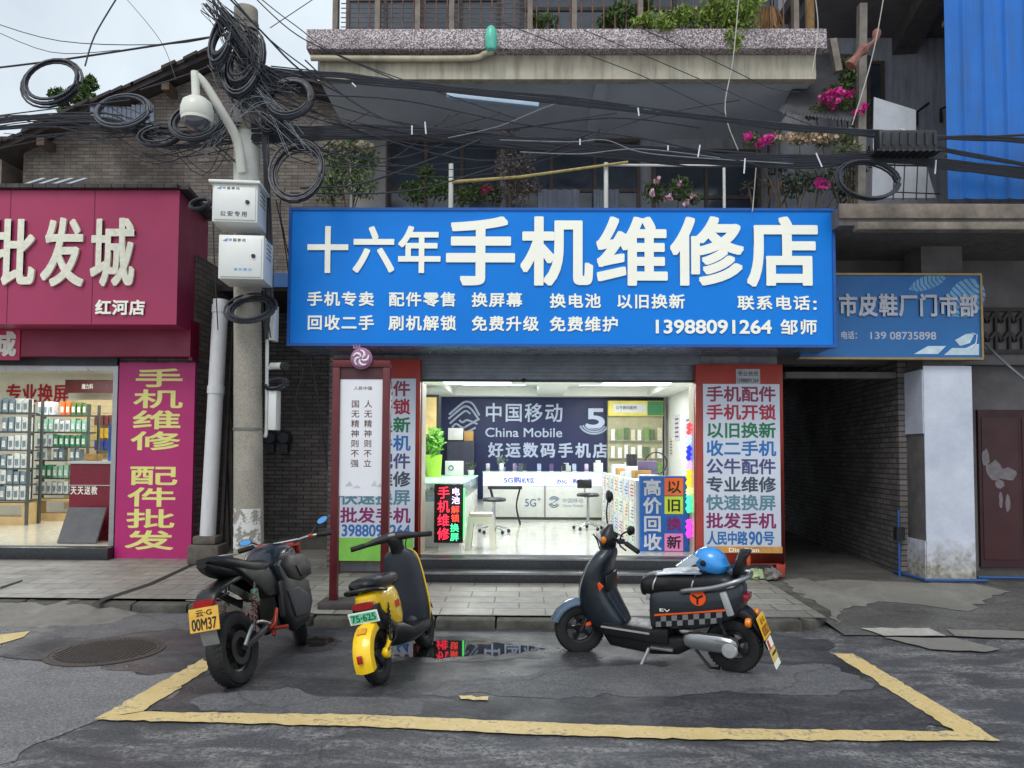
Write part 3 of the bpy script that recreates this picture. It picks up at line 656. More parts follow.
for pl_ in ([(-.95, .15), (-.3, .72), (.1, .97), (.55, .82), (.97, .1)], [(-.98, -.12), (-.25, .5), (.12, .68), (.5, .45), (.95, -.2)], [(-.9, -.42), (-.2, .2), (.12, .38), (.4, .2)], [(.98, -.1), (.3, -.5), (-.08, -.68), (-.5, -.45), (-.75, -.68)], [(.85, -.45), (.2, -.2), (-.1, -.35), (-.3, -.2)], [(.75, -.66), (.3, -.9), (-.1, -.97), (-.5, -.85)]):
    lg.tube(smooth_pts([(lc.x + a * rr, YB - .012, lc.z + b_ * rr) for a, b_ in pl_], 4), .024, 6)
lg.build('logo', SILV, nb)
ar = MB(); gc = P(594, 424, YB - .012)
for r, k in ((.3, .022), (.24, .018), (.19, .012)):
    ar.tube([(gc.x + r * math.cos(a), YB - .012, gc.z + .02 + r * .75 * math.sin(a)) for a in [math.radians(t) for t in range(195, 345, 12)]], k, 6)
ar.build('logo', SILV, nb)
# ceiling lamps (lit) inside both shops
LAMP = emit('lit_lamp', (250, 252, 255), 2.2, (240, 240, 240))
def ceiling_lamp(x, y, z, w_, d_, label, grp, watts):
    t = thing('ceiling_lamp', label, 'ceiling lamp', (x, y, z), grp)
    B(x - w_ / 2 - .02, x + w_ / 2 + .02, y - d_ / 2 - .02, y + d_ / 2 + .02, z - .03, z - .001).build('housing', WHITEWALL, t)
    B(x - w_ / 2, x + w_ / 2, y - d_ / 2, y + d_ / 2, z - .036, z - .0305).build('diffuser', LAMP, t)
    ld = bpy.data.lights.new('ceiling_lamp_light', 'AREA'); ld.shape = 'RECTANGLE'; ld.size = w_; ld.size_y = d_; ld.energy = watts; ld.color = (.96, .99, 1)
    lo = bpy.data.objects.new('lamp_light', ld); C.objects.link(lo); lo.location = (0, 0, -.05); lo.parent = t
for x in (-.7, 1.9):
    for y in (10.4, 12.1): ceiling_lamp(x, y, cz, 1.1, .5, 'flush ceiling lamp lighting the phone repair shop', 'ceiling lamps in the phone repair shop', 27)
for x in (-.5, 1.73): ceiling_lamp(x, 13.9, cz + .16, 1.2, .5, 'ceiling lamp set in a recess before the navy wall panel', 'recessed lamps in the phone repair shop', 20)
# counters
CWHITE = mat('counter_laminate', (208, 209, 204), .3, var=.03, scale=3)
STRIP = emit('counter_light_strip', (196, 208, 255), .8, (220, 220, 230))
BLUEINK = mat('blue_print', (44, 72, 176), .5); GREYB = mat('grey_blue_print', (84, 110, 138), .5)
YC = 14.0
bc = thing('service_counter', 'long white service counter with glowing blue lettered band before the navy wall', 'counter', (.4, 14.3, ZF))
x0, x1, z0, z1 = R(483, 472, 614, 517, YC)
x1 = 1.62
B(x0, x1, YC, 14.6, ZF + .05, 1.02).build('cabinet', CWHITE, bc, bevel=.008); B(x0 + .02, x1 - .02, YC + .03, 14.57, ZF, ZF + .05).build('plinth', mat('plinth_grey', (80, 80, 78), .6), bc)  # plinth in a plain dark grey
_, _, za_, zb_ = R(484, 473, 612, 487, YC - .02); sb = B(x0, x1, YC - .02, 14.6, 1.022, zb_).build('light_box', STRIP, bc)
B(x0 - .01, x1 + .01, YC - .03, 14.62, zb_ + .002, zb_ + .022).build('glass_top', mat('glass_top_edge', (206, 222, 226), .1), bc)
for xx in (P(545, 490, YC - .03).x, P(605, 490, YC - .03).x): B(xx - .008, xx + .008, YC - .026, YC - .004, ZF + .06, zb_ - .002).build('divider', mat('grey_channel', (120, 116, 110)), bc)
for st, a, c, y0_, y1_ in (('5G购', 504, 521, 477, 483), ('机专区', 522, 534, 478, 483), ('办5G', 557, 567, 479, 484), ('购机优惠', 573, 592, 479, 483.5)): sigtext(sb, st, a, y0_, c, y1_, YC - .02, BLUEINK, 0, .03)
cab = [o for o in bc.children if o.name.startswith('cabinet')][0]
sigtext(cab, '5G', 525, 499, 536, 506.5, YC, GREYB, 0, .02); sigtext(cab, '+', 537, 497.5, 541, 501, YC, GREYB, 0, .02)
sigtext(cab, '中国移动', 562.5, 498.5, 583, 503, YC, GREYB, 0, .0); sigtext(cab, 'China Mobile', 562.5, 504.5, 583, 507, YC, GREYB, 0, .0)
cl_ = P(554, 502, YC - .004); m_ = MB()
for k, (a0, a1) in enumerate(((.4, 2.6), (3.5, 5.8))):
    for r in (.1, .065): m_.tube([(cl_.x + r * math.cos(a0 + (a1 - a0) * i / 8), YC - .004, cl_.z + r * math.sin(a0 + (a1 - a0) * i / 8)) for i in range(9)], .010, 5)
m_.bar(cl_ + Vector((-.07, 0, -.05)), cl_ + Vector((.07, 0, .05)), .008, .02, (0, -1, 0)); m_.build('logo', GREYB, cab)
# left glass counter
lc_ = thing('glass_counter', 'white and glass display counter along the left side of the phone shop', 'counter', (-1.3, 11.8, ZF))
B(-1.8, -.78, 9.75, 13.7, ZF, .98).build('cabinet', CWHITE, lc_, bevel=.01)
B(-1.8, -.78, 9.75, 13.7, .984, 1.2).build('glass_case', glass('counter_glass', (206, 236, 228), .04, .3), lc_)
MB().box(-1.8, -.77, 9.74, 13.71, 1.202, 1.225).box(-.80, -.772, 9.742, 9.77, .985, 1.2).build('edge', mat('pale_green_edge', (170, 226, 190), .3), lc_)
for i in range(5): B(-1.55 + .1 * (i % 2), -1.0, 10.0 + i * .7, 10.35 + i * .7, .986, 1.03).build('tray', mat('blue_white_tray', (160, 180, 226), .5, var=.3, scale=20), lc_)
# right counter with posters on its flank, and the blue buy-back end panel
rc = thing('price_counter', 'white counter papered with price posters behind the blue buy-back panel', 'counter', (1.75, 11.6, ZF))
xl = 1.5
B(xl, 2.1, 9.62, 13.6, ZF, 1.28).build('cabinet', CWHITE, rc, bevel=.008)
q = random.Random(2); PC = [mat('poster_tint_%s' % k, c, .6, var=.25, scale=26) for k, c in dict(mint=(214, 226, 214), peach=(234, 218, 200), pale=(228, 230, 234), sky=(208, 216, 230), rose=(230, 216, 218), straw=(228, 222, 200)).items()]
for i in range(7):
    for j in range(3):
        ya = 9.72 + i * .54; za_ = ZF + .06 + j * .29; hh = q.uniform(.22, .27)
        pp = B(xl - .006, xl - .001, ya, ya + q.uniform(.38, .5), za_, za_ + hh).build('price_poster', PC[(i * 5 + j * 2) % 6], rc)
        ln = MB()
        for k in range(4): ln.box(xl - .009, xl - .0065, ya + .05, ya + .05 + q.uniform(.1, .3), za_ + .04 + k * .045, za_ + .055 + k * .045)
        ln.build('print', [BLUEINK, GREYB, TC['crimson']][(i + j) % 3], pp)
Y = 9.5; x0, x1, z0, z1 = R(640, 476, 690, 553, Y)
bb = thing('buyback_panel', 'blue upright panel of white buy-back characters with coloured squares', 'sign', ((x0 + x1) / 2, Y, ZF))
pb = B(x0, x1, Y, Y + .1, ZF, z1).build('panel', mat('panel_blue', (36, 104, 184), .4, var=.06), bb, bevel=.006)
sigtext(pb, '高价回收', 644, 480, 660.5, 550, Y, mat('silver_print', (206, 212, 220), .4), .008, .03, True, .18)
for ch, c, ink, y in (('以', (238, 112, 54), 'slate', 478), ('旧', (214, 224, 60), 'slate', 496.5), ('换', None, 'magenta', 515), ('新', (232, 140, 196), 'slate', 533.5)):
    par = pb
    if c:
        a, b_, c0, c1 = R(664.5, y, 683, y + 17.5, Y); par = B(a, b_, Y - .006, Y - .0005, c0, c1).build('square', mat('square_%d' % c[0], c, .5, var=.05), pb)
    sigtext(par, ch, 667.5, y + 3, 680.5, y + 15, Y - .006, mat('square_ink', (34, 34, 44), .5) if c else TC['magenta'], 0, .03)
# neon string hanging by the right jamb
ns = thing('neon_string', 'hanging string of glowing red, blue, yellow, green and pink tubes by the jamb', 'neon lights', tuple(P(689, 553, 9.3)))
MB().cyl(P(689, 423, 9.3), P(689, 545, 9.3), .006, 5).build('wire', mat('black_wire', (20, 20, 22), .5), ns)
for nm, c, ya, yb in (('red', (255, 60, 70), 423, 434), ('ice', (150, 170, 255), 436, 444), ('blue', (30, 40, 255), 446, 460), ('lilac', (200, 140, 255), 462, 468), ('amber', (255, 170, 20), 470, 486), ('green', (60, 255, 150), 495, 512), ('pink', (255, 50, 220), 520, 537), ('yellow', (255, 250, 120), 488, 494)):
    MB().tube([P(688.5 + (1.2 if i % 2 else -.6), ya + (yb - ya) * i / 5, 9.29) for i in range(6)], .03, 8).build('tube_light', emit('neon_' + nm, c, 2.0), ns, smooth=True)
# LED board
Y = 9.35; x0, x1, z0, z1 = R(434, 484, 463, 543, Y)
led = thing('led_board', 'black LED board of red, white and green characters leaning on the left counter', 'LED sign', ((x0 + x1) / 2, Y, ZF))
B(x0, x1, Y, Y + .07, z0, z1).build('case', mat('led_case', (24, 18, 20), .3, var=.2), led, bevel=.006)
B(x0 + .05, x1 - .05, Y + .075, Y + .3, ZF, z0 + .06).build('foot', CWHITE, led)
for st, nm, c, a, b_, ya, yb in (('手机维修', 'red', (255, 40, 66), 438, 449, 487, 540), ('电池', 'white', (240, 210, 255), 452, 459.5, 488, 504), ('解锁', 'orange', (255, 70, 50), 451.5, 459, 506, 522), ('换屏', 'green', (70, 255, 150), 450.5, 458.5, 524, 541)):
    sigtext(led, st, a, ya, b_, yb, Y, emit('led_' + nm, c, 2.3), .003, .008, True, .16)
MB().box(x1 + .004, x1 + .02, Y + .01, Y + .05, z0 + .05, z1 - .05).build('green_edge', emit('led_edge', (90, 255, 120), 2.0), led)
# furniture
PLW = mat('white_plastic', (232, 228, 208), .35, var=.05)
stl = thing('plastic_stool', 'square cream plastic stool just inside the shop step', 'stool', (P(481, 550, 9.75).x, 9.75, ZF))
sx, sy = stl.location.x, 9.75
MB().box(sx - .15, sx + .15, sy - .15, sy + .15, ZF + .42, ZF + .46).build('seat', mat('pink_top', (214, 196, 186), .4), stl, bevel=.012)
for a in (-1, 1):
    for b_ in (-1, 1):
        MB().loft([[Vector((sx + a * (k + u * .035), sy + b_ * (k + v_ * .035), z)) for u, v_ in ((-1, -1), (1, -1), (1, 1), (-1, 1))] for k, z in ((.165, ZF), (.125, ZF + .42))]).build('leg', PLW, stl)
MB().box(sx - .14, sx + .14, sy - .14, sy + .14, ZF + .33, ZF + .419).build('apron', PLW, stl)
BLK = mat('black_leatherette', (30, 31, 34), .4, var=.2, scale=12); CHR = mat('chrome', (190, 194, 200), .15, .95, .05); DKP = mat('dark_plastic', (34, 34, 38), .45, var=.2)
def swivel(x, y, zs, label, back):
    t = thing('swivel_stool', label, 'stool', (x, y, ZF))
    MB().lathe([(.001, zs + .05), (.16, zs + .055), (.19, zs + .03), (.18, zs), (.001, zs - .01)], (x, y, 0), 'Z', 20).build('seat', BLK, t, smooth=True)
    MB().cyl((x, y, ZF + .08), (x, y, zs), .025).build('column', CHR, t)
    for k in range(5):
        a = k * 2 * PI / 5 + .3; e = (x + .24 * math.cos(a), y + .24 * math.sin(a), ZF + .06)
        lg_ = MB().tube([(x, y, ZF + .11), e], [.02, .013], 8).build('leg', CHR, t); MB().ell((e[0], e[1], ZF + .03), .028, .028, .03, 10, 6).build('caster', DKP, lg_)
    if back:
        B(x - .19, x + .05, y - .16, y - .12, zs + .14, zs + .28).build('backrest', BLK, t, bevel=.018)
        MB().tube([(x - .05, y - .02, zs - .02), (x - .06, y - .13, zs), (x - .07, y - .14, zs + .16)], .014, 8).build('back_support', CHR, t)
swivel(P(588, 528, 12.2).x, 12.2, P(588, 494, 12.2).z - .04, 'black swivel stool with low back on chrome base before the long counter', True)
swivel(P(494, 527, 11.6).x, 11.6, P(494, 498, 11.6).z - .05, 'black swivel stool in front of the curved-leg table beside the left glass counter', False)
tb = thing('side_table', 'small dark curved-leg table in the middle of the phone shop', 'table', (P(505, 518, 13.1).x, 13.1, ZF))
tx = tb.location.x; zt_ = P(505, 486, 13.1).z
B(tx - .3, tx + .3, 12.9, 13.3, zt_ - .05, zt_).build('top', DKP, tb, bevel=.008)
for a in (-1, 1):
    for b_ in (-1, 1): MB().tube(smooth_pts([(tx + a * .26, 13.1 + b_ * .16, zt_ - .05), (tx + a * .2, 13.1 + b_ * .14, zt_ - .35), (tx + a * .27, 13.1 + b_ * .17, ZF)], 4), .016, 6).build('leg', DKP, tb)
# accessory cabinet on the back wall
YA = 15.2; x0, x1, z0, z1 = R(608, 401, 663, 476, YA)
ac = thing('accessory_rack', 'tall accessory rack with yellow and green header against the navy panel', 'display rack', ((x0 + x1) / 2, YA, ZF))
B(x0, x1, YA + .02, YA + .2, ZF, z1).build('back_board', mat('rack_board', (168, 164, 132), .6, var=.12), ac)
_, _, hz0, hz1 = R(608, 401, 663, 416, YA); hd = B(x0, x1, YA - .06, YA + .019, hz0, hz1).build('header', mat('rack_header_yellow', (222, 206, 92), .5, var=.1), ac)
B(x0 + .8, x1 - .005, YA - .066, YA - .061, hz0 + .01, hz1 - .01).build('green_field', mat('rack_green', (64, 128, 84), .5), hd); B(x0 + .1, x0 + .78, YA - .068, YA - .061, hz0 + .06, hz1 - .06).build('white_field', CWHITE, hd)
sigtext(hd, '公牛数码配件', 616, 406, 637, 409.5, YA - .068, TC['slate'], 0, .02)
q = random.Random(4); GB = [mat('pack_%s' % k, c, .5, var=.2, scale=30) for k, c in dict(white=(222, 224, 216), green=(112, 150, 84), moss=(88, 112, 78), cream=(206, 200, 170)).items()]
for j in range(4):
    zz = hz0 - .14 - (j + 1) * .36
    B(x0 + .02, x1 - .02, YA - .05, YA + .018, zz - .02, zz).build('peg_rail', mat('peg_rail', (150, 150, 140), .4, .4), ac)
    for i in range(8):
        if q.random() < .12: continue
        xx = x0 + .06 + i * .135
        g_ = B(xx, xx + q.uniform(.07, .1), YA - .04, YA + .015, zz + .001, zz + q.uniform(.2, .27)).build('accessory_pack', GB[(i + j) % 4 if j != 1 or i > 4 else 0]); tag(g_, 'small boxed accessory standing on the rack with yellow header', 'accessory pack', 'packs on the accessory rack')
# things on the counters
def boxthing(name, label, cat, px0, py0, px1, py1, Y, d, m, z=None, **kw):
    x0, x1, z0, z1 = R(px0, py0, px1, py1, Y)
    return tag(B(x0, x1, Y, Y + d, z if z is not None else z0, z1).build(name, m, bevel=.006, **kw), label, cat)
ct = 1.247 + .03
ztop = zb_ + .023
def leafplant(name, label, cat, x, y, z, hpot, hleaf, r, mpot, mleaf, n=70, size=.08, seed=1):
    t = thing(name, label, cat, (x, y, z)); MB().lathe([(.001, 0), (r * .45, 0), (r * .6, hpot), (r * .5, hpot), (.001, hpot * .85)], (x, y, z), 'Z', 14).build('pot', mpot, t)
    MB().leaves((x, y, z + hpot + hleaf / 2), (r, r, hleaf / 2), n, size, seed=seed).build('leaves', mleaf, t, recalc=False); return t
GL = mat('house_plant_leaf', (70, 120, 56), .5, var=.3, scale=9)
zc_ = 1.3
boxthing('monitor', 'purple backed flat monitor on the right counter under the accessory rack', 'monitor', 638, 461, 657, 473.5, 10.6, .04, mat('purple_back', (104, 92, 128), .4, var=.08), 1.285)
hp = thing('ring_light', 'black ring shaped stand lamp behind the purple monitor', 'ring light', (P(657, 475, 10.9).x, 10.9, 1.283)); hc = P(656, 463, 10.9)
MB().tube([(hc.x + .16 * math.cos(a), 10.9, hc.z + .16 * math.sin(a)) for a in [k * PI / 10 for k in range(20)]], .012, 6, closed=True).build('ring', DKP, hp); MB().cyl((hc.x, 10.9, 1.283), (hc.x, 10.9, hc.z - .15), .012).build('stem', DKP, hp)
boxthing('printer', 'black printer on the right counter beside the purple monitor', 'printer', 629, 454, 637, 473.5, 11.2, .3, DKP, 1.283)
for px, hh, c, lab in ((598, 9, (208, 208, 200), 'white tissue box at the right end of the long counter'), (566, 6, (186, 190, 186), 'low pale document tray on the long counter under the letters'), (520, 5, (80, 86, 96), 'grey phone stand on the long counter below the navy panel')):
    p0 = P(px - 4, 470, 14.3); p1 = P(px + 5, 470, 14.3); o = MB().box(p0.x, p1.x, 14.3, 14.45, ztop, ztop + hh * .019).box(p0.x + .04, p1.x - .04, 14.34, 14.41, ztop + hh * .019, ztop + hh * .019 + .05).build('tissue_box' if px == 598 else 'document_tray' if px == 566 else 'phone_stand', mat('counter_thing_%d' % px, c, .5, var=.15), bevel=.006); tag(o, lab, 'tissue box' if px == 598 else 'tray' if px == 566 else 'stand')
p = P(502, 470, 14.3); leafplant('pot_plant', 'small leafy pot plant in a grey pot on the long counter', 'plant', p.x, 14.3, ztop, .08, .26, .12, mat('grey_pot', (150, 150, 150)), mat('grey_green_leaf', (110, 130, 112), .6, var=.3), 60, .06, 3)
p = P(471, 470, 13.4); leafplant('pot_plant', 'dark pot plant in a white pot on the left glass counter', 'plant', p.x, 13.4, 1.226, .1, .16, .1, CWHITE, mat('dim_leaf', (60, 76, 56), .6, var=.3), 50, .06, 5)
# left shelf with its trailing plant
sh_ = thing('wall_shelf', 'tall narrow white shelf of small goods at the shop entrance left', 'shelf', (-1.6, 12.0, ZF))
B(-1.82, -1.42, 12.9, 13.3, 1.226, 2.65).build('carcass', DKP, sh_)
B(-1.8, -1.46, 12.88, 12.898, 1.95, 2.6).build('poster', mat('tan_poster', (196, 166, 112), .6, var=.2, scale=6), sh_)
p = P(434, 440, 12.4); tp = thing('trailing_plant', 'bright green trailing plant in a wall pot at left of the shop', 'plant', (p.x, 12.4, 1.226))
MB().lathe([(.001, 1.226), (.12, 1.226), (.14, 1.6), (.001, 1.58)], (p.x, 12.4, 0), 'Z', 14).build('pot', mat('lime_pot', (150, 190, 60), .4), tp)
MB().leaves((p.x + .02, 12.3, 1.82), (.2, .16, .26), 150, .13, seed=8).build('leaves', mat('bright_leaf', (96, 156, 50), .5, var=.3, scale=8), tp, recalc=False)
boxthing('parcel_box', 'open white cardboard box on top of a brown one near the logo', 'box', 448, 428, 463, 440, 14.9, .3, CWHITE); boxthing('carton', 'brown carton beside the white box under the logo', 'box', 464, 431, 473, 441, 14.9, .3, mat('kraft', (176, 138, 82), .8, var=.12))
ck_ = thing('storage_cabinet', 'dark cabinet holding the white box and carton below the logo', 'cabinet', (P(461, 470, 14.9).x, 15.1, ZF)); a, b_, c0, c1 = R(447, 441.3, 474, 470, 14.86); B(a, b_, 14.86, 15.3, ZF, c1).build('carcass', mat('dark_cabinet', (44, 44, 60), .5), ck_, bevel=.006); B(a + .03, (a + b_) / 2 - .01, 14.85, 14.862, ZF + .1, c1 - .03).build('door', mat('dark_cabinet_door', (52, 52, 70), .45), ck_); B((a + b_) / 2 + .01, b_ - .03, 14.85, 14.862, ZF + .1, c1 - .03).build('door', mat('dark_cabinet_door', (52, 52, 70), .45), ck_)
o = boxthing('router_box', 'white box with round logo on the left glass counter', 'box', 445, 461, 463, 473, 13.2, .2, CWHITE, 1.2265); 
cl_ = P(451, 468, 13.19); MB().lathe([(.03, 0), (.05, 0)], cl_, 'Y', 16).build('print', GREYB, o, recalc=False)
# notices on the right hand inside wall
for i, (ya, za_, hh, ww) in enumerate(((13.3, 1.75, .6, .35), (14.2, 1.9, .5, .4), (12.7, 2.0, .35, .3), (14.8, 1.6, .35, .3))):
    o = B(3.048, 3.058, ya, ya + ww, za_, za_ + hh).build('wall_notice', PC[(i + 2) % 6]); tag(o, ['tall pale notice on the inside right wall of the phone shop', 'wide printed notice deepest but one on the inside right wall', 'small notice nearest the street on the inside right wall', 'small notice in the far corner of the inside right wall'][i], 'notice')
    ln = MB()
    for k in range(5): ln.box(3.044, 3.0475, ya + .05, ya + ww - .05, za_ + hh * (.12 + k * .17), za_ + hh * (.18 + k * .17))
    ln.build('print', [GREYB, TC['wine'], TC['slate'], GREYB][i], o)

# more stock: phones on the long counter, boxes in the glass case and on the left counter, a till and papers
q = random.Random(17)
for i in range(9):
    px = 488 + i * 12.5 + q.uniform(-2, 2); p0 = P(px, 470, 14.25); t = thing('display_phone', 'small demo phone propped on its stand along the long counter', 'phone', (p0.x, 14.15, ztop), 'demo phones on the long counter')
    MB().bar((p0.x, 14.16, ztop + .012), (p0.x, 14.2, ztop + .15), .075, .01, (0, -1, .2)).build('screen', mat('phone_%d' % (i % 3), [(40, 44, 60), (150, 160, 190), (90, 70, 110)][i % 3], .15, var=.5, scale=9), t)
    B(p0.x - .04, p0.x + .04, 14.13, 14.23, ztop, ztop + .01).build('stand', CWHITE, t)
for i in range(10):
    y_ = 10.1 + i * .36
    o = B(-1.05 - .25 * (i % 2), -.86 - .25 * (i % 2), y_, y_ + .16, .986, 1.03 + .05 * (i % 3)).build('phone_box', [CWHITE, PC[1], PC[3], mat('kraft', (176, 138, 82))][i % 4]); tag(o, 'boxed phone lying inside the left glass counter', 'phone box', 'phone boxes in the left glass counter')
for i in range(6):
    y_ = 9.9 + i * .6; h_ = .06 + .05 * (i % 3); o = B(1.62, 1.86, y_, y_ + .3, 1.282, 1.282 + h_).build('parcel_box', [CWHITE, mat('kraft', (176, 138, 82)), PC[3]][i % 3], bevel=.004); tag(o, 'small parcel among those lined up on the right counter top', 'parcel', 'parcels on the right counter')
# ------------------------------------------------------------------ the red accessory shop on the left
PLUM = mat('plum_panel', (160, 46, 88), .4, .1, .06, 1.2, dirt=.2, dirtc=(120, 26, 66))
PLUMD = mat('plum_panel_deep', (128, 20, 58), .4, .1, .08, 1.2, dirt=.2, dirtc=(90, 18, 44))
OLDBR = brickmat('old_grey_brick', (118, 108, 100), (92, 84, 78), (66, 61, 57), .27, .075, .008, .9, stain=.5)
DKBR = brickmat('dark_alley_brick', (124, 116, 114), (96, 92, 92), (56, 55, 56), .24, .066, .008, .9, stain=.5, stainc=(28, 25, 24))
LX1 = P(206, 300, 10.2).x
YL = 9.9; zl = zp(0, 9.9)
ls = thing('shop_building', 'crimson fronted phone accessory shop with a deep plum sign box', 'building', (-7, 10.2, zl))
def lpart(name, mb, m, par=None, **kw): return mb.build(name, m, par or ls, **kw)
ox1, _, oz0, oz1 = R(113, 366, 200, 545, YL)
xb0, xb1, _, _ = R(118, 366, 194, 560, YL)
lpart('wall', MB().box(xb0 - .03, LX1, 9.93, 10.15, 0, 4.3).box(LX1 - .16, LX1, 10.15, 15.2, 0, 4.3).box(-12.2, -12, 9.93, 15.2, 0, 4.3).box(-12, LX1 - .16, 15.0, 15.2, 0, 4.3).box(-12, xb0 - .03, 9.93, 10.15, oz1, 4.3), OLDBR)
lpart('interior_wall', MB().box(-11.99, LX1 - .17, 14.9, 14.99, .2, 3.3).box(-11.99, -11.9, 10.16, 14.9, .2, 3.3).box(LX1 - .26, LX1 - .17, 10.16, 14.9, .2, 3.3), mat('warm_white_wall', (232, 229, 216), .7, var=.04))
lpart('ceiling', B(-11.99, LX1 - .17, 10.16, 14.99, 3.2, 3.26), WHITEWALL)
lpart('floor', B(-12, xb0 - .02, 9.95, 15, .1, .36), mat('cream_floor_tile', (210, 205, 186), .16, var=.05, spec=.6))
lpart('step', B(-12, xb0 - .005, 9.72, 9.949, .1, .352), DKSTONE, bevel=.01)
FR = mat('aluminium_frame', (168, 166, 166), .35, .7, .06)
lpart('door_frame', MB().box(xb0 - .1, xb0 - .035, 9.9, 9.97, .36, oz1).box(-12, xb0 - .1, 9.9, 9.97, oz1 - .07, oz1), FR)
lpart('shutter_box', B(-12, xb0 - .03, 9.86, 9.93, oz1 - .0, oz1 + .14), mat('dark_rail', (58, 60, 66), .5, .4))
# vertical banner
bn = B(xb0, xb1, 9.87, 9.928, zl, oz1 + .04).build('banner', mat('magenta_banner', (176, 34, 108), .5, var=.07, scale=1.5, dirt=.15, dirtc=(140, 30, 86)), ls)
YEL = mat('banner_yellow', (226, 222, 132), .5, var=.05)
for i, ch in enumerate('手机维修'): sigtext(bn, ch, 137 - i * 1.2, 369.5 + i * 21, 181.5 - i * 1.2, 387 + i * 21, 9.87, YEL, 0, .03)
for i, ch in enumerate('配件批发'): sigtext(bn, ch, 131 - i * 1.3, 467 + i * 21.5, 175.5 - i * 1.3, 485 + i * 21.5, 9.87, YEL, 0, .03)
# lower fascia and projecting sign box
lpart('fascia', MB().box(-12, xb1 + .02, 9.66, 9.925, oz1 + .1, 3.36), PLUMD)
lpart('fascia', B(xb1 + .022, LX1 - .01, 9.72, 9.925, oz1 + .06, 3.36), PLUMD)
a, b_, c0, c1 = R(-40, 329, 20, 360, 9.65); o = lpart('fascia_plate', B(a, b_, 9.645, 9.659, c0, c1), mat('rose_plate', (186, 36, 84), .4)); sigtext(o, '城', -9, 333, 15, 356, 9.645, mat('pale_letter', (222, 220, 212), .5, var=.08), .01, .04)
bx0, bx1, bz0, bz1 = R(-150, 190, 178, 324, 9.2)
bx0 = -12
# sign box with its right flank stepping back
mbx = MB().loft([[Vector((bx0, 9.2, z)), Vector((bx1, 9.2, z)), Vector((P(208, 235, 10.5).x, 10.5, z)), Vector((bx0, 10.5, z))] for z in (bz0, bz1)])
sbx = lpart('sign_box', mbx, PLUM)
for px in (8.5, 93): xx = P(px, 250, 9.19).x; B(xx - .004, xx + .004, 9.197, 9.2, bz0 + .01, bz1 - .01).build('panel_joint', mat('joint_dark', (92, 14, 48), .6), sbx)
for ch, px0, px1 in (('批', -13, 35), ('发', 44, 84), ('城', 93, 134)): sigtext(sbx, ch, px0 + 1, 222, px1 - 1, 286.5, 9.195, mat('weathered_letter', (226, 224, 206), .55, var=.1, scale=20, dirt=.25, dirtc=(150, 146, 132)), .03, .02)
sigtext(sbx, '红河店', 97, 301, 145, 315, 9.195, LETTER, .02, .035, gap=.2)
cp = MB(); q = random.Random(3)
RT = mat('grey_roof_tile', (72, 66, 66), .8, var=.35, scale=6, bmp=.4, dirt=.4)
fl_ = Vector((bx1, 9.2, 0)); fb = Vector((P(208, 235, 10.5).x, 10.5, 0))
n = 46
for i in range(n): xx = bx0 + (bx1 - bx0) * (i + .5) / n; cp.bar((xx, 9.13, bz1 + .035), (xx, 10.5, bz1 + .09), (bx1 - bx0) / n * .95, .05)
for i in range(8):
    p0 = fl_.lerp(fb, i / 8); p1 = fl_.lerp(fb, (i + .93) / 8); cp.bar(p0 + Vector((.03, -.0, bz1 + .04)), p1 + Vector((.03, 0, bz1 + .04)), .16, .05)
lpart('coping', cp, RT)
mt_ = MB()
for px in (22, 36, 50, 64): mt_.bar(P(px, 186, 9.6), P(px + 22, 179, 10.4), .05, .03)
lpart('roof_batten', mt_, mat('galvanised', (176, 180, 184), .4, .5))
for x in (-6.5, -8.5):
    for y in (11.2, 13.2): ceiling_lamp(x, y, 3.2, 1.2, .3, 'strip ceiling lamp lighting the crimson accessory shop', 'ceiling lamps in the accessory shop', 26)
# interior: red wall letters, brown header, racks, counter
YI = 14.88
sgw = thing('wall_sign', 'four red characters fixed to the cream back wall of the accessory shop', 'sign', tuple(P(36, 404, YI)))
sigtext(sgw, '专业换屏', 7, 385, 68, 403, YI + .01, mat('red_letter', (176, 26, 36), .4), .008, .02)
x0, x1, z0, z1 = R(67, 380, 114, 393, 14.5); hdr = thing('slat_display', 'slatted display wall under a brown header in the accessory shop', 'display rack', ((x0 + x1) / 2, 14.6, .36))
h_ = B(x0, x1, 14.44, 14.5, z0, z1).build('header', mat('brown_header', (92, 30, 30), .4), hdr); sigtext(h_, '魔力科', 82, 384, 93, 389, 14.44, LETTER, 0, .02)
sl = MB()
for i in range(16): sl.box(x0, x1, 14.52, 14.56, .5 + i * .135, .5 + i * .135 + .125)
sl.build('slat_panel', mat('maple_slat', (208, 186, 140), .5, var=.1), hdr)
GP = [mat('goods_%s' % k, c, .4, var=.25, scale=24) for k, c in dict(white=(222, 228, 222), green=(70, 140, 100), steel=(122, 140, 150), mint=(150, 196, 170), orange=(232, 104, 40), olive=(88, 118, 60), brown=(110, 60, 60), gold=(206, 166, 60), indigo=(66, 76, 140)).items()]
RK = mat('rack_steel', (92, 96, 94), .4, .5)
OAK = mat('pale_oak', (206, 176, 124), .5, var=.12, scale=5)
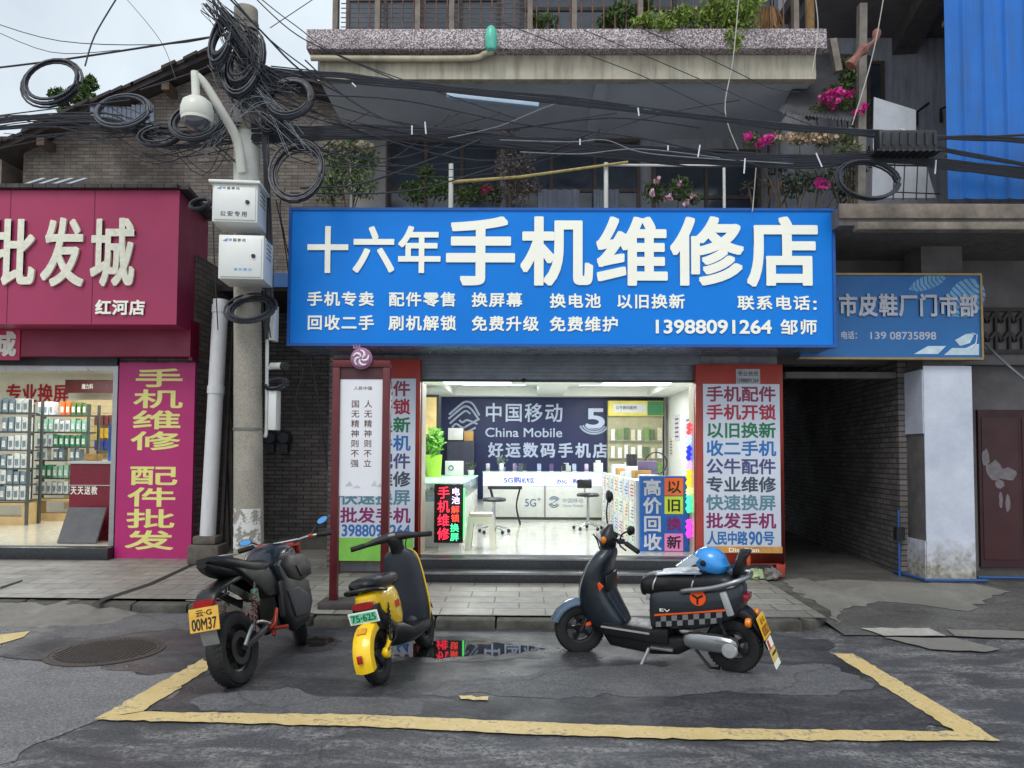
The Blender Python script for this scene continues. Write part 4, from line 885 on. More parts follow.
def rack(px0, px1, ys, Y, label, glabel, grp, cols, per, seed, pyb, pytop):
    q = random.Random(seed); x0, x1, _, _ = R(px0, 450, px1, 460, Y)
    t = thing('goods_rack', label, 'display rack', ((x0 + x1) / 2, Y + .2, .36))
    zt_ = P((px0 + px1) / 2, pytop, Y).z; zo = P((px0 + px1) / 2, pyb, Y).z
    for a in (x0, x1 - .04): B(a, a + .04, Y + .33, Y + .37, .36, zt_).build('post', RK, t); B(a, a + .04, Y, Y + .04, .36, zt_).build('post', RK, t)
    B(x0 + .05, x1 - .05, Y + .02, Y + .36, .36, .5).build('plinth', OAK, t); MB().box(x0 + .05, x1 - .05, Y, Y + .36, zo - .04, zo).box(x0 + .05, x0 + .1, Y + .01, Y + .36, .5, zo - .04).box(x1 - .1, x1 - .05, Y + .01, Y + .36, .5, zo - .04).build('base_cabinet', OAK, t)
    for j, py in enumerate(ys):
        zz = P((px0 + px1) / 2, py, Y).z; hh = (P(10, ys[0], Y).z - P(10, ys[1], Y).z) * .78
        B(x0 + .05, x1 - .05, Y + .05, Y + .33, zz - .025, zz).build('shelf', RK, t)
        for i in range(per):
            wd = (x1 - x0 - .14) / per; xx = x0 + .07 + wd * i
            if q.random() < .06: continue
            k = cols[j][min(len(cols[j]) - 1, int(i * len(cols[j]) / per))]
            g_ = MB().box(xx + .01, xx + wd * .88, Y + .06, Y + .2, zz + .001, zz + hh * q.uniform(.82, 1)); g_.cur = 1; g_.box(xx + wd * .2, xx + wd * .68, Y + .055, Y + .0595, zz + hh * .18, zz + hh * .6)
            tag(g_.build('boxed_accessory', [GP[k], GP[(0 if k else 2)]]), glabel, 'boxed goods', grp)
rack(-40, 29, [412, 431, 449.5, 468, 484, 500], 12.6, 'steel goods rack of pale boxes at the left of the accessory shop', 'pale boxed phone accessory on the left steel rack', 'boxes on the left goods rack', [[3, 2, 2, 0], [2, 0, 2, 0], [0, 2, 0], [2, 2, 0], [2, 0, 2], [2, 2, 0]], 9, 3, 503, 399)
rack(30, 88, [414.5, 431.5, 446.5, 460, 478, 494], 13.4, 'steel goods rack topped by orange boxes in the accessory shop', 'boxed phone accessory on the rack topped by orange boxes', 'boxes on the middle goods rack', [[0, 4, 5], [3, 0, 3], [0, 1, 1], [0, 2, 2], [1, 3, 1], [0, 0, 3]], 9, 5, 499, 404)
q = random.Random(6)
for j, (py, k) in enumerate(((425, 6), (438, 7), (450, 8))):
    for i in range(4):
        px = 92 + i * 5; x0, x1, z0, z1 = R(px, py - 10, px + 4, py, 14.3); g_ = MB().box(x0, x1, 14.38, 14.44, z0, z1).box((x0 + x1) / 2 - .01, (x0 + x1) / 2 + .01, 14.44, 14.52, z1 - .03, z1 - .02)
        tag(g_.build('hanging_pack', GP[k]), 'coloured packet hung on the slatted display wall', 'packet', 'packets on the slatted wall')
x0, x1, z0, z1 = R(69, 461, 113, 545, 10.5); rcn = thing('shop_counter', 'crimson shop counter with white top just inside the accessory shop', 'counter', ((x0 + x1) / 2, 10.8, .36))
rb = B(x0, x1, 10.5, 11.1, .36, z1 - .04).build('front_panel', mat('crimson_laminate', (124, 24, 46), .3, var=.06), rcn); B(x0 - .02, x1 + .02, 10.47, 11.12, z1 - .038, z1).build('top', CWHITE, rcn)
_, _, c0, c1 = R(69, 486, 113, 495, 10.49); B(x0 + .002, x1 - .002, 10.49, 10.499, c1 + .004, c1 + .014).build('pinstripe', CWHITE, rcn); sigtext(rb, '天天送教', 71, 486.5, 97, 494.5, 10.5, LETTER, 0, .02, gap=.3)
boxthing('payment_kiosk', 'small blue and white device standing on the crimson counter', 'device', 108, 424, 114.5, 460, 10.55, .2, mat('blue_kiosk', (50, 110, 190), .4, var=.5, scale=2.2), z1 + .001)
boxthing('tool_tray', 'brown tray on the crimson counter in the accessory shop', 'tray', 84, 454, 95, 460.5, 10.7, .2, mat('kraft', (176, 138, 82)), z1 + .001)
x0, x1, z0, z1 = R(66, 508, 104, 541, 10.3); gb = MB().box(x0, x1, -.02, .02, 0, z1 - .36); o = tag(MB().bar((0, 10.12, .365), (0, 10.36, z1), x1 - x0, .03, (0, -1, .3)).build('grey_board', mat('grey_rubber_mat', (92, 92, 96), .7, var=.12)), 'grey rubber sheet leaning against the crimson counter', 'board'); o.location.x = (x0 + x1) / 2
# ------------------------------------------------------------------ brick gable house behind
YG = 15.4
gh = thing('brick_house', 'old grey brick gable house with sagging tiled roof behind the pole', 'house', (-5.5, YG, .2))
pk, el, er = P(215, 66, YG), P(12, 156, YG), P(345, 128, YG)
gr = er.x
gx0, gx1 = el.x + .25, BX0 - .02
zl_, zr_ = P(30, 152, YG).z, P(330, 124, YG).z
MB().loft([[Vector((gx0, y, .0)), Vector((gx1, y, 0)), Vector((gx1, y, zr_)), Vector((pk.x, y, pk.z - .1)), Vector((gx0, y, zl_))] for y in (YG, YG + 8)]).build('wall', OLDBR, gh)
rf = MB(); q = random.Random(8)
for (a, c) in ((Vector((el.x - .15, 0, el.z - .02)), Vector((pk.x, 0, pk.z + .06))), (Vector((pk.x, 0, pk.z + .06)), Vector((gx1 + .3, 0, zr_ + .0)))):
    n = 20
    for i in range(n):
        p0 = a.lerp(c, i / n); p1 = a.lerp(c, (i + 1.25) / n); s_ = .04 if a.x < pk.x - .01 else .04
        rf.loft([[p0 + Vector((0, y, 0)), p1 + Vector((0, y, 0)), p1 + Vector((0, y, .07)), p0 + Vector((0, y, .05 + q.uniform(0, .03)))] for y in (YG - .5 + q.uniform(-.05, .05), YG + 8.2)])
    rf.loft([[a + Vector((0, y, -.1)), c + Vector((0, y, -.1)), c + Vector((0, y, 0)), a + Vector((0, y, 0))] for y in (YG - .4, YG + 8.1)])
rf.build('roof', mat('dark_clay_tile', (58, 50, 50), .85, var=.35, scale=5, bmp=.5, dirt=.4), gh)
for k in (.2, .5, .8):
    a = Vector((el.x, YG - .3, el.z - .2)).lerp(Vector((pk.x, YG - .3, pk.z - .2)), k); MB().box(a.x - .08, a.x + .08, YG - .4, YG - .001, a.z - .12, a.z + .04).build('purlin_end', mat('old_timber', (84, 66, 54), .8, var=.3), gh)
# passage beside the shop: dark canopy with a blue front strip
ps = thing('passage_canopy', 'low canopy with blue edge roofing the dark passage beside the pole', 'canopy', (P(285, 290, 10.6).x, 10.6, 3.8))
cz_ = P(280, 286, 10.5).z
B(LX1 + .02, BX0 - .02, 10.55, 12.34, cz_ - .06, cz_ + .02).build('deck', mat('rusted_deck', (62, 56, 54), .8), ps)
_, _, c0, c1 = R(262, 273, 292, 287, 10.5); B(P(262, 280, 10.5).x, BX0 - .025, 10.5, 10.549, c0, c1 + .0).build('edge_strip', mat('blue_edge_strip', (40, 92, 150), .5, dirt=.3), ps)
bw = thing('passage_wall', 'dark brick wall closing the passage beside the phone shop', 'wall', (P(285, 500, 11).x, 11.2, .2))
MB().box(LX1 + .02, -2.41, 12.2, 12.35, .1, cz_ - .07).box(-2.41, -2.32, 9.3, 12.35, .1, cz_ - .07).build('brickwork', DKBR, bw)
struct('passage_floor', B(LX1, -2.32, 9.9, 12.4, .0, zp(0, 9.9) - .002), CONC)
struct('passage_step', B(P(270, 560, 10.6).x, -2.42, 10.9, 12.19, .2, .34), mat('step_concrete', (84, 80, 74), .85, var=.2, bmp=.4))
for px, nm, sc_ in ((284, 'utility_meter', 1), (270, 'utility_meter', .95)):
    p = P(px, 438, 12.1); t = thing(nm, 'round dim meter on the dark passage wall, %s' % ('the farther from the pole' if px == 284 else 'the nearer to the pole'), 'meter', tuple(p))
    MB().lathe([(.001, -.06), (.09, -.06), (.12, 0), (.12, .1)], p, 'Y', 18).build('dial', mat('meter_grey', (70, 72, 80), .4), t, smooth=True); MB().box(p.x - .07, p.x + .07, 12.06, 12.19, p.z - .24, p.z - .1).build('terminal_box', mat('meter_grey', (70, 72, 80)), t)
# PVC drain down the corner of the red shop
dp = thing('drain_pipe', 'thick white drain pipe standing in a concrete socket beside the pink banner', 'pipe', (P(208, 545, 9.55).x, 9.55, zp(0, 9.55)))
PVC = mat('white_pvc', (206, 206, 208), .4, var=.05, dirt=.3, streak=True)
pt, pb_ = P(221, 300, 9.6), P(207.5, 540, 9.55)
MB().cyl(pb_, pt, .098, 18).build('pipe', PVC, dp, smooth=True)
for k in (.96, .62): p = pb_.lerp(pt, k); MB().cyl(p - (pt - pb_).normalized() * .05, p + (pt - pb_).normalized() * .05, .108, 18).build('collar', PVC, dp, smooth=True)
MB().box(pb_.x - .2, pb_.x + .2, 9.4, 9.75, zp(0, 9.5), pb_.z - .05).box(pb_.x - .15, pb_.x + .15, 9.43, 9.7, pb_.z - .048, pb_.z + .06).build('socket', mat('rough_concrete', (96, 90, 82), .9, var=.3, bmp=.8, dirt=.5), dp, bevel=.025)
# thin pipes and bars leaning in the gap
gpb = thing('scrap_rods', 'bundle of dark rods leaning in the gap behind the drain pipe', 'rods', (P(227, 545, 10.2).x, 10.2, zp(0, 10.2)))
for a, b_ in (((221, 548), (232, 330)), ((228, 552), (224, 400)), ((233, 550), (229, 360)), ((236, 552), (236, 300))): MB().cyl(P(a[0], a[1], 10.1), P(b_[0], b_[1], 10.5), .025, 6).build('rod', mat('dark_iron', (52, 46, 44), .7, .3, .3), gpb)

# ------------------------------------------------------------------ building on the right
CONCR = mat('weathered_concrete', (104, 100, 100), .9, var=.2, scale=1.5, bmp=.5, dirt=.7, dirtc=(52, 50, 50), streak=True)
DCON = mat('sooty_concrete', (112, 108, 110), .9, var=.2, scale=2, bmp=.3, dirt=.5, dirtc=(66, 62, 64))
rb_ = thing('shop_building', 'sooty concrete building with deep canopy over a dark covered alley', 'building', (6.5, 9.2, .13))
def rpart(name, mb, m, par=None, **kw): return mb.build(name, m, par or rb_, **kw)
RX0, RX1 = 3.58, 13.0
cy = 8.0; _, _, c0, c1 = R(836, 207, 1024, 231, cy)
rpart('canopy_slab', B(P(839, 220, cy).x, RX1, cy, 10.1, c0 + .06, c1), CONCR)
q = random.Random(12); lip = MB()
lx0 = P(856, 225, 7.98).x
lip.box(lx0, RX1, cy - .06, cy + .08, c0, c0 + .085); lip.box(P(839, 225, 7.98).x, RX1, cy - .03, cy - .001, c0 + .13, c1 + .03)
rpart('canopy_edge', lip, mat('stained_ledge', (132, 122, 112), .9, var=.3, scale=5, bmp=.6, dirt=.9, dirtc=(46, 40, 38)), bevel=.012)
rpart('lower_wall', MB().box(3.27, RX1, 9.45, 9.7, 2.78, c0 + .06).box(P(972, 450, 9.6).x + .02, RX1, 9.62, 9.85, .1, 2.78).box(RX0, RX1, 9.45, 10.1, c1, c1 + .3), DCON)
rpart('alley_ceiling', B(3.27, 9, 9.7, 22, 3.25, 3.4), DCON)
al = MB().loft([[Vector((x, y, z)) for x, y in ((4.66, 9.15), (5.4, 16), (5.6, 16), (4.9, 9.15))] for z in (.0, 3.24)])
rpart('alley_wall', al, DKBR)
rpart('alley_wall', MB().box(3.3, 5.6, 19, 19.2, 0, 3.24), DKBR)
rpart('alley_beam', B(3.3, 4.9, 9.2, 9.35, P(850, 378, 9.2).z, P(850, 372, 9.2).z), DCON)
# painted column
x0, x1, z0, z1 = R(925, 367, 972, 580, 8.75)
col = MB().box(x0, x1, 8.75, 9.2, 0, z1)
pc = rpart('column', col, mat('column_concrete', (96, 94, 94), .85, var=.2, bmp=.4, dirt=.5, dirtc=(60, 56, 54)), bevel=.012)
CWP, nt, b = nodes('limewashed_column'); g = geoco(nt); sz = nt.nodes.new('ShaderNodeSeparateXYZ'); L(nt, g, sz.inputs[0])
base = ramp(nt, noise(nt, g, 2.2, 7), [(.3, lin((176, 182, 198))), (.7, lin((206, 211, 224)))])
ad = N(nt, 'ShaderNodeMath', operation='MULTIPLY_ADD'); L(nt, noise(nt, g, 6, 8, .7), ad.inputs[0]); ad.inputs[1].default_value = .7; L(nt, sz.outputs[2], ad.inputs[2])
L(nt, mixc(nt, ramp(nt, ad.outputs[0], [(.62, (1, 1, 1)), (1.0, (0, 0, 0))]), base, ramp(nt, noise(nt, g, 12, 8, .7), [(.35, lin((112, 106, 96))), (.65, lin((186, 182, 172)))])), b.inputs['Base Color']); b.inputs['Roughness'].default_value = .8
bump(nt, b, noise(nt, g, 18, 7), .4, .01)
z_s = P(910, 434, 9).z
MB().box(x0 - .004, x1 + .012, 8.735, 8.749, .13, z1 + .01).build('limewash_coat', CWP, pc)
MB().box(x0 - .014, x0 - .002, 8.751, 9.195, z_s, z1 - .03).build('limewash_coat', CWP, pc)
MB().box(x0 - .016, x0 - .002, 8.752, 9.19, .13, .62).build('limewash_coat', CWP, pc)
rpart('column', B(x0 + .03, x1 - .03, 8.8, 9.18, z1 + .0, c0 + .06), DCON)
BP = mat('blue_water_pipe', (40, 84, 142), .4, var=.15, dirt=.3)
wp = thing('water_pipe', 'thin blue water pipe running round the foot of the white column', 'pipe', (x0, 8.7, za(0, 8.7)))
MB().tube([(x0 - .1, 9.3, za(0, 9.0) + .03), (x0 - .05, 8.70, za(0, 8.7) + .03), (x1 + .12, 8.69, za(0, 8.7) + .03)], .018, 8).build('pipe', BP, wp)
MB().cyl((x0 - .14, 9.1, .15), (x0 - .14, 9.1, P(898, 510, 9.1).z), .016, 8).build('riser', BP, wp); MB().box(x0 - .19, x0 - .09, 9.05, 9.14, P(898, 540, 9.1).z, P(898, 527, 9.1).z).build('valve', DKP, wp)
tag(MB().tube([(P(978, 583, 8.9).x, 8.9, za(0, 8.9) + .03), (P(1024, 584, 8.85).x + .5, 8.85, za(0, 8.85) + .03)], .016, 8).build('water_pipe', BP), 'short blue pipe on the ground before the dark red door', 'pipe')
# dark red door and lattice
x0, x1, z0, z1 = R(978, 410, 1060, 558, 9.6)
dr = B(x0, x1, 9.57, 9.619, .2, z1).build('door', mat('dark_red_door', (58, 28, 32), .55, var=.15, scale=3, dirt=.3), rb_)
for a_, c_ in ((x0 + .04, (x0 + x1) / 2 - .03), ((x0 + x1) / 2 + .03, x1 - .04)): B(a_, c_, 9.562, 9.5695, .3, z1 - .1).build('door_leaf', mat('dark_red_leaf', (66, 32, 36), .5, var=.15, scale=3), dr)
sm_ = MB(); q = random.Random(3)
for px, py, rx_, rz_ in ((986, 458, .05, .12), (994, 470, .1, .12), (1006, 474, .13, .09), (1000, 484, .06, .06), (1001, 500, .025, .12), (1008, 503, .03, .13)):
    p = P(px, py, 9.556); nn_ = 14
    sm_.add([(p.x + rx_ * math.cos(2 * PI * i / nn_) * q.uniform(.75, 1.15), 9.5595, p.z + rz_ * math.sin(2 * PI * i / nn_) * q.uniform(.75, 1.15)) for i in range(nn_)], [tuple(range(nn_))])
for i, v in enumerate(sm_.v): v.y -= .0002 * (i // 14)
sm_.build('paint_smear', mat('pale_smear', (122, 116, 120), .8, var=.2, scale=14), dr, recalc=False)
lt = MB(); x0, x1, z0, z1 = R(980, 312, 1060, 350, 9.44)
for i in range(6):
    xx = x0 + i * (x1 - x0) / 6; ww = (x1 - x0) / 6
    lt.box(xx, xx + .03, 9.40, 9.449, z0, z1)
    for k in (0, 1):
        zz = z0 + k * (z1 - z0) / 2; hh = (z1 - z0) / 2
        lt.bar((xx + .03, 9.42, zz + hh * .9), (xx + ww / 2, 9.42, zz + hh * .45), .05, .04); lt.bar((xx + ww, 9.42, zz + hh * .9), (xx + ww / 2, 9.42, zz + hh * .45), .05, .04)
lt.box(x0, x1, 9.40, 9.449, z0 - .05, z0).box(x0, x1, 9.40, 9.449, z1, z1 + .05)
rpart('lattice_vent', lt, mat('lattice_concrete', (70, 66, 66), .9))
# second sign, of the shoe workshop
YS2 = 8.66; x0, x1, z0, z1 = R(800, 275.5, 980, 357.5, YS2)
s2 = thing('shop_sign', 'faded blue shoe workshop sign with leaf pattern, partly behind the wide sign', 'sign', ((x0 + x1) / 2, YS2, z0))
B(x0, x1, YS2, YS2 + .06, z0, z1).build('panel', mat('faded_sign_blue', (30, 100, 164), .5, var=.12, scale=1.2, dirt=.3, dirtc=(40, 68, 100)), s2)
t = .025; MB().box(x0 - .02, x1 + .02, YS2 - .02, YS2 + .08, z1, z1 + t).box(x0 - .02, x1 + .02, YS2 - .02, YS2 + .08, z0 - t, z0).box(x1, x1 + t, YS2 - .02, YS2 + .08, z0 + .001, z1 - .001).build('frame', mat('brass_frame', (150, 128, 88), .4, .5), s2)
GLT = mat('dull_letter', (176, 178, 190), .5, var=.1, dirt=.2)
sigtext(s2, '市皮鞋厂门市部', 839, 295.5, 976, 316.5, YS2, GLT, .02, .03, gap=.2)
sigtext(s2, '电话：', 841, 331.5, 861, 339, YS2, GLT, 0, .02); sigtext(s2, '139', 870.5, 332, 886, 339, YS2, GLT, 0, .02); sigtext(s2, '08735898', 890, 332, 936, 339.5, YS2, GLT, 0, .02)
LB = mat('pale_leaf_print', (110, 160, 200), .5, var=.2)
def leafprint(cx_, cy_, ln_, wd_, ang, m, n=9):
    mb = MB(); c = P(cx_, cy_, YS2 - .002); d = Vector((math.cos(ang), 0, math.sin(ang))); e = Vector((-d.z, 0, d.x))
    for k in range(n):
        t0 = (k + .08) / n - .5; t1 = (k + .8) / n - .5; w0 = wd_ * math.sqrt(max(.02, 1 - (2 * t0) ** 2)); w1 = wd_ * math.sqrt(max(.02, 1 - (2 * t1) ** 2))
        for s_ in (1, -1): mb.add([c + d * ln_ * t0 + Vector((0, -.0003 * (s_ > 0), 0)), c + d * ln_ * t1, c + d * (ln_ * (t1 + .06)) + e * s_ * w1, c + d * (ln_ * (t0 + .06)) + e * s_ * w0], [(0, 1, 2, 3)])
    return mb.build('leaf_print', m, s2, recalc=False)
leafprint(926, 283, .45, .08, .35, LB); leafprint(965, 300, .5, .2, .9, LB)
PP = mat('shoe_print_white', (190, 210, 222), .5, var=.15)
sp_ = MB()
for pts in ([(914, 354), (928, 346), (946, 346), (938, 354)], [(944, 355), (952, 348), (966, 348), (974, 344), (979, 344), (979, 355)], [(955, 340), (966, 334), (975, 333), (970, 343), (960, 346)]):
    v_ = [P(a, c, YS2 - .003) for a, c in pts]; sp_.add(v_, [tuple(range(len(v_)))])
sp_.build('shoe_print', PP, s2, recalc=False)
sl_ = P(965, 345, YS2 - .0045); sp2 = MB().tube([P(972, 333, YS2 - .006), P(977, 335, YS2 - .006), P(976, 343, YS2 - .006), P(971, 349, YS2 - .006)], .008, 6); sp2.build('strap_print', PP, s2)
# upper floor, recessed
rpart('upper_wall', MB().box(RX0, RX1, 10.1, 10.4, c1 + .3, 9.4).box(RX1 - .2, RX1, 10.4, 20, 0, 9.4).box(RX0, RX0 + .2, 10.4, 20, 3.4, 9.4).box(RX0 + .2, RX1 - .2, 19.8, 20, 0, 9.4), mat('upper_plaster', (184, 187, 198), .9, var=.15, scale=1.4, bmp=.3, dirt=.6, dirtc=(66, 66, 72), streak=True))
rpart('upper_soffit', MB().box(P(835, 30, 8.6).x, RX1, 8.4, 10.1, P(880, 38, 10.1).z, P(880, 38, 10.1).z + .2), DCON)
zs_ = P(880, 38, 10.1).z
rpart('soffit_beam', MB().bar((P(945, 5, 8.5).x, 8.42, zs_ - .12), (P(905, 60, 10.05).x, 10.09, zs_ - .12), .3, .24), CONCR)
rpart('floor_slab', B(RX0, RX1, 8.4, 20, zs_ + .201, zs_ + .35), CONCR); rpart('roof', B(RX0, RX1, 8.3, 20.1, 9.4, 9.6), CONCR)
x0, x1, z0, z1 = R(866, 62, 884, 130, 10.08); window(x0, x1, z0, z1, 10.097, 1, (DKWOOD, DKGLASS), rb_)
rpart('wall_bracket', MB().tube([P(917, 125, 10.05), P(917, 112, 10.05), P(929, 103, 9.9)], .018, 6).tube([P(941, 122, 10.05), P(941, 109, 10.05), P(952, 104, 9.9)], .018, 6), mat('dark_iron', (52, 46, 44), .7))
# blue corrugated sheeting
cgm = mat('blue_sheet_metal', (30, 106, 190), .45, .2, .12, 1.6, dirt=.6, dirtc=(62, 84, 112), streak=True)
cgs = thing('corrugated_sheeting', 'blue corrugated metal sheeting hung down the upper right facade', 'sheeting', (6.5, 8.25, 4.5))
x0 = P(946, 100, 8.25).x; zt0, zb0 = 8.6, P(985, 199, 8.25).z
pr = []
xx = x0; k = 0
while xx < RX1 - .5:
    pr += [(xx, 8.25), (xx + .17, 8.25), (xx + .19, 8.22), (xx + .215, 8.22), (xx + .235, 8.25)]; xx += .24
MB().loft([[Vector((x, y, z)) for x, y in pr] + [Vector((x, y + .004, z)) for x, y in reversed(pr)] for z in (zb0, zt0)]).build('sheet', cgm, cgs)
MB().box(x0, RX1 - .5, 8.256, 8.3, zb0 + .5, zb0 + .56).box(x0, RX1 - .5, 8.256, 8.3, zb0 + 2, zb0 + 2.06).build('batten', RUST, cgs)
# clutter of the gap between the buildings
csh = thing('corrugated_sheet', 'grey corrugated roofing sheet leaning beside the bougainvillea', 'roofing sheet', tuple(P(810, 113, 8.9)))
def warped(pxs, Y0, Y1, n=20, amp=.045):
    a, b_, c, d = pxs; top, bot = [], []
    for i in range(n * 4 + 1):
        t = i / (n * 4); dz = amp * math.sin(i * PI / 2)
        pt_ = P(a[0] + (b_[0] - a[0]) * t, a[1] + (b_[1] - a[1]) * t, Y0); pb2 = P(d[0] + (c[0] - d[0]) * t, d[1] + (c[1] - d[1]) * t, Y1)
        top.append(pt_ + Vector((0, dz, dz))); bot.append(pb2 + Vector((0, dz, dz)))
    m = MB(); m.add(top + bot, [(i, i + 1, len(top) + i + 1, len(top) + i) for i in range(len(top) - 1)]); return m
warped([(815, 53), (872, 56), (850, 120), (780, 112)], 9.6, 8.7).build('sheet', mat('grey_asbestos', (78, 78, 83), .9, var=.2, dirt=.4), csh, recalc=False)
MB().bar(P(783, 110, 8.8), P(848, 118, 8.8), .06, .04).build('batten', mat('old_timber', (84, 66, 54)), csh)
for pts, Y, lab in (([(874, 97), (916, 110), (916, 131), (936, 198), (872, 198)], 8.75, 'upper white board leaning at the gap under the grey wall'),):
    v_ = [P(a, c, Y) for a, c in pts]; m = MB(); m.loft([v_, [v + Vector((0, .015, 0)) for v in v_]]); tag(m.build('white_board', mat('dull_white_board', (176, 180, 188), .6, var=.08, dirt=.25)), 'large dull white board leaning behind the black splice box', 'board')
rpk = MB()
for px in (895, 905, 918, 928): rpk.cyl(P(px, 158, 8.6), P(px - 2, 200, 8.6), .008, 5)
for py in (163, 192): rpk.cyl(P(890, py, 8.6), P(940, py + 2, 8.6), .008, 5)
tag(rpk.build('wire_rack', DKP), 'thin black wire rack standing before the leaning white board', 'rack')
for px, py0, py1, px1, w_, lab in ((862, 5, 208, 860, .09, 'weathered grey timber post rising through the bougainvillea'), (832, 40, 72, 838, .08, 'short grey timber stub beside the balcony corner')):
    tag(MB().bar(P(px, py0, 8.75), P(px1, py1, 8.75), w_, w_).build('timber_post', mat('silver_timber', (122, 116, 110), .85, var=.25, scale=9)), lab, 'post')
rg = MB(); pts = smooth_pts([P(877, 30, 8.5), P(875, 40, 8.5), P(865, 48, 8.5), P(858, 55, 8.5), P(850, 66, 8.5)], 4)
rg.tube(pts, [.035 + .014 * math.sin(i * .9) + .02 * (i > len(pts) * .5) for i in range(len(pts))], 7)
tag(rg.build('rag', mat('faded_pink_cloth', (140, 96, 88), .9, var=.3, scale=12), smooth=True), 'faded pink rag knotted on a cord near the timber post', 'rag')
# junk under the right board
for px, c, lab in ((741, (60, 130, 190), 'crumpled blue plastic bag under the right price board'), (757, (160, 178, 130), 'crumpled pale green bag under the right price board'), (774, (120, 116, 112), 'grey bundle of rags under the right price board')):
    p = P(px, 572, 8.72); mb = MB().ell((p.x, 8.78, zp(0, 8.75) + .05), .11, .08, .07, 16, 10); q = random.Random(px)
    for v in mb.v: v += Vector((q.gauss(0, .012), q.gauss(0, .012), q.gauss(0, .012))); v.z = max(v.z, zp(0, 8.75))
    tag(mb.build('crumpled_bag', mat('bag_%d' % px, c, .4, var=.3, scale=14), smooth=True), lab, 'bag')
# ------------------------------------------------------------------ utility pole and what hangs on it
YP = 8.0
POLEC, nt, b = nodes('spun_concrete_pole'); g = geoco(nt); sz = nt.nodes.new('ShaderNodeSeparateXYZ'); L(nt, g, sz.inputs[0])
sand = ramp(nt, noise(nt, g, 60, 4, .8), [(.35, lin((110, 104, 96))), (.6, lin((178, 171, 158)))]); sand = mixc(nt, .5, sand, ramp(nt, noise(nt, g, 2.5, 7), [(.3, lin((116, 110, 102))), (.7, lin((172, 166, 154)))]))
L(nt, sand, b.inputs['Base Color']); b.inputs['Roughness'].default_value = .9; bump(nt, b, noise(nt, g, 70, 4), .8, .008)
pb_, pt_ = P(249, 590, YP), P(246, 10, YP); pb_.z = zp(0, YP) - .02
po = thing('utility_pole', 'stained concrete utility pole carrying boxes, coils and a dome camera', 'utility pole', tuple(pb_))
MB().tube([pb_.lerp(pt_, i / 16) for i in range(17)], [.158 - .03 * i / 16 for i in range(17)], 24).build('shaft', POLEC, po, smooth=True)
def onpole(py): t = (P(247, py, YP).z - pb_.z) / (pt_.z - pb_.z); return pb_.lerp(pt_, t), .158 - .03 * t
def sleeve(py0, py1, m, name, ex=.004, a0=0, a1=2 * PI):
    p0, r0 = onpole(py0); p1, r1 = onpole(py1); n = 24; rings = []
    for p, r in ((p1, r1), (p0, r0)): rings.append([p + Vector(((r + ex) * math.cos(a0 + (a1 - a0) * i / n), (r + ex) * math.sin(a0 + (a1 - a0) * i / n), 0)) for i in range(n + 1)])
    return MB().loft(rings, caps=False).build(name, m, po, smooth=True, recalc=False)
PW = mat('flaking_whitewash', (206, 206, 200), .8, var=.12, scale=6, dirt=.4, dirtc=(140, 134, 122))
sleeve(134, 186, PW, 'whitewash_band')
for py in (24, 58, 226, 300, 428): sleeve(py, py + 2.4, mat('steel_band', (120, 120, 116), .5, .6), 'steel_band', .009)
PS = nodes('torn_paper'); m, nt, b = PS; b.inputs['Base Color'].default_value = (*lin((206, 206, 202)), 1); b.inputs['Roughness'].default_value = .8
L(nt, ramp(nt, noise(nt, geoco(nt), 9, 7, .7), [(.47, (0, 0, 0)), (.5, (1, 1, 1))]), b.inputs['Alpha'])
sleeve(508, 548, m, 'torn_poster', .003, PI + .5, 2 * PI - .35)
# street control boxes
BOXW = mat('box_enamel', (214, 216, 212), .4, .1, .04, 3, dirt=.25, dirtc=(160, 156, 140))
def pbox(label, px0, py0, px1, py1, Y, d, rot, lid):
    x0, x1, z0, z1 = R(px0, py0, px1, py1, Y); cx = (x0 + x1) / 2; hw = (x1 - x0) / 2; h = z1 - z0
    t = thing('control_box', label, 'control box', (cx, Y, z0))
    for nm, mb, m in ():
        pass
    def l(mb, nm, m, **k):
        for v in mb.v: v += Vector((cx, Y, z0))
        return mb.build(nm, m, t, **k)
    body = l(B(-hw, hw, 0, d, 0, h), 'body', BOXW, bevel=.008)
    dw = hw - .02; l(B(-dw, dw, -.012, -.0005, .02, h - .03), 'door', BOXW, bevel=.004)
    if lid: l(B(-hw - .03, hw + .03, -.04, d + .03, h + .001, h + .03), 'lid', BOXW, bevel=.006)
    l(MB().lathe([(.001, -.02), (.018, -.02), (.022, 0)], (dw * .62, -.012, h * .52), 'Y', 12), 'lock', DKP)
    vt = MB()
    for i in range(4):
        for j in range(5): vt.box(hw + .0005, hw + .003, d * .3 + i * .05, d * .3 + i * .05 + .02, h * .55 + j * .045, h * .55 + j * .045 + .02)
    l(vt, 'vent', DKP)
    t.rotation_euler = (0, 0, rot); return t, cx, hw, h, z0
INKB = mat('box_ink', (70, 80, 96), .6); LBLUE = mat('box_blue', (90, 150, 210), .5)
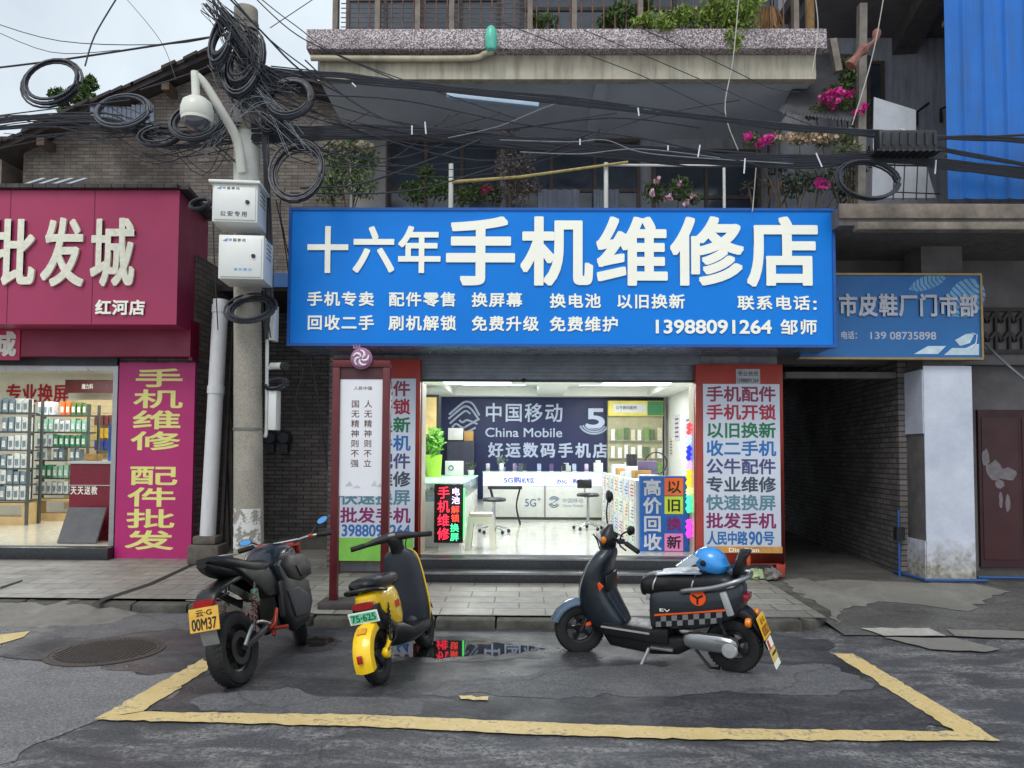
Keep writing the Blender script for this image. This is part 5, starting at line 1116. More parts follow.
for lab, r, rot, lid, st in (('upper grey white control box with pitched lid on the utility pole', (213, 184, 257, 222), .1, True, '公安专用'), ('lower and plainer grey white control box on the utility pole', (219, 235, 263, 279), .08, False, '')):
    t, cx, hw, h, z0 = pbox(lab, *r, 7.42, .38, rot, lid)
    dr_ = [o for o in t.children if o.name.startswith('door')][0]
    O = Vector((cx, 7.42 - .012, z0))
    def lt_(s, a, b_, c, d, m, bold=.02):
        mb = MB().text(s, O, X3, Z3, a, b_, c, d, 0, bold, .35); mb.build('lettering', m, dr_, recalc=False)
    lt_('中国移动', -hw * .55, hw * .2, h * .84, h * .91, INKB); 
    lp = MB().prism([(cx - hw * .8, z0 + h * .86), (cx - hw * .62, z0 + h * .84), (cx - hw * .58, z0 + h * .92)], 7.405, 7.4075); lp.build('logo', LBLUE, dr_)
    if st: lt_(st, -hw * .62, hw * .55, h * .14, h * .27, INKB, .03)
    else:
        lt_('请勿靠近', -hw * .3, hw * .5, h * .18, h * .24, LBLUE)
# dome camera on its curved arm
ar = thing('dome_camera', 'white dome security camera hanging from a curved arm on the pole', 'security camera', tuple(P(197, 141, 7.3)))
AW = mat('camera_white', (208, 208, 198), .35, var=.05, dirt=.3)
pts = smooth_pts([P(242, 172, 7.84), P(237, 140, 7.7), P(222, 112, 7.5), P(205, 84, 7.36), P(194, 73, 7.3)], 6)
MB().tube(pts, [.055 - .02 * i / (len(pts) - 1) for i in range(len(pts))], 12).build('arm', AW, ar, smooth=True)
c_ = P(197, 110, 7.3); s_ = 7.3 / F
MB().cyl(P(196, 96, 7.3), P(195, 72, 7.3), .04, 12).build('drop_tube', AW, ar, smooth=True)
MB().lathe([(.001, s_ * 13), (s_ * 8, s_ * 12.5), (s_ * 14, s_ * 8), (s_ * 16, s_ * 1), (s_ * 16, -s_ * 7), (s_ * 15, -s_ * 9), (.001, -s_ * 9)], c_, 'Z', 28).build('housing', AW, ar, smooth=True)
MB().lathe([(s_ * 13.5, -s_ * 9), (s_ * 13, -s_ * 14), (s_ * 9, -s_ * 19.5), (s_ * 4, -s_ * 22), (.001, -s_ * 22.5)], c_, 'Z', 24).build('dome', mat('smoked_dome', (70, 74, 84), .06, var=.2, coat=.6), ar, smooth=True)
MB().ring_lathe([(s_ * 13.6, -s_ * 9), (s_ * 15.2, -s_ * 9), (s_ * 15, -s_ * 12), (s_ * 13.4, -s_ * 12)], c_, 'Z', 24).build('trim_ring', AW, ar, smooth=True)
# second camera low on the pole conduit, white conduit and junction boxes on the far side
cd = thing('conduit', 'white plastic conduit with small boxes strapped down the side of the pole', 'conduit', tuple(P(268, 432, 8.1)))
MB().tube(smooth_pts([P(268, 282, 8.05), P(267, 360, 8.05), P(266.5, 428, 8.05), P(264, 436, 8.05)], 4), .02, 8).build('tube', PVC, cd, smooth=True)
for r in ((269, 304, 274, 340), (268, 390, 276, 430)): x0, x1, z0, z1 = R(*r, 8.0); B(x0, x1, 8.0, 8.16, z0, z1).build('junction_box', BOXW, cd, bevel=.006)
bc_ = thing('bullet_camera', 'small white bullet camera on a short bracket beside the pole', 'security camera', tuple(P(278, 366, 8.0)))
MB().cyl(P(272, 366, 8.05), P(285, 366, 7.9), .038, 14).build('body', BOXW, bc_, smooth=True); MB().cyl(P(267, 368, 8.05), P(273, 368, 8.04), .018, 8).build('bracket', BOXW, bc_); MB().cyl(P(283, 366, 7.92), P(286, 366.2, 7.89), .044, 14).build('hood', DKP, bc_)

# ------------------------------------------------------------------ cables
WIRE = mat('cable_black', (38, 41, 50), .5, var=.25, scale=6); WIREG = mat('cable_grey', (120, 126, 136), .6, var=.2)
def cable(pts, r, label, grp, m=WIRE, k=5, name='cable'):
    o = MB().tube(smooth_pts([P(*p) for p in pts], k), r, 5).build(name, m, smooth=True); return tag(o, label, 'cable', grp)
q = random.Random(21)
LB_ = 'black overhead cable in the tangled bundle sagging across the balcony front'
# upper bundle to the splice box
for i in range(18):
    j = lambda s=5: q.uniform(-s, s)
    cable([(268 + j(), 74 + j(8), 7.9), (330 + j(), 76 + j(4), 7.95), (420 + j(), 86 + j(4), 8.0), (560 + j(), 100 + j(4), 8.0), (700 + j(), 117 + j(3), 8.0), (800 + j(), 128 + j(3), 7.95), (880 + j(), 134 + j(4), 7.9)], q.uniform(.005, .012), LB_, 'cables bundled across the balcony front')
for i in range(38):
    j = lambda s=6: q.uniform(-s, s)
    cable([(250 + j(), 132 + j(12), 7.9), (340 + j(), 132 + j(7), 7.95), (430 + j(), 134 + j(7), 8.0), (560 + j(), 146 + j(8), 8.05), (690 + j(), 158 + j(9), 8.05), (800 + j(), 162 + j(7), 8.0), (880 + j(), 158 + j(7), 7.95), (960 + j(), 166 + j(5), 7.95), (1060 + j(), 178 + j(7), 7.95)], q.uniform(.005, .012), LB_, 'cables bundled across the balcony front')
for i in range(9):
    j = lambda s=4: q.uniform(-s, s)
    cable([(925 + j(2), 138 + j(3), 7.9), (980 + j(), 138 + j(3), 7.9), (1070 + j(), 140 + j(8), 7.9)], q.uniform(.008, .014), 'black cable leaving the splice box over the blue sheeting', 'cables leaving the splice box')
for i in range(6):
    j = lambda s=4: q.uniform(-s, s)
    cable([(930 + j(2), 146 + j(3), 7.9), (975 + j(), 156 + j(3), 7.92), (1070 + j(), 172 + j(6), 7.95)], q.uniform(.006, .01), 'black cable leaving the splice box over the blue sheeting', 'cables leaving the splice box')
# crossing and sagging strands
for pts, r in (([(270, 85, 7.9), (380, 118, 8.0), (480, 131, 8.05), (610, 118, 8.1), (700, 128, 8.1)], .008), ([(305, 60, 7.9), (350, 100, 8), (410, 126, 8.0), (520, 130, 8.05)], .009), ([(300, 188, 7.9), (360, 184, 8), (430, 160, 8), (480, 140, 8.0)], .011), ([(290, 193, 7.9), (400, 192, 8.0), (480, 172, 8.0), (600, 130, 8.1)], .009), ([(285, 118, 7.9), (340, 160, 8), (400, 166, 8), (460, 162, 8.05)], .007), ([(500, 170, 8), (640, 120, 8.1), (740, 100, 8.3)], .006), ([(300, 95, 7.9), (400, 100, 8), (520, 124, 8), (640, 138, 8), (760, 166, 8)], .009)):
    cable(pts, r, 'black cable sagging loose below the bundle over the lower balcony', 'loose cables over the lower balcony')
for pts in ([(448, 138, 7.98), (500, 126, 8), (574, 100, 8.0), (660, 112, 8.0)], [(500, 140, 7.98), (570, 142, 8), (605, 140, 8.0), (640, 152, 8), (700, 158, 8), (830, 166, 8)], [(520, 152, 7.98), (580, 154, 8), (640, 149, 8.0), (720, 158, 8)]):
    cable(pts, .006, 'pale grey slack cable lying over the black bundle', 'pale slack cables', WIREG)
for i in range(18):
    j = lambda s: q.uniform(-s, s)
    x0_, x1_ = 265 + j(14), 470 + j(150); y0_, y1_ = 112 + j(38), 134 + j(26); sg_ = q.uniform(4, 38)
    cable([(x0_, y0_, 7.85), (x0_ * .7 + x1_ * .3, y0_ * .7 + y1_ * .3 + sg_ * .8, 7.95), (x0_ * .35 + x1_ * .65, y0_ * .35 + y1_ * .65 + sg_, 8.0), (x1_, y1_, 8.05)], q.uniform(.003, .008), 'black cable sagging loose below the bundle over the lower balcony', 'loose cables over the lower balcony')
for i in range(12):
    j = lambda s: q.uniform(-s, s)
    x0_ = 60 + j(70); cable([(x0_, 122 + j(18), 8.0), ((x0_ + 236) / 2 - 20, 140 + j(26), 7.95), ((x0_ + 236) / 2 + 40, 150 + j(26), 7.9), (236 + j(10), 138 + j(30), 7.82)], q.uniform(.003, .008), 'loose black strand drooping left of the pole in front of the brick gable', 'loose strands before the gable')
# left: the bundle towards the neighbouring roofs
for i in range(20):
    j = lambda s=5: q.uniform(-s, s)
    cable([(-60, 130 + j(6), 7.9), (30 + j(), 122 + j(7), 7.95), (110 + j(), 122 + j(10), 8.0), (170 + j(), 138 + j(12), 7.95), (235 + j(), 132 + j(12), 7.82)], q.uniform(.005, .012), 'black cable in the bundle running left from the pole over the crimson shop', 'cables running left from the pole')
for pts, r in (([(-40, 72, 9), (60, 60, 8.5), (205, 38, 8.0), (240, 34, 7.9)], .012), ([(-20, 18, 10), (60, 41, 9.5), (170, 44, 9), (240, 30, 8)], .006), ([(-20, 24, 10), (50, 52, 9.5), (120, 50, 9)], .005), ([(118, -4, 8.5), (95, 35, 8.4), (85, 66, 8.3)], .009), ([(124, -4, 10), (160, 40, 9), (176, 80, 8.5)], .004), ([(140, 90, 8), (200, 70, 8), (244, 48, 7.9)], .008), ([(270, 28, 8), (318, -4, 8.5)], .005), ([(-20, 118, 8), (60, 108, 8), (130, 100, 8)], .007), ([(-20, 152, 8.4), (40, 140, 8.3), (90, 126, 8.2)], .005),
               ([(226, -5, 7.8), (262, 32, 7.85), (300, 70, 7.9), (345, 96, 8)], .011), ([(230, -5, 7.8), (270, 40, 7.85), (320, 78, 7.9)], .008), ([(252, -5, 8.0), (290, 30, 8.1), (330, 52, 8.2), (420, 90, 8.3)], .007), ([(256, -5, 8.0), (296, 26, 8.1), (350, 60, 8.2), (520, 120, 8.3)], .006)):
    cable(pts, r, 'single black wire crossing the open sky around the pole top', 'wires crossing the sky')
for pts in ([(584, 30, 8.3), (660, 62, 8.2), (760, 105, 8.1), (830, 132, 8.0)], [(640, 28, 8.3), (720, 64, 8.2), (770, 88, 8.15), (800, 92, 8.1)], [(500, 22, 8.3), (560, 45, 8.3), (640, 75, 8.2), (740, 122, 8.0)]):
    cable(pts, .005, 'thin wire slanting down across the cream balcony beam', 'wires slanting over the beam')
for pts, lab in (([(739, -5, 8.3), (733, 60, 8.25), (725, 110, 8.2), (738, 150, 8.18)], 'pale cord hanging from the plants on the upper balcony'), ([(884, -5, 8.4), (876, 40, 8.35), (866, 80, 8.3), (852, 125, 8.25)], 'pale cord hanging beside the timber post'), ([(815, -5, 8.4), (818, 30, 8.4), (812, 75, 8.35)], 'pale cord hanging from the balcony corner'), ([(756, 168, 8.3), (753, 205, 8.17), (752, 212, 8.16)], 'short pale cord hanging onto the top edge of the blue sign')):
    cable(pts, .006, lab, None, mat('pale_cord', (176, 172, 164), .8), name='cord')
cable([(985, 343, 9.2), (1003, 361, 9.0), (1040, 392, 8.8)], .016, 'grey conduit slanting down past the lattice vent', None, WIREG, name='conduit_pipe')
# down-leads at the pole
for i in range(10):
    j = lambda s=3: q.uniform(-s, s)
    cable([(262 + j(), 90 + j(), 7.82), (266 + j(), 150 + j(), 7.8), (268 + j(), 210 + j(), 7.85), (270 + j(), 260 + j(), 7.9), (268 + j(5), 300 + j(), 7.88), (268 + j(3), 330 + j(12), 7.9)], q.uniform(.006, .014), 'black down-lead running along the side of the pole past the boxes', 'down-leads along the pole')
for pts in ([(276, 200, 8.1), (284, 240, 8.3), (292, 300, 8.6)], [(285, 190, 8.2), (280, 210, 8.3), (290, 262, 8.5)], [(212, 190, 8.2), (214, 250, 8.3), (218, 330, 8.5)], [(309, 350, 8.9), (318, 400, 8.95), (328, 470, 9.1)], [(296, 365, 9.0), (303, 372, 9), (296, 400, 9.05), (302, 420, 9.1)]):
    cable(pts, .007, 'stray black wire hanging in the gap between pole and blue sign', 'stray wires by the pole')
for i in range(40):                                  # the snarl round the pole head
    j = lambda s: q.uniform(-s, s)
    a = (212 + j(14), 4 + j(10), 7.75 + j(.1)); m_ = (240 + j(14), 45 + j(16), 7.72 + j(.12)); n_ = (256 + j(12), 72 + j(16), 7.75 + j(.12)); e = (280 + j(22), 88 + j(14), 7.8)
    cable([a, m_, n_, e], q.uniform(.003, .009), 'black wire in the dense snarl wrapped over the pole head', 'snarl of wires at the pole head')
for i in range(26):
    j = lambda s: q.uniform(-s, s)
    cable([(215 + j(12), 70 + j(20), 7.8), (232 + j(10), 90 + j(20), 7.7), (262 + j(12), 110 + j(20), 7.72), (286 + j(12), 130 + j(14), 7.8)], q.uniform(.003, .009), 'black wire in the dense snarl wrapped over the pole head', 'snarl of wires at the pole head')
for i in range(12):
    j = lambda s: q.uniform(-s, s)
    cable([(210 + j(20), 150 + j(14), 7.75), (232 + j(14), 118 + j(18), 7.65), (258 + j(14), 100 + j(20), 7.68), (300 + j(16), 140 + j(18), 7.75)], .003, 'fine pale wire strung loosely over the snarl on the pole', 'fine pale wires on the pole', WIREG)
def coil(px, py, rx, ry, n, Y, label, r=.011, tilt=0., seed=1, tube=.5, grp=None, m=WIRE):
    q = random.Random(seed); c = P(px, py, Y); k = Y / F; pts = []
    for i in range(n * 22):
        a = 2 * PI * i / 22; lp = i // 22
        if i % 22 == 0: dr, dx, dz, dy = q.uniform(-tube, tube) * .16, q.uniform(-1, 1) * .02 * rx * k * 2, q.uniform(-1, 1) * .02 * ry * k * 3, q.uniform(-.04, .04)
        pts.append(c + Vector((rx * k * (1 + dr) * math.cos(a) + dx, dy + tilt * math.sin(a), ry * k * (1 + dr) * math.sin(a) + dz)))
    return tag(MB().tube(pts, r, 5).build('cable_coil', m, smooth=True), label, 'cable coil', grp)
coil(52, 82, 29, 28, 8, 8.1, 'big open coil of black cable against the sky at far left', .012, .1, 1, 1.0)
coil(123, 111, 26, 20, 10, 8.0, 'coil of dark cable hung second from left above the crimson sign', .010, .1, 2, .6, m=mat('cable_slate', (58, 62, 72), .5))
coil(197, 122, 24, 21, 12, 7.75, 'thick coil of black cable right behind the dome camera', .013, .1, 3, .8)
coil(160, 136, 20, 14, 6, 7.9, 'flat loose coil of cable between the slate coil and dome camera', .011, .1, 9, 1.1)
coil(290, 99, 22, 23, 15, 7.8, 'tight thick coil of black cable right of the pole head', .013, .1, 4, .7)
coil(297, 172, 25, 31, 8, 7.75, 'tall loose coil of black cable touching the corner of the blue sign', .011, .1, 5, .9)
coil(222, 40, 9, 30, 16, 7.7, 'narrow edge-on coil of cable hung left of the pole head', .013, .15, 6, 1.6)
coil(243, 62, 16, 34, 18, 7.75, 'dense upright coil of cable strapped across the pole head', .013, .15, 16, 2.2)
coil(252, 309, 22, 15, 11, 7.75, 'messy coil of cable round the pole below the boxes', .011, .15, 7, 1.3)
coil(200, 204, 10, 9, 7, 9.0, 'small coil of black cable on the crimson sign roof edge', .014, .1, 8, .8)
coil(868, 180, 29, 22, 5, 7.8, 'open coil of cable hanging under the black splice box', .011, .1, 10, .5)
coil(276, 384, 10, 6, 6, 8.1, 'little bunch of coiled cable beside the bullet camera', .012, .1, 11, 1.2)
for i, (px, py, dx, dy) in enumerate(((425, 128, 1, 12), (580, 142, 0, 6), (700, 151, -2, 12), (745, 166, -1, 15), (638, 112, 1, 8), (816, 160, 6, 14), (352, 85, 4, 4), (412, 130, 0, 9), (668, 148, 0, 5), (900, 130, 6, 2), (936, 167, -1, 14))):
    tag(MB().tube([P(px, py - dy / 2, 7.86), P(px + dx, py + dy / 2, 7.86)], .008, 5).build('cable_tie', mat('white_tie', (214, 216, 220), .6)), 'white tie wrapped round the black cable bundle', 'cable tie', 'white cable ties')
sb_ = thing('splice_box', 'black ribbed cable splice box hung among the cables at right', 'splice box', tuple(P(906, 152, 7.85)))
x0, x1, z0, z1 = R(877, 131, 936, 151, 7.8)
MB().box(x0, x1, 7.75, 7.9, z0, z1).build('shell', mat('splice_black', (34, 36, 42), .5, var=.2), sb_, bevel=.03)
fl2 = MB()
for i in range(9): xx = x0 + (x1 - x0) * (i + .5) / 9; fl2.cyl((xx, 7.73, z0 - .015), (xx, 7.92, z0 - .015), .02, 8)
fl2.box(x0 - .03, x1 + .03, 7.74, 7.91, z0 - .02, z0 - .001); fl2.build('bolted_flange', mat('splice_black', (34, 36, 42)), sb_)
for i in range(7): xx = x0 + (x1 - x0) * (i + .5) / 7; B(xx - .012, xx + .012, 7.735, 7.749, z0 + .04, z1 - .04).build('rib', mat('splice_black', (34, 36, 42)), sb_)
# ------------------------------------------------------------------ plants
def leafm(name, c, v=.45): return mat(name, c, .55, var=v, scale=16, spec=.3)
LG, LD, LP, LY, LBR = leafm('leaf_green', (70, 92, 44)), leafm('leaf_dark', (44, 60, 40)), leafm('leaf_pale', (104, 122, 82)), leafm('leaf_lime', (124, 146, 66)), leafm('leaf_dry', (112, 88, 72))
STEM = mat('plant_stem', (84, 72, 56), .85, var=.3); PINK = mat('bougainvillea_pink', (206, 40, 140), .6, var=.3, scale=20); PALEF = mat('pale_pink_petal', (214, 170, 186), .6, var=.3, scale=20); TERRA = mat('terracotta', (142, 84, 62), .8, var=.2, dirt=.4)
def pot(t, x, y, z, r, h, m=TERRA): MB().lathe([(.001, z), (r * .7, z), (r, z + h * .9), (r * 1.08, z + h * .9), (r * 1.08, z + h), (r * .9, z + h), (r * .85, z + h * .85), (.001, z + h * .85)], (x, y, 0), 'Z', 18).build('pot', m, t, smooth=True)
def shrub(name, label, px, Y, z0, pxs, m, n, size, seed, blobs=None, stemr=.012, flower=None, cat='plant', grp=None, fy=0, potr=.16, poth=.24, up=.3, flat=.8):
    """pxs: leaf clumps as (px, py, radius px x, radius px y)"""
    q = random.Random(seed); x = P(px, 190, Y).x; t = thing(name, label, cat, (x, Y, z0), grp); zp_ = z0
    if potr: pot(t, x, Y, z0, potr, poth); zp_ = z0 + poth * .8
    st = MB(); lf = MB(); tot = sum(a[2] * a[3] for a in pxs)
    for k, (a, b_, ra, rb) in enumerate(pxs):
        c = P(a, b_, Y - fy + q.uniform(-.12, .12)); s = Y / F
        st.tube(smooth_pts([(x + q.uniform(-.04, .04), Y, zp_), ((x + c.x) / 2 + q.uniform(-.06, .06), (Y + c.y) / 2, (zp_ + c.z) / 2 + .05), c], 4), [stemr * (1 - .06 * i) for i in range(9)], 5)
        for _ in range(5): st.tube([c, c + Vector((q.uniform(-1, 1) * ra * s, q.uniform(-.15, .15), q.uniform(-.6, 1) * rb * s))], stemr * .35, 4)
        lf.leaves(c, (ra * s, min(.28, ra * s), rb * s), max(6, int(n * ra * rb / tot)), size, flat, seed * 31 + k, up)
    st.build('stem', STEM, t, smooth=True); lf.build('leaves', m, t, recalc=False)
    if flower:
        fm, fl = flower
        for k, (a, b_, ra, rb, nn) in enumerate(fl): MB().leaves(P(a, b_, Y - .16), (ra * Y / F, .12, rb * Y / F), nn, size * .9, 1.6, seed * 17 + k).build('flower_cluster', fm, t, recalc=False)
    return t
ZB = 3.725
shrub('balcony_shrub', 'bushy pale green shrub at the left end of the lower balcony', 348, 9.3, ZB, [(340, 165, 22, 22), (365, 160, 16, 16), (330, 190, 18, 16), (362, 185, 18, 16), (350, 145, 12, 8)], LP, 1700, .065, 1, flower=(mat('dry_flower', (176, 166, 140), .8, var=.3), [(338, 148, 14, 6, 110), (362, 146, 12, 5, 90)]))
shrub('balcony_shrub', 'dark leafy shrub beside the pale pillar on the lower balcony', 420, 9.2, ZB, [(415, 192, 18, 12), (440, 188, 16, 12), (425, 172, 10, 10), (462, 196, 14, 9)], LG, 1000, .062, 2)
shrub('balcony_shrub', 'brown dried-out shrub standing tall in the middle of the lower balcony', 515, 9.0, ZB, [(508, 165, 14, 18), (525, 160, 12, 18), (512, 190, 20, 14), (530, 186, 14, 12), (510, 136, 9, 7)], leafm('leaf_withered', (104, 92, 88)), 1100, .05, 3)
shrub('balcony_shrub', 'small shrub dotted with pink blossom behind the bamboo pole', 485, 9.4, ZB, [(478, 192, 12, 11), (494, 194, 12, 10)], LG, 420, .055, 4, flower=(mat('rose_petal', (196, 60, 110), .6, var=.3), [(487, 190, 8, 5, 26)]))
shrub('flowering_plant', 'plant with scattered pale pink flowers behind the white pipe rail', 665, 9.1, ZB, [(655, 192, 14, 12), (680, 188, 14, 12), (690, 198, 12, 8)], LG, 620, .058, 5, flower=(PALEF, [(652, 193, 3, 2, 18), (657, 181, 3, 2, 18), (679, 184, 3, 2, 18), (668, 198, 4, 3, 26), (693, 196, 4, 3, 22), (686, 203, 3, 2, 18)]))
def spiky(name, label, px, py, Y, z0, n, ln, m, seed, hang=.3, base=.2):
    q = random.Random(seed); x = P(px, py, Y).x; t = thing(name, label, 'plant', (x, Y, z0)); pot(t, x, Y, z0, .17, .24); z = z0 + base; lf = MB()
    for i in range(n):
        a = q.uniform(0, 2 * PI); e = q.uniform(.35, 1.45); l = ln * q.uniform(.6, 1.15); d = Vector((math.cos(a) * math.cos(e), math.sin(a) * math.cos(e), math.sin(e))); s = Vector((-math.sin(a), math.cos(a), 0)) * .022
        p0 = Vector((x, Y, z)); pts = [p0 + d * l * u + Vector((0, 0, -hang * l * u * u)) for u in (0, .35, .7, 1)]; v = []
        for p, w_ in zip(pts, (1, 1.1, .7, .05)): v += [p - s * w_, p + s * w_]
        lf.add(v, [(0, 1, 3, 2), (2, 3, 5, 4), (4, 5, 7, 6)])
    lf.build('leaves', m, t, recalc=False); return t
spiky('spiky_plant', 'spiky pale agave fanning out left of the dark leafy shrub', 392, 200, 9.1, ZB, 34, .62, LP, 1)
spiky('spiky_plant', 'dark spiky plant at the right end of the white pipe rail', 742, 200, 9.1, ZB, 46, .72, LD, 2, .5)
bb_ = shrub('bare_bush', 'bare grey branching bush right of the dark spiky plant', 760, 8.95, ZB, [(748, 186, 10, 10), (772, 184, 12, 10), (790, 190, 12, 8)], LBR, 40, .05, 12, stemr=.02)
# hanging greenery on the top balcony
zt3 = fz1 - .02
shrub('hanging_plant', 'lime green bushy plant spilling over the terrazzo balcony edge', 735, 8.7, zt3, [(722, 16, 18, 16), (742, 22, 18, 18), (733, 40, 11, 12), (715, 6, 16, 12), (748, 4, 16, 12), (700, 22, 14, 10), (686, 14, 12, 8)], LY, 2400, .06, 6, fy=.2, potr=.12, poth=.18)
shrub('hanging_plant', 'low trailing plant of light leaves along the middle of the railing', 655, 8.72, zt3, [(652, 22, 18, 7), (675, 20, 16, 8), (640, 24, 12, 6), (668, 27, 10, 4)], LY, 1100, .055, 7, fy=.2, potr=.1, poth=.14)
shrub('hanging_plant', 'darker upright bush behind the railing left of the trailing plant', 620, 8.8, zt3, [(622, 14, 16, 12), (645, 8, 10, 10), (606, 22, 10, 6)], LG, 900, .065, 8, fy=.1, potr=.1, poth=.14)
shrub('hanging_plant', 'small dull plant low behind the railing near the drain bottle', 545, 8.8, zt3, [(545, 24, 16, 7), (535, 18, 8, 5)], LG, 420, .055, 9, fy=.15, potr=.1, poth=.1)
x = P(768, 24, 8.75).x; g_ = thing('dry_grass_plant', 'tuft of dry straw drooping behind the right end of the railing', 'plant', (x, 8.75, zt3)); pot(g_, x, 8.75, zt3, .1, .12); q = random.Random(4); gm = MB()
for i in range(110):
    a = q.uniform(0, 6.3); rr_ = q.uniform(.05, .22); gm.tube([(x, 8.75, zt3 + .38), (x + rr_ * .6 * math.cos(a), 8.75 + rr_ * .5 * math.sin(a), zt3 + .4), (x + rr_ * math.cos(a), 8.75 + rr_ * .7 * math.sin(a), zt3 + q.uniform(.02, .2))], .004, 3)
gm.build('leaves', mat('dry_straw', (156, 120, 78), .8, var=.3), g_, recalc=False); MB().cyl((x, 8.75, zt3 + .1), (x, 8.75, zt3 + .39), .05, 8).build('stem', STEM, g_)
# bougainvillea in the gap
bou = shrub('bougainvillea', 'bougainvillea with vivid magenta sprays climbing the timber post', 852, 8.85, 4.2, [(838, 92, 16, 8), (850, 80, 12, 12), (835, 108, 20, 8), (856, 104, 14, 10), (815, 112, 12, 7), (846, 66, 10, 8)], LG, 1500, .055, 10, flower=(PINK, [(826, 98, 9, 6, 70), (836, 93, 8, 4, 50), (848, 95, 5, 3, 40), (834, 104, 5, 3, 40), (858, 112, 6, 4, 34), (864, 108, 3, 3, 26)]), potr=0)
shrub('bougainvillea', 'lower bougainvillea with mixed pink and cream sprays above the cables', 790, 8.7, ZB, [(752, 140, 10, 8), (775, 138, 12, 6), (800, 138, 14, 7), (825, 140, 14, 7), (846, 136, 12, 8), (845, 152, 18, 8)], leafm('leaf_olive', (100, 108, 70)), 1200, .05, 11, flower=(PINK, [(768, 139, 8, 4, 50), (760, 144, 5, 3, 34), (748, 136, 4, 4, 34)]), potr=.16)
tag(MB().leaves(P(808, 138, 8.5), (.4, .06, .055), 240, .06, 1.3, 5).build('dry_blossom', mat('cream_blossom', (176, 150, 124), .7, var=.35, scale=15), recalc=False), 'faded cream blossom spray lying along the cables by the pink flowers', 'blossom')
tag(MB().leaves(P(821, 184, 8.15), (.1, .06, .06), 44, .05, 1.6, 7).build('blossom_spray', PINK, recalc=False), 'single magenta blossom spray hanging low beside the sign corner', 'blossom')
shrub('balcony_shrub', 'dark overgrown shrub filling the gap above the sign corner', 800, 8.9, ZB, [(795, 185, 18, 14), (820, 180, 18, 14), (846, 190, 14, 14), (860, 160, 14, 16), (780, 165, 14, 10)], leafm('leaf_murky', (62, 74, 62)), 1200, .062, 13)
# trees beyond the left roofs
def tree(label, px, py, Y, rpx, seed):
    q = random.Random(seed); c = P(px, py, Y); s = Y / F; t = thing('tree', label, 'tree', (c.x, Y, 0), None)
    MB().tube(smooth_pts([(c.x + .2, Y, 0), (c.x, Y, c.z * .5), (c.x - .1, Y, c.z)], 5), [.22 - .015 * i for i in range(11)], 9).build('trunk', STEM, t, smooth=True)
    br = MB(); cr = MB()
    for k in range(16):
        d = Vector((q.gauss(0, .6), q.gauss(0, .5), q.gauss(0, .45))); e = c + d * rpx * s; br.tube([(c.x, Y, c.z - rpx * s * .6), e], [.06, .02], 5); cr.leaves(e, rpx * s * .36, 190, .17, .9, seed * 40 + k)
    br.build('limb', STEM, t); cr.build('crown', LG if seed % 2 else LP, t, recalc=False)
tree('leafy tree showing above the tiled roofs at far left', 80, 104, 21, 22, 1); tree('smaller leafy tree showing over the roofs left of the gable', 128, 98, 22, 16, 2)
# low neighbouring roof at far left
lr = thing('tile_roof_house', 'old plastered house with a ragged tiled eave at the far left edge', 'house', (-14.5, 16, 0))
a = P(12, 150, 15.8); MB().loft([[Vector((x, y, z)) for x, y in ((-18, 15.5), (a.x, 15.5), (a.x, 22), (-18, 22))] for z in (0, a.z)]).build('wall', mat('ochre_plaster', (126, 116, 104), .9, var=.2, dirt=.5), lr)
rf = MB()
for i in range(12): rf.bar((a.x + .25 - i * .28, 15.2, a.z + .0 + .01 * (i % 2)), (a.x + .25 - i * .28, 18, a.z + .9), .27, .08)
rf.build('roof', RT, lr)
mr = thing('ridge_tiles', 'long slate-grey corrugated ridge piece lying over the left roofs', 'roof tiles', tuple(P(130, 120, 14.4)))
rm = MB()
for i in range(14):
    px = 92 + i * 4.6; rm.bar(P(px, 124, 14.0), P(px, 108 - (2 if i > 8 else 0), 14.9), .07, .05)
rm.build('corrugation', mat('slate_sheet', (84, 92, 108), .6, var=.2, dirt=.3), mr)
# ------------------------------------------------------------------ two-wheelers (x right, y forward, z up; rear contact at the origin)
RUB = mat('tyre_rubber', (24, 24, 25), .75, var=.25, scale=14, bmp=.2, dirt=.4, dirtc=(62, 58, 54))
CHAR = mat('charcoal_paint', (29, 38, 47), .34, .1, .1, 6, coat=.35, dirt=.3, dirtc=(74, 74, 72)); BPL = mat('black_body_plastic', (18, 19, 22), .4, var=.2, scale=10, dirt=.25, dirtc=(46, 44, 42))
SEATM = mat('seat_vinyl', (19, 19, 21), .4, var=.12, scale=22, bmp=.15); ALU = mat('cast_aluminium', (150, 152, 154), .35, .8, .1, 8, dirt=.25, dirtc=(90, 88, 84)); SILP = mat('silver_plastic', (176, 178, 180), .35, .3, .05)
ORG = mat('accent_orange', (236, 88, 30), .4, var=.06); REDT = mat('tail_light_red', (150, 14, 18), .15, var=.2, coat=.6); AMB = mat('amber_lens', (232, 130, 20), .2, var=.15, coat=.5)
YELP = mat('yellow_paint', (250, 202, 20), .3, .0, .06, 5, coat=.4, dirt=.35, dirtc=(186, 146, 44)); DKGREY = mat('dark_grey_plastic', (44, 48, 57), .45, var=.08, scale=8, dirt=.15, dirtc=(84, 84, 84)); REDM = mat('red_anodised', (170, 62, 48), .35, .6, .1); PLY = mat('plate_yellow', (240, 186, 30), .45, var=.05, dirt=.15); PLT = mat('faded_plate_yellow', (222, 172, 66), .5, var=.1, scale=14, dirt=.35, dirtc=(170, 132, 60)); MIRB = mat('blue_mirror', (96, 166, 226), .08, .5, .08); BKI = mat('plate_ink', (26, 26, 28), .5)
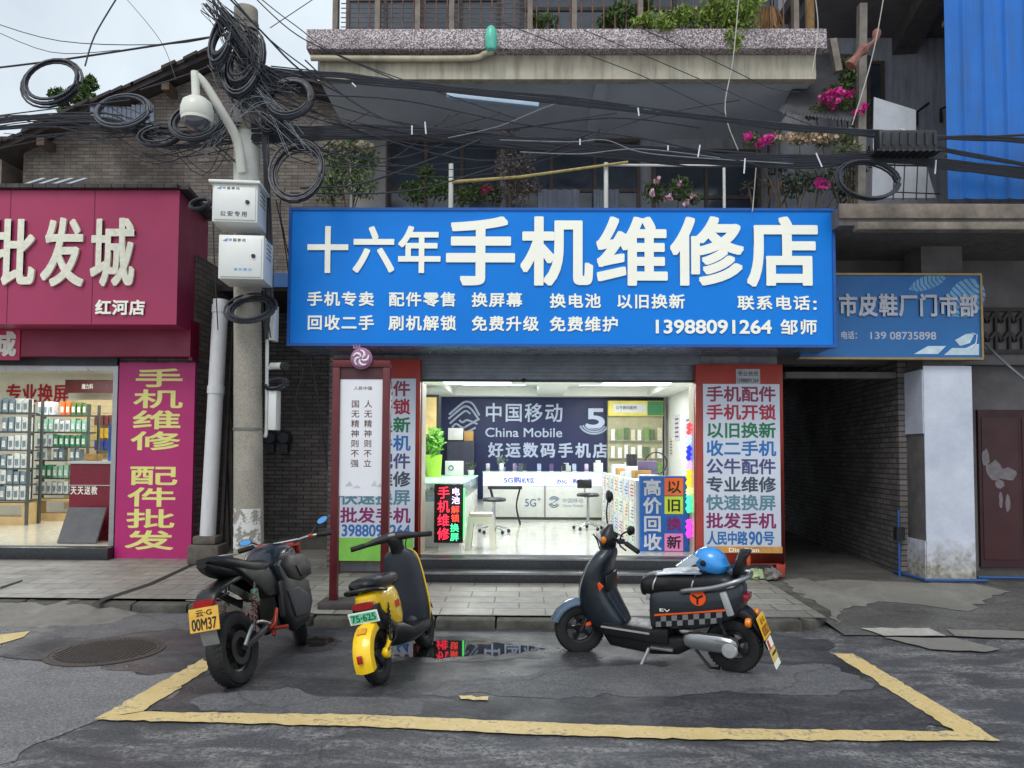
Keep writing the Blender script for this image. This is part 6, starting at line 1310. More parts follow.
def wheel(t, y, r, w_, rim, spokes, label=None, x=0., rr=.6, disc=True):
    tp = [(r * rr, -w_ * .36), (r * .8, -w_ * .5), (r * .93, -w_ * .45), (r * .985, -w_ * .25), (r, 0), (r * .985, w_ * .25), (r * .93, w_ * .45), (r * .8, w_ * .5), (r * rr, w_ * .36)]
    ty = MB().ring_lathe([(a, h) for a, h in tp], (x, y, r), 'X', 40)
    for k in range(44):
        a = 2 * PI * k / 44
        for s_ in (-1, 1):
            m_ = Matrix.Translation((x, y, r)) @ Matrix.Rotation(a, 4, 'X') @ Matrix.Translation((s_ * w_ * .22, 0, r * .992)) @ Matrix.Rotation(s_ * .5, 4, 'Z')
            ty.box(-w_ * .16, w_ * .16, -r * .028, r * .028, -.004, .0016, m_)
    wh = ty.build('wheel', RUB, t, smooth=True, label=label, ang=50)
    rm = MB().ring_lathe([(r * (rr + .02), -w_ * .36), (r * (rr + .06), -w_ * .30), (r * (rr - .06), -w_ * .2), (r * (rr - .06), w_ * .2), (r * (rr + .06), w_ * .30), (r * (rr + .02), w_ * .36)], (x, y, r), 'X', 36)
    for k in range(spokes):
        a = 2 * PI * k / spokes; rm.bar((x, y + r * .14 * math.cos(a), r + r * .14 * math.sin(a)), (x, y + r * (rr - .05) * math.cos(a + .12), r + r * (rr - .05) * math.sin(a + .12)), w_ * .3, r * .11, (1, 0, 0))
    rm.lathe([(.001, -w_ * .3), (r * .16, -w_ * .3), (r * .2, -w_ * .2), (r * .2, w_ * .2), (r * .16, w_ * .3), (.001, w_ * .3)], (x, y, r), 'X', 18)
    rm.build('rim', rim, wh, smooth=True)
    if disc: MB().ring_lathe([(r * .3, w_ * .38), (r * .52, w_ * .38), (r * .52, w_ * .42), (r * .3, w_ * .42)], (x, y, r), 'X', 28).build('brake_disc', ALU, wh)
    return wh
def hull(secs, n=16, along='y'):
    """secs: (y, z centre, width, height, exponent[, x]) lofted along y"""
    return MB().loft([sup((s_[5] if len(s_) > 5 else 0, s_[0], s_[1]), s_[2], s_[3], n, s_[4]) for s_ in secs])
def vhull(secs, n=18):
    """secs: (z, y centre, width x, depth y, exponent) lofted upwards"""
    return MB().loft([sup((0, s_[1], s_[0]), s_[2], s_[3], n, s_[4], ('x', 'y')) for s_ in secs])
def ipl(secs, k=3):
    out = []
    for i in range(len(secs) - 1):
        a, b, c, d = secs[max(i - 1, 0)], secs[i], secs[i + 1], secs[min(i + 2, len(secs) - 1)]
        for j in range(k):
            t_ = j / k; out.append(tuple(.5 * (2 * b[m] + (c[m] - a[m]) * t_ + (2 * a[m] - 5 * b[m] + 4 * c[m] - d[m]) * t_ ** 2 + (3 * b[m] - a[m] - 3 * c[m] + d[m]) * t_ ** 3) for m in range(len(b))))
    return out + [secs[-1]]
def fender(y, zc, r, a0, a1, w_, th=.012, n=14, drop=.03):
    """mudguard arc round axle (y, zc); angles from forward, up positive"""
    rings = []
    for i in range(n + 1):
        a = a0 + (a1 - a0) * i / n; ring = []
        for u, k in ((-1, -drop), (-.85, -.008), (-.4, .004), (0, .008), (.4, .004), (.85, -.008), (1, -drop)): ring.append((u * w_ / 2, r + k))
        full = [(u, q_) for u, q_ in ring] + [(u * .97, q_ - th) for u, q_ in reversed(ring)]
        rings.append([Vector((u, y + q_ * math.cos(a), zc + q_ * math.sin(a))) for u, q_ in full])
    return MB().loft(rings)
def mirror(t, base, tip, r, m, face=None, rz=.6, rot=0):
    st = MB().tube(smooth_pts([base, Vector(base).lerp(Vector(tip), .5) + Vector((0, .02, .01)), tip], 4), .007, 7).build('mirror', BPL, t, smooth=True)
    mt = Matrix.Rotation(rot, 3, 'Y')
    MB().ell(Vector(tip), r, .022, r * rz, 16, 10, mt).build('shell', m, st, smooth=True)
    if face: MB().lathe([(.001, -.024), (1, -.022)], (0, 0, 0), 'Y', 20)
    g_ = MB(); n = 18; c = Vector(tip) + Vector((0, -.0235, 0)); g_.add([c + mt @ Vector((r * .86 * math.cos(2 * PI * i / n), 0, r * rz * .86 * math.sin(2 * PI * i / n))) for i in range(n)], [tuple(range(n))]); g_.build('mirror_glass', face or mat('mirror_glass', (180, 190, 200), .03, 1, .02), st, recalc=False)
def place(t, loc, yaw, lean):
    t.location = loc; t.rotation_mode = 'QUATERNION'
    t.rotation_quaternion = (Matrix.Rotation(yaw, 3, 'Z') @ Matrix.Rotation(lean, 3, 'Y')).to_quaternion()
    return Matrix.Translation(loc) @ (Matrix.Rotation(yaw, 4, 'Z') @ Matrix.Rotation(lean, 4, 'Y'))

def steer(t, objs, y, ang):
    m_ = Matrix.Translation((0, y, 0)) @ Matrix.Rotation(ang, 4, 'Z') @ Matrix.Translation((0, -y, 0))
    for o in objs:
        for k in [o] + list(o.children_recursive): k.data.transform(m_)
# ---- charcoal scooter with orange accents
sc1 = thing('motor_scooter', 'charcoal scooter with orange round badge, chequered side and blue helmet on its seat', 'scooter')
t = sc1; R1 = .205; WB = 1.25
wheel(t, 0, R1, .11, BPL, 5, rr=.58); wf1 = wheel(t, WB, R1, .10, BPL, 5, rr=.58)
# body under the seat
body = hull(ipl([(.61, .42, .22, .28, 4), (.57, .43, .28, .33, 4), (.42, .455, .31, .35, 3.8), (.2, .49, .32, .34, 3.6), (.02, .54, .29, .30, 3.4), (-.06, .565, .23, .25, 3.4), (-.09, .575, .16, .18, 3)])).build('body', CHAR, t, smooth=True)
wd = .1585
for s_ in (-1, 1):
    def sidequad(poly, off, m, nm, par=body):
        mb = MB(); mb.loft([[Vector((s_ * (off + bulge(u)), u, v)) for u, v in poly], [Vector((s_ * (off + bulge(u) - .012), u, v)) for u, v in poly]]); return mb.build(nm, m, par)
    def bulge(u): return .006 - .10 * max(0, .12 - u) ** 1.2 - .35 * max(0, u - .5) ** 1.3
    ck = MB(); n_ = 14
    for i in range(n_):
        for j in range(2):
            u0, u1 = .545 - i * .042, .545 - (i + 1) * .042; zb_2 = .315 + (.545 - u0) * .18; zb_3 = .315 + (.545 - u1) * .18
            if u1 < .0: continue
            ck.cur = (i + j) % 2; h0 = j * .04
            ck.add([(s_ * (wd + bulge(u0) + .001), u0, zb_2 + h0), (s_ * (wd + bulge(u1) + .001), u1, zb_3 + h0), (s_ * (wd + bulge(u1) + .001), u1, zb_3 + h0 + .04), (s_ * (wd + bulge(u0) + .001), u0, zb_2 + h0 + .04)], [(0, 1, 2, 3)])
    ck.build('chequer_decal', [mat('chequer_grey', (116, 118, 120), .4), BPL], body, recalc=False)
    sidequad([(.555, .396), (.02, .493), (.02, .505), (.555, .408)], wd + .003, ORG, 'orange_stripe')
    bd = MB().lathe([(.001, s_ * .012), (.056, s_ * .010), (.062, s_ * .0)], (s_ * (wd + .004), .215, .572), 'X', 28).build('badge', ORG, body, recalc=False)
    em_ = MB()
    for k in range(3): a = PI / 2 + k * 2 * PI / 3 + PI; em_.bar((s_ * (wd + .0175), .215, .572), (s_ * (wd + .0175), .215 + .045 * math.cos(a), .572 + .045 * math.sin(a)), .013, .003, (1, 0, 0))
    em_.build('emblem', BPL, bd)
    MB().bar((s_ * (wd - .008), .035, .63), (s_ * (wd - .012), -.02, .46), .05, .03, (s_, 0, 0)).build('silver_vent', SILP, body, bevel=.008)
    mb = MB().text('EV', Vector((s_ * (wd + .004), .47, .44)), (0, -1, 0) if s_ < 0 else (0, 1, 0), Z3, -.04, .04, 0, .022, 0, .02); mb.build('lettering', LETTER, body, recalc=False)
MB().box(-.11, .11, .60, .64, .50, .56).build('seat_hinge', SILP, body, bevel=.01)
# seat with pale piping
seat = hull(ipl([(.69, .59, .16, .10, 2.6), (.65, .60, .25, .17, 2.8), (.5, .635, .29, .15, 3), (.3, .655, .30, .14, 3), (.1, .675, .29, .13, 3), (0, .685, .25, .11, 2.6), (-.05, .69, .14, .06, 2.4)])).build('seat', SEATM, t, smooth=True)
MB().loft([sup((0, y_, z_), w_, h_, 16, 3) for y_, z_, w_, h_ in ((.55, .70, .24, .012), (.4, .722, .25, .014), (.2, .738, .25, .012))]).build('seat_top', mat('seat_top_sheen', (96, 110, 128), .35, var=.15), seat, smooth=True)  # thin overlay; its pale blue-grey paints a reflection on the seat
for yy, zz in ((.56, .63), (.26, .66)): MB().tube([Vector((.151 * math.cos(a), yy - .02 * math.sin(a), zz + .078 * math.sin(a))) for a in [math.radians(k) for k in range(-40, 221, 20)]], .006, 6).build('piping', SILP, seat, smooth=True)
# grab rail, backrest
MB().tube(smooth_pts([(-.155, .34, .60), (-.175, .30, .62), (-.18, .1, .66), (-.14, -.08, .72), (0, -.13, .735), (.14, -.08, .72), (.18, .1, .66), (.175, .30, .62), (.155, .34, .60)], 4), .019, 10).build('grab_rail', ALU, t, smooth=True)
br_ = MB().loft([sup((0, y_, z_), w_, .08, 14, 3, ('x', 'y')) for y_, z_, w_ in ((-.05, .75, .16), (-.055, .78, .21), (-.075, .84, .22), (-.095, .895, .20), (-.10, .915, .12))]).build('backrest', SEATM, t, smooth=True)
MB().lathe([(.001, -.012), (.04, -.010), (.045, 0)], (0, -.118, .845), 'Y', 20).build('badge', ORG, br_)
# floor, belly, legshield
MB().loft([sup((0, y_, z_), w_, h_, 16, 4.5) for y_, z_, w_, h_ in ((1.06, .24, .22, .10), (.98, .235, .30, .10), (.6, .225, .32, .12), (.46, .25, .30, .16))]).build('footboard', BPL, t, smooth=True)
MB().loft([sup((0, y_, z_), w_, h_, 14, 3.4) for y_, z_, w_, h_ in ((1.02, .19, .14, .06), (.95, .155, .24, .13), (.6, .15, .27, .16), (.4, .17, .24, .16), (.3, .2, .16, .1))]).build('belly_pan', BPL, t, smooth=True)
ls_ = vhull(ipl([(.20, .98, .20, .26, 3), (.28, 1.0, .28, .36, 3), (.42, 1.06, .34, .32, 3), (.56, 1.09, .37, .24, 3), (.70, 1.06, .36, .19, 2.8), (.80, 1.01, .30, .16, 2.6), (.86, .98, .18, .12, 2.4)])).build('leg_shield', CHAR, t, smooth=True)
for s_ in (-1, 1):
    MB().tube(smooth_pts([(s_ * .10, 1.045, .83), (s_ * .155, 1.10, .72), (s_ * .165, 1.165, .56), (s_ * .13, 1.185, .42)], 4), .007, 6).build('chrome_trim', SILP, ls_, smooth=True)
    MB().bar((s_ * .152, 1.02, .56), (s_ * .162, .985, .60), .05, .012, (s_, 0, 0)).build('orange_decal', ORG, ls_)
    MB().bar((s_ * .13, 1.10, .27), (s_ * .12, 1.19, .235), .012, .025).build('orange_trim', ORG, ls_)
MB().box(-.11, .11, .955, .975, .52, .66).build('glove_box', BPL, ls_, bevel=.008)
# steering head, handlebar, fender, fork
mark1 = set(t.children)
hd_ = vhull(ipl([(.83, 1.0, .12, .11, 2.6), (.88, .99, .17, .13, 2.6), (.93, 1.0, .19, .14, 2.6), (1.0, .985, .14, .08, 2.6), (1.04, .965, .08, .04, 2.4)])).build('headset', BPL, t, smooth=True)
MB().ell((0, 1.065, .93), .065, .02, .05, 16, 10).build('headlight', glass('headlight_lens', (220, 226, 230), .05, .6), hd_, smooth=True)
for s_ in (-1, 1): MB().ell((s_ * .088, 1.045, .925), .016, .025, .03, 12, 8).build('indicator', AMB, hd_, smooth=True)
hb = MB().tube(smooth_pts([(-.34, .84, .875), (-.24, .895, .915), (-.1, .95, .93), (.1, .95, .93), (.24, .895, .915), (.34, .84, .875)], 4), .013, 8).build('handlebar', BPL, t, smooth=True)
for s_ in (-1, 1):
    MB().cyl((s_ * .352, .835, .87), (s_ * .235, .897, .917), .02, 10).build('grip', RUB, hb, smooth=True)
    MB().tube(smooth_pts([(s_ * .21, .93, .925), (s_ * .26, .955, .91), (s_ * .34, .93, .885)], 4), .007, 6).build('brake_lever', BPL, hb, smooth=True)
    MB().box(s_ * .17 - .03, s_ * .17 + .03, .895, .955, .905, .945).build('switch_pod', BPL, hb, bevel=.01)
mirror(t, (-.17, .93, .94), (-.30, .88, 1.03), .065, BPL, rot=.35); mirror(t, (.12, .95, .94), (.17, .93, 1.24), .068, BPL, rz=.8)
fender(WB, R1, R1 + .035, math.radians(20), math.radians(165), .135).build('front_mudguard', mat('blue_grey_paint', (84, 104, 124), .25, .2, .06, coat=.6), t, smooth=True)
fk = MB()
for s_ in (-1, 1): fk.tube([(s_ * .075, WB, R1), (s_ * .07, 1.14, .42)], .022, 8); fk.cyl((s_ * .05, WB, R1), (s_ * .09, WB, R1), .025, 10)
fk.build('fork', BPL, t, smooth=True)
steer(t, [o for o in t.children if o not in mark1] + [wf1], 1.12, math.radians(36))

for s_ in (-1, 1): MB().tube(smooth_pts([(s_ * .20, .93, .915), (s_ * .13, 1.05, .99), (s_ * .06, 1.05, .93), (s_ * .05, 1.03, .84)], 5), .005, 5).build('brake_cable', BPL, t, smooth=True)
MB().bar((-.162, .60, .255), (-.155, 1.0, .262), .01, .012).build('floor_trim', SILP, t)
# rear: motor case, swing arm, shocks, mudguard, plates
mc = MB().loft([sup((x_, y_, .235), w_, h_, 14, 3.2, ('y', 'z')) for x_, y_, w_, h_ in ((-.06, .15, .40, .10), (-.10, .15, .42, .13), (-.145, .14, .40, .12), (-.16, .13, .34, .08))]).build('motor_case', ALU, t, smooth=True)
MB().lathe([(.001, -.02), (.05, -.015), (.06, 0)], (-.15, 0, R1), 'X', 20).build('hub_cover', SILP, mc, smooth=True)
for s_ in (-1, 1):
    k = MB().tube([(s_ * .12, .0, R1 + .04), (s_ * .12, .10, .45)], .016, 8)
    k.tube([(s_ * .12 + .026 * math.cos(a), .02 + .012 * a / 6.28, R1 + .09 + .022 * a / 6.28 + .026 * math.sin(a) * .3) for a in [i * .6 for i in range(60)]], .005, 5); k.build('shock', BPL, t, smooth=True)
mg = hull(ipl([(.10, .46, .20, .07, 3), (-.04, .47, .19, .08, 3), (-.13, .43, .17, .08, 3), (-.20, .33, .15, .05, 3), (-.25, .22, .14, .02, 3)])).build('rear_mudguard', BPL, t, smooth=True)
MB().box(-.07, .07, -.125, -.08, .55, .60).build('tail_light', REDT, t, bevel=.01)
for s_ in (-1, 1):
    MB().cyl((s_ * .07, -.12, .42), (s_ * .13, -.13, .42), .012, 8).build('indicator_stalk', BPL, mg)
    MB().lathe([(.001, -.02), (.03, -.016), (.036, 0), (.03, .02), (.001, .025)], (s_ * .135, -.14, .42), 'Y', 18).build('indicator', AMB, mg, smooth=True)
def plate(par, c, w_, h_, tilt, m, nm='number_plate'):
    c = Vector(c); up = Vector((0, math.sin(tilt), math.cos(tilt))); V_ = up; U_ = Vector((1, 0, 0)); N_ = U_.cross(V_)
    o = MB().bar(c - up * h_ / 2, c + up * h_ / 2, w_, .006, (0, -1, 0)).build(nm, m, par); return o, c + N_ * .004, U_, V_
o, O, U_, V_ = plate(t, (.0, -.215, .37), .20, .16, .35, PLY)
MB().text('云·G', O, U_, V_, -.06, .06, .02, .06, 0, .03).text('83B21', O, U_, V_, -.085, .085, -.06, .005, 0, .02).build('lettering', mat('plate_brown_ink', (140, 60, 20), .5), o, recalc=False)
o, O, U_, V_ = plate(t, (.0, -.255, .25), .15, .065, .35, LETTER, 'sticker_plate'); MB().bar(O + U_ * -.05 - V_ * .03, O + U_ * -.05 + V_ * .03, .05, .003, (0, -1, 0)).build('red_field', mat('sticker_red', (200, 60, 40), .5), o)
o, O, U_, V_ = plate(t, (.0, -.283, .172), .15, .08, .35, mat('sticker_gold', (222, 190, 110), .5, var=.1), 'sticker_plate'); MB().bar(O - U_ * .06 + V_ * .005, O + U_ * .06 + V_ * .005, .03, .002, (0, -1, 0)).build('print', BKI, o); 
o, O, U_, V_ = plate(t, (.0, -.305, .108), .15, .04, .35, LETTER, 'sticker_plate')
ss = MB().tube([(-.12, .62, .13), (-.20, .66, -.0 + .015)], .014, 8).tube([(-.19, .69, .008), (-.215, .61, .008)], .012, 6).build('side_stand', ALU, t, smooth=True)
MB().bar((-.14, .60, .145), (-.14, .42, .145), .04, .02).build('foot_peg', ALU, t, bevel=.005); MB().tube([(-.1, .26, .16), (-.16, .14, .06), (-.06, .10, .03)], .012, 6).build('centre_stand', BPL, t, smooth=True)
p0, p1 = G(735, 671.5), G(580, 648.5); yaw1 = math.atan2(-(p1.x - p0.x), p1.y - p0.y)
M1 = place(sc1, p0, yaw1, math.radians(-5))
# helmet lying on the seat, visor towards the handlebar
hm = thing('helmet', 'light blue open-face helmet with clear visor resting on the scooter seat', 'helmet')
hs_ = MB(); rings = []
for j in range(11):
    ph = PI * (.5 - j / 10 * .72); z_ = .115 * math.sin(ph); c_r = math.cos(ph)
    rings.append([Vector((.115 * c_r * math.cos(a), .14 * c_r * math.sin(a) - (.02 if z_ < 0 else 0), z_ + .075)) for a in [2 * PI * i / 26 for i in range(26)]])
hs_.loft(rings); HB = mat('helmet_blue', (52, 146, 224), .25, var=.08, scale=8, coat=.6)
sh2 = hs_.build('shell', HB, hm, smooth=True)
for s_ in (-1, 1): MB().lathe([(.001, s_ * .012), (.022, s_ * .009), (.026, s_ * -.002)], (s_ * .112, .03, .07), 'X', 18).build('pivot', BPL, hm, recalc=False)
vs = MB(); ph = [math.radians(k) for k in range(20, 161, 10)]
vs.loft([[Vector((.128 * math.cos(a), .03 + .165 * math.sin(a) * sc_ - dy, z_)) for a in ph] + [Vector((.125 * math.cos(a), .03 + .161 * math.sin(a) * sc_ - dy, z_)) for a in reversed(ph)] for z_, sc_, dy in ((-.02, 1.12, -.06), (.05, 1.03, -.01), (.11, .85, .02))])
vs.build('visor', glass('clear_visor', (214, 224, 232), .05, .35), hm, smooth=True)
MB().tube(smooth_pts([(-.10, .0, 0), (-.06, .06, -.012), (.05, .05, -.012), (.10, 0, 0)], 4), .007, 5).build('strap', BPL, hm)
hm.matrix_world = M1 @ Matrix.Translation((0, .17, .748)) @ Matrix.Rotation(.16, 4, 'X') @ Matrix.Scale(.92, 4)

# ---- yellow shared scooter
sc2 = thing('motor_scooter', 'small yellow and dark grey shared scooter with green number plate, parked rear outwards', 'scooter')
t = sc2; R2 = .20; WB2 = 1.0
wheel(t, 0, R2, .085, BPL, 6, rr=.62, disc=False); wheel(t, WB2, R2, .08, BPL, 6, rr=.62, disc=False)
bd = MB().loft([sup((0, y_, z_), w_, d_, 18, 3.4, ('x', 'y')) for z_, y_, w_, d_ in ((.33, .36, .16, .16), (.39, .31, .19, .32), (.48, .24, .205, .46), (.56, .20, .205, .50), (.61, .19, .185, .46), (.63, .19, .14, .38))]).build('body', YELP, t, smooth=True)
MB().loft([sup((0, y_, z_), w_, d_, 16, 3.4, ('x', 'y')) for z_, y_, w_, d_ in ((.30, .32, .17, .2), (.37, .12, .20, .30), (.50, -.0, .205, .12), (.545, .0, .2, .1))]).build('inner_rear_panel', BPL, t, smooth=True)
seat = hull(ipl([(.48, .66, .14, .07, 2.4), (.42, .665, .21, .10, 2.8), (.25, .675, .24, .11, 3), (.05, .685, .23, .10, 3), (-.04, .69, .18, .07, 2.6), (-.07, .69, .1, .03, 2.4)])).build('seat', SEATM, t, smooth=True)
MB().tube(smooth_pts([(-.11, .14, .62), (-.125, .0, .64), (-.09, -.09, .66), (0, -.12, .665), (.09, -.09, .66), (.125, 0, .64), (.11, .14, .62)], 4), .014, 8).build('grab_rail', BPL, t, smooth=True)
MB().loft([sup((0, y_, .55), .165, .05, 14, 3) for y_ in (-.058, -.02)]).build('tail_light', REDT, t, smooth=True)
o, O, U_, V_ = plate(t, (0, -.075, .475), .22, .085, -.25, LETTER)
gpn = MB().bar(O - V_ * .034, O + V_ * .034, .20, .002, (0, -1, 0)).build('green_field', mat('plate_green', (120, 206, 176), .5, var=.2, scale=18), o)
MB().text('75·625', O + U_.cross(V_) * .0015, U_, V_, -.09, .09, -.024, .026, 0, .03).build('lettering', mat('plate_green_ink', (10, 110, 78), .5), o, recalc=False)
fd = MB()
rings = []
for a in [math.radians(k) for k in (66, 80, 95, 110, 125, 140, 155, 170, 185, 198)]:
    ring = [(u * .072, R2 + .035 + k) for u, k in ((-1, -.05), (-.9, -.01), (-.4, .006), (0, .01), (.4, .006), (.9, -.01), (1, -.05))]; ring += [(u * .95, q_ - .014) for u, q_ in reversed(ring)]
    rings.append([Vector((u, q_ * math.cos(a), R2 + q_ * math.sin(a))) for u, q_ in ring])
fdo = fd.loft(rings).build('rear_mudguard', YELP, t, smooth=True)
MB().box(-.018, .018, -.268, -.25, .20, .255).build('reflector', REDT, fdo, bevel=.005); a = math.radians(128); MB().bar((0, (R2 + .05) * math.cos(a - .1), R2 + (R2 + .05) * math.sin(a - .1)), (0, (R2 + .05) * math.cos(a + .1), R2 + (R2 + .05) * math.sin(a + .1)), .07, .004, (0, -1, 1)).build('sticker', mat('amber_sticker', (214, 150, 30), .5, var=.2, scale=30), fdo)
sa = MB()
for s_ in (-1, 1): sa.tube(smooth_pts([(s_ * .08, -.02, R2), (s_ * .085, .06, R2 + .04), (s_ * .075, .14, R2 + .12), (s_ * .07, .10, R2 + .20)], 4), [.028, .026, .024, .022, .02, .02, .02, .02, .02, .02, .02, .02, .02], 8); sa.lathe([(.001, -.02), (.035, -.018), (.04, 0), (.035, .018), (.001, .02)], (s_ * .085, 0, R2), 'X', 16)
sa.build('swing_arm', YELP, t, smooth=True)
for s_ in (-1, 1):
    k = MB().tube([(s_ * .095, .08, R2 + .06), (s_ * .095, .15, .52)], .012, 8); k.tube([(s_ * .095 + .022 * math.cos(a), .09 + .0009 * i * .6, R2 + .10 + .0036 * i + .01 * math.sin(a)) for i, a in [(i, i * .7) for i in range(56)]], .005, 5); k.build('shock', BPL, t, smooth=True)
for s_ in (-1, 1):
    st2 = MB()
    st2.box(s_ * .1035, s_ * .1055, .27, .35, .46, .51)
    st2.build('side_sticker', mat('sticker_red', (200, 60, 40)), bd)
MB().loft([sup((0, y_, z_), w_, h_, 16, 4) for y_, z_, w_, h_ in ((.92, .235, .20, .09), (.84, .22, .27, .10), (.5, .215, .27, .12), (.36, .26, .22, .18), (.2, .30, .16, .14))]).build('footboard', BPL, t, smooth=True)
lsd = vhull(ipl([(.17, .86, .16, .12, 3), (.24, .86, .25, .13, 3.4), (.38, .84, .30, .12, 3.6), (.55, .82, .31, .10, 3.6), (.72, .80, .30, .09, 3.6), (.80, .79, .26, .08, 3.2), (.84, .785, .17, .07, 2.8)])).build('leg_shield', DKGREY, t, smooth=True)
for s_ in (-1, 1): MB().tube(smooth_pts([(s_ * .09, .80, .835), (s_ * .136, .81, .79), (s_ * .152, .825, .68), (s_ * .157, .84, .5), (s_ * .147, .86, .34), (s_ * .11, .88, .22)], 4), .007, 6).build('yellow_edge', YELP, lsd, smooth=True)
MB().loft([sup((0, .775 + (.79 - z_) * .09, z_), w_, .02, 14, 3, ('x', 'y')) for z_, w_ in ((.30, .09), (.40, .15), (.60, .16), (.74, .14), (.78, .09))]).build('shield_recess', mat('recess_grey', (40, 44, 50), .5, var=.1), lsd, smooth=True)
MB().loft([sup((0, y_, z_), w_, h_, 14, 2.6, ('x', 'y')) for z_, y_, w_, h_ in ((.82, .79, .12, .11), (.88, .775, .11, .11), (.925, .76, .13, .12), (.955, .75, .12, .09))]).build('steering_stem', BPL, t, smooth=True)
hb = MB().loft([[Vector((x_, y_ + d_ * math.cos(a), z_ + h_ * math.sin(a))) for a in [2 * PI * i / 12 for i in range(12)]] for x_, y_, z_, d_, h_ in ((-.335, .66, .925, .016, .016), (-.22, .70, .935, .018, .02), (-.12, .735, .95, .03, .032), (0, .75, .958, .045, .04), (.12, .735, .95, .03, .032), (.22, .70, .935, .018, .02), (.335, .66, .925, .016, .016))]).build('handlebar', DKP, t, smooth=True)
for s_ in (-1, 1):
    MB().cyl((s_ * .345, .657, .924), (s_ * .235, .695, .934), .021, 12).build('grip', RUB, hb, smooth=True)
    MB().tube(smooth_pts([(s_ * .2, .73, .93), (s_ * .25, .75, .925), (s_ * .32, .725, .915)], 4), .007, 6).build('brake_lever', BPL, hb, smooth=True)
MB().box(-.03, .03, .70, .74, .962, .985).build('display', mat('pale_display', (150, 150, 146), .3), hb, bevel=.008)
fk = MB()
for s_ in (-1, 1): fk.tube([(s_ * .06, WB2, R2), (s_ * .058, .89, .42)], .018, 8); fk.cyl((s_ * .04, WB2, R2), (s_ * .075, WB2, R2), .02, 10)
fk.build('fork', BPL, t, smooth=True); fender(WB2, R2, R2 + .03, math.radians(25), math.radians(165), .11).build('front_mudguard', DKGREY, t, smooth=True)
for s_ in (-1, 1): MB().tube(smooth_pts([(s_ * .19, .725, .93), (s_ * .12, .82, .96), (s_ * .06, .84, .90), (s_ * .05, .83, .82)], 5), .005, 5).build('brake_cable', BPL, t, smooth=True)
MB().tube(smooth_pts([(.09, .22, .30), (.125, .10, .27), (.12, .02, .25), (.10, -.01, .21)], 5), .006, 5).build('brake_cable', BPL, t, smooth=True)
MB().tube([(-.10, .42, .17), (-.21, .46, .012)], .012, 8).build('side_stand', BPL, t, smooth=True)
p0, p1 = G(381, 683), G(423, 650); yaw2 = math.atan2(-(p1.x - p0.x), p1.y - p0.y)
place(sc2, p0, yaw2, math.radians(-12.5))

# ---- black motorcycle
mo = thing('motorcycle', 'black naked motorcycle with fat rear tyre, yellow number plate and blue mirrors', 'motorcycle')
t = mo; R3 = .252; WB3 = 1.16
RIMK = mat('black_rim', (34, 34, 36), .4, .4, .2, dirt=.3, dirtc=(70, 66, 62))
wr = wheel(t, 0, R3, .132, RIMK, 10, rr=.64, disc=False); MB().ring_lathe([(.07, .06), (.115, .06), (.115, .066), (.07, .066)], (0, 0, R3), 'X', 24).build('brake_disc', mat('dull_disc', (84, 82, 80), .4, .7), wr)
wf = wheel(t, WB3, R3, .11, mat('orange_rim', (214, 106, 56), .4, .2, .1, dirt=.3), 5, rr=.66, disc=False)
MB().ring_lathe([(.08, .055), (.10, .055), (.10, .062), (.08, .062)], (0, 0, R3), 'X', 24).build('sprocket', REDM, wr)
# tail and seat
st3 = hull(ipl([(.54, .735, .18, .10, 2.8), (.45, .75, .22, .11, 2.8), (.25, .775, .23, .10, 2.8), (.05, .825, .215, .11, 2.8), (-.10, .865, .17, .09, 2.6), (-.20, .89, .09, .035, 2.4)])).build('seat', SEATM, t, smooth=True)
MB().tube(smooth_pts([(-.09, .10, .885), (-.05, .0, .895), (.05, .0, .895), (.09, .10, .885)], 4), .008, 6).build('seat_seam', mat('dull_grey_trim', (140, 140, 138), .5), st3, smooth=True)
hull(ipl([(.46, .69, .17, .08, 2.8), (.2, .735, .17, .08, 2.8), (0, .785, .16, .09, 2.8), (-.13, .825, .13, .07, 2.6), (-.21, .86, .08, .03, 2.4)])).build('tail_cowl', BPL, t, smooth=True)
mgd = hull(ipl([(.30, .735, .16, .05, 3), (.1, .72, .17, .05, 3), (-.06, .70, .18, .05, 3), (-.16, .675, .17, .06, 3), (-.225, .635, .15, .06, 3), (-.245, .60, .14, .03, 3)])).build('rear_mudguard', BPL, t, smooth=True)
for s_ in (-1, 1): MB().bar((s_ * .07, .32, .50), (s_ * .075, -.05, .68), .012, .05).build('mudguard_bracket', BPL, mgd)
MB().loft([sup((0, y_, .615), .15, .05, 14, 3) for y_ in (-.262, -.22)]).build('tail_light', REDT, t, smooth=True)
o, O, U_, V_ = plate(t, (0, -.275, .515), .215, .155, .12, PLT)
MB().text('云·G', O, U_, V_, -.055, .06, .022, .062, 0, .02).text('00M37', O, U_, V_, -.09, .09, -.066, .008, 0, .02).build('lettering', BKI, o, recalc=False)
MB().bar((0, -.258, .45), (0, -.235, .335), .12, .012, (0, -1, 0)).build('mud_flap', mat('grey_flap', (128, 128, 126), .6, var=.15, dirt=.3), t, bevel=.005)
for s_ in (-1, 1): MB().tube([(s_ * .07, -.18, .63), (s_ * .16, -.20, .65)], .008, 6).build('indicator', BPL, t); 
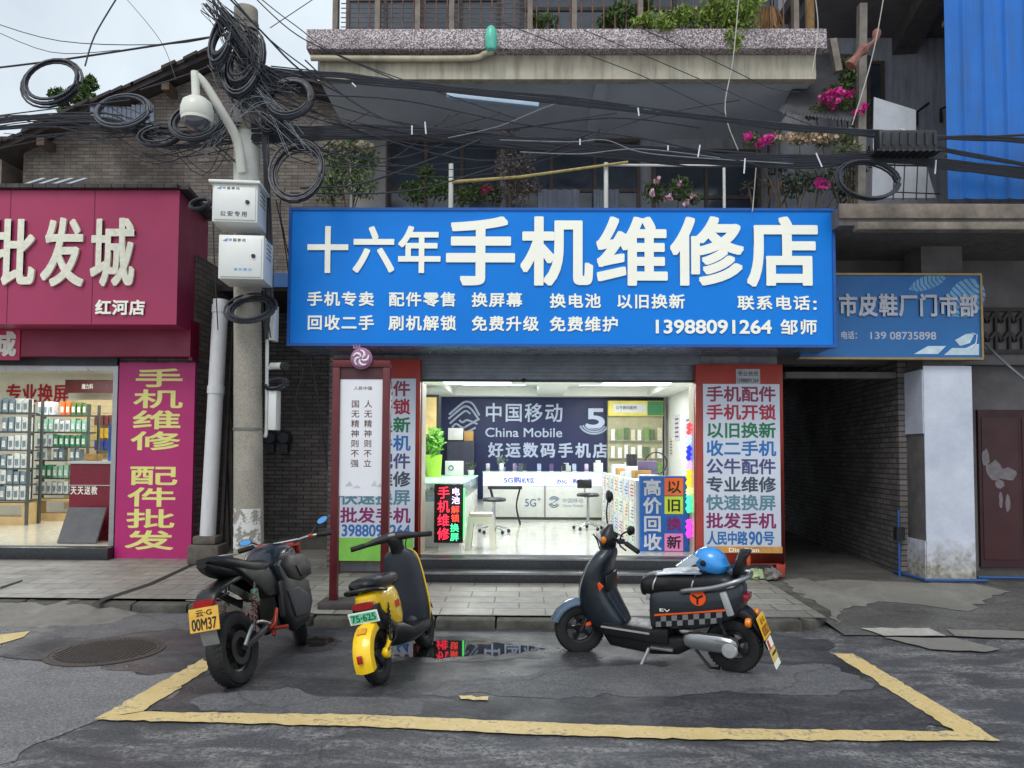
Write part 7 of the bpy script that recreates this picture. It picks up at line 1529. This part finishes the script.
# tank
hull(ipl([(.42, .745, .16, .12, 2.6), (.50, .765, .24, .18, 2.8), (.62, .785, .29, .22, 2.8), (.76, .79, .30, .21, 2.8), (.88, .775, .27, .19, 2.6), (.95, .755, .2, .14, 2.6), (.99, .74, .12, .10, 2.4)])).build('tank', mat('tank_blue_black', (26, 33, 44), .28, .2, .1, 3, coat=.5, dirt=.2, dirtc=(70, 72, 76)), t, smooth=True)
for s_ in (-1, 1):                                       # angular shrouds and engine panels
    sh3 = MB().prism([(.58, .74), (.72, .80), (1.0, .77), (1.10, .67), (1.08, .58), (.86, .55), (.68, .60)], s_ * .10, s_ * .155, 'YZ', .22).build('tank_shroud', BPL, t, bevel=.012)
    MB().prism([(.80, .69), (1.02, .70), (1.05, .62), (.86, .59)], s_ * .1555, s_ * .163, 'YZ', .1).build('shroud_vent', BPL, sh3, bevel=.004)
    MB().prism([(.56, .60), (.66, .66), (.86, .62), (1.04, .54), (1.05, .36), (.92, .22), (.66, .20), (.54, .34)], s_ * .075, s_ * .145, 'YZ', .25).build('engine_panel', BPL, t, bevel=.014)
    MB().prism([(.62, .52), (.80, .52), (.98, .42), (.92, .28), (.68, .30)], s_ * .1455, s_ * .156, 'YZ', .15).build('engine_cover', DKGREY, t, bevel=.006)
    MB().prism([(.02, .80), (.56, .78), (.64, .66), (.56, .50), (.40, .52), (.22, .66)], s_ * .055, s_ * .105, 'YZ', .12).build('side_panel', BPL, t, bevel=.01)
    MB().prism([(.52, .74), (.62, .80), (.98, .77), (.96, .64), (.80, .56), (.60, .58)], s_ * .08, s_ * .14, 'YZ', .1).build('tank_side_panel', CHAR, t, bevel=.01)
    fp = MB().bar((s_ * .12, .42, .34), (s_ * .13, .30, .30), .022, .022).bar((s_ * .12, .46, .42), (s_ * .125, .34, .24), .02, .03).build('foot_bracket', REDM, t, bevel=.004); MB().cyl((s_ * .13, .36, .29), (s_ * .24, .36, .29), .014, 8).build('foot_peg', REDM, fp)
    sw_ = MB().bar((s_ * .105, 0, R3), (s_ * .10, .46, .34), .026, .042).build('swing_arm', mat('dull_aluminium', (104, 104, 104), .45, .7, .15, dirt=.5, dirtc=(60, 56, 52)), t, bevel=.006)
    MB().tube(smooth_pts([(s_ * .11, -.03, R3 + .01), (s_ * .115, .1, R3 + .12), (s_ * .115, .22, R3 + .12), (s_ * .11, .34, .33)], 4), .014, 8).build('swing_brace', ALU, sw_, smooth=True)
    k = MB().tube([(s_ * .125, .09, R3 + .08), (s_ * .115, .22, .66)], .012, 8).build('shock', BPL, t, smooth=True)
    MB().tube([(s_ * .122 + .025 * math.cos(a), .10 + .0021 * i * .6, R3 + .10 + .0042 * i + .008 * math.sin(a)) for i, a in [(i, i * .75) for i in range(60)]], .005, 6).build('spring', mat('rusty_red_spring', (104, 58, 50), .5, .3, .2), k, smooth=True)
    MB().lathe([(.001, -.05), (.026, -.045), (.026, .045), (.001, .05)], (s_ * .118, .19, .57), 'Z', 12).build('reservoir', mat('green_reservoir', (96, 130, 110), .4, .3), k, smooth=True)
MB().prism([(.44, .68), (.95, .70), (1.0, .40), (.80, .24), (.56, .26), (.54, .5)], -.074, .074, 'YZ').build('frame', BPL, t)
# steering
mark3 = set(t.children)
fk = MB()
for s_ in (-1, 1): fk.tube([(s_ * .085, WB3, R3), (s_ * .085, .985, .86)], .024, 10); fk.cyl((s_ * .06, WB3, R3), (s_ * .11, WB3, R3), .022, 10)
fk.box(-.11, .11, .95, 1.02, .84, .87).box(-.11, .11, .985, 1.05, .70, .73); fk.build('fork', REDM, t, smooth=True)
fender(WB3, R3, R3 + .03, math.radians(30), math.radians(150), .13).build('front_mudguard', BPL, t, smooth=True)
MB().ell((0, 1.10, .80), .10, .07, .09, 18, 12).build('headlight', BPL, t, smooth=True)
hb = MB().tube(smooth_pts([(-.36, .85, .885), (-.22, .89, .895), (-.1, .94, .88), (-.04, .96, .855), (.04, .96, .855), (.1, .94, .88), (.22, .89, .895), (.36, .85, .885)], 4), .013, 8).build('handlebar', ALU, t, smooth=True)
MB().cyl((-.1, .935, .885), (.1, .935, .885), .011, 8).build('cross_bar', CHR, hb)
MB().box(-.06, .06, .93, .99, .835, .875).build('bar_clamp', REDM, hb, bevel=.006)
for s_ in (-1, 1):
    MB().cyl((s_ * .37, .848, .885), (s_ * .25, .882, .895), .021, 10).build('grip', RUB, hb, smooth=True)
    MB().tube(smooth_pts([(s_ * .22, .92, .895), (s_ * .27, .945, .885), (s_ * .36, .91, .875)], 4), .008, 6).build('brake_lever', REDM, hb, smooth=True)
    MB().box(s_ * .2 - .02, s_ * .2 + .02, .875, .915, .88, .912).build('switch_pod', REDM, hb, bevel=.008)
mirror(t, (-.2, .89, .895), (-.31, .87, .945), .052, BPL, MIRB, rz=.5); mirror(t, (.2, .89, .895), (.31, .87, 1.005), .052, BPL, MIRB, rz=.5, rot=-.4)
for s_ in (-1, 1): MB().tube(smooth_pts([(s_ * .2, .91, .89), (s_ * .14, 1.02, .93), (s_ * .07, 1.05, .88), (s_ * .06, 1.0, .74)], 5), .005, 5).build('brake_cable', BPL, t, smooth=True)
steer(t, [o for o in t.children if o not in mark3] + [wf], 1.0, math.radians(30))
MB().tube([(-.1, .42, .28), (-.24, .47, .012)], .013, 8).build('side_stand', BPL, t, smooth=True)
p0, p1 = G(239, 685), G(305, 647); yaw3 = math.atan2(-(p1.x - p0.x), p1.y - p0.y)
place(mo, p0, yaw3, math.radians(-11.5))
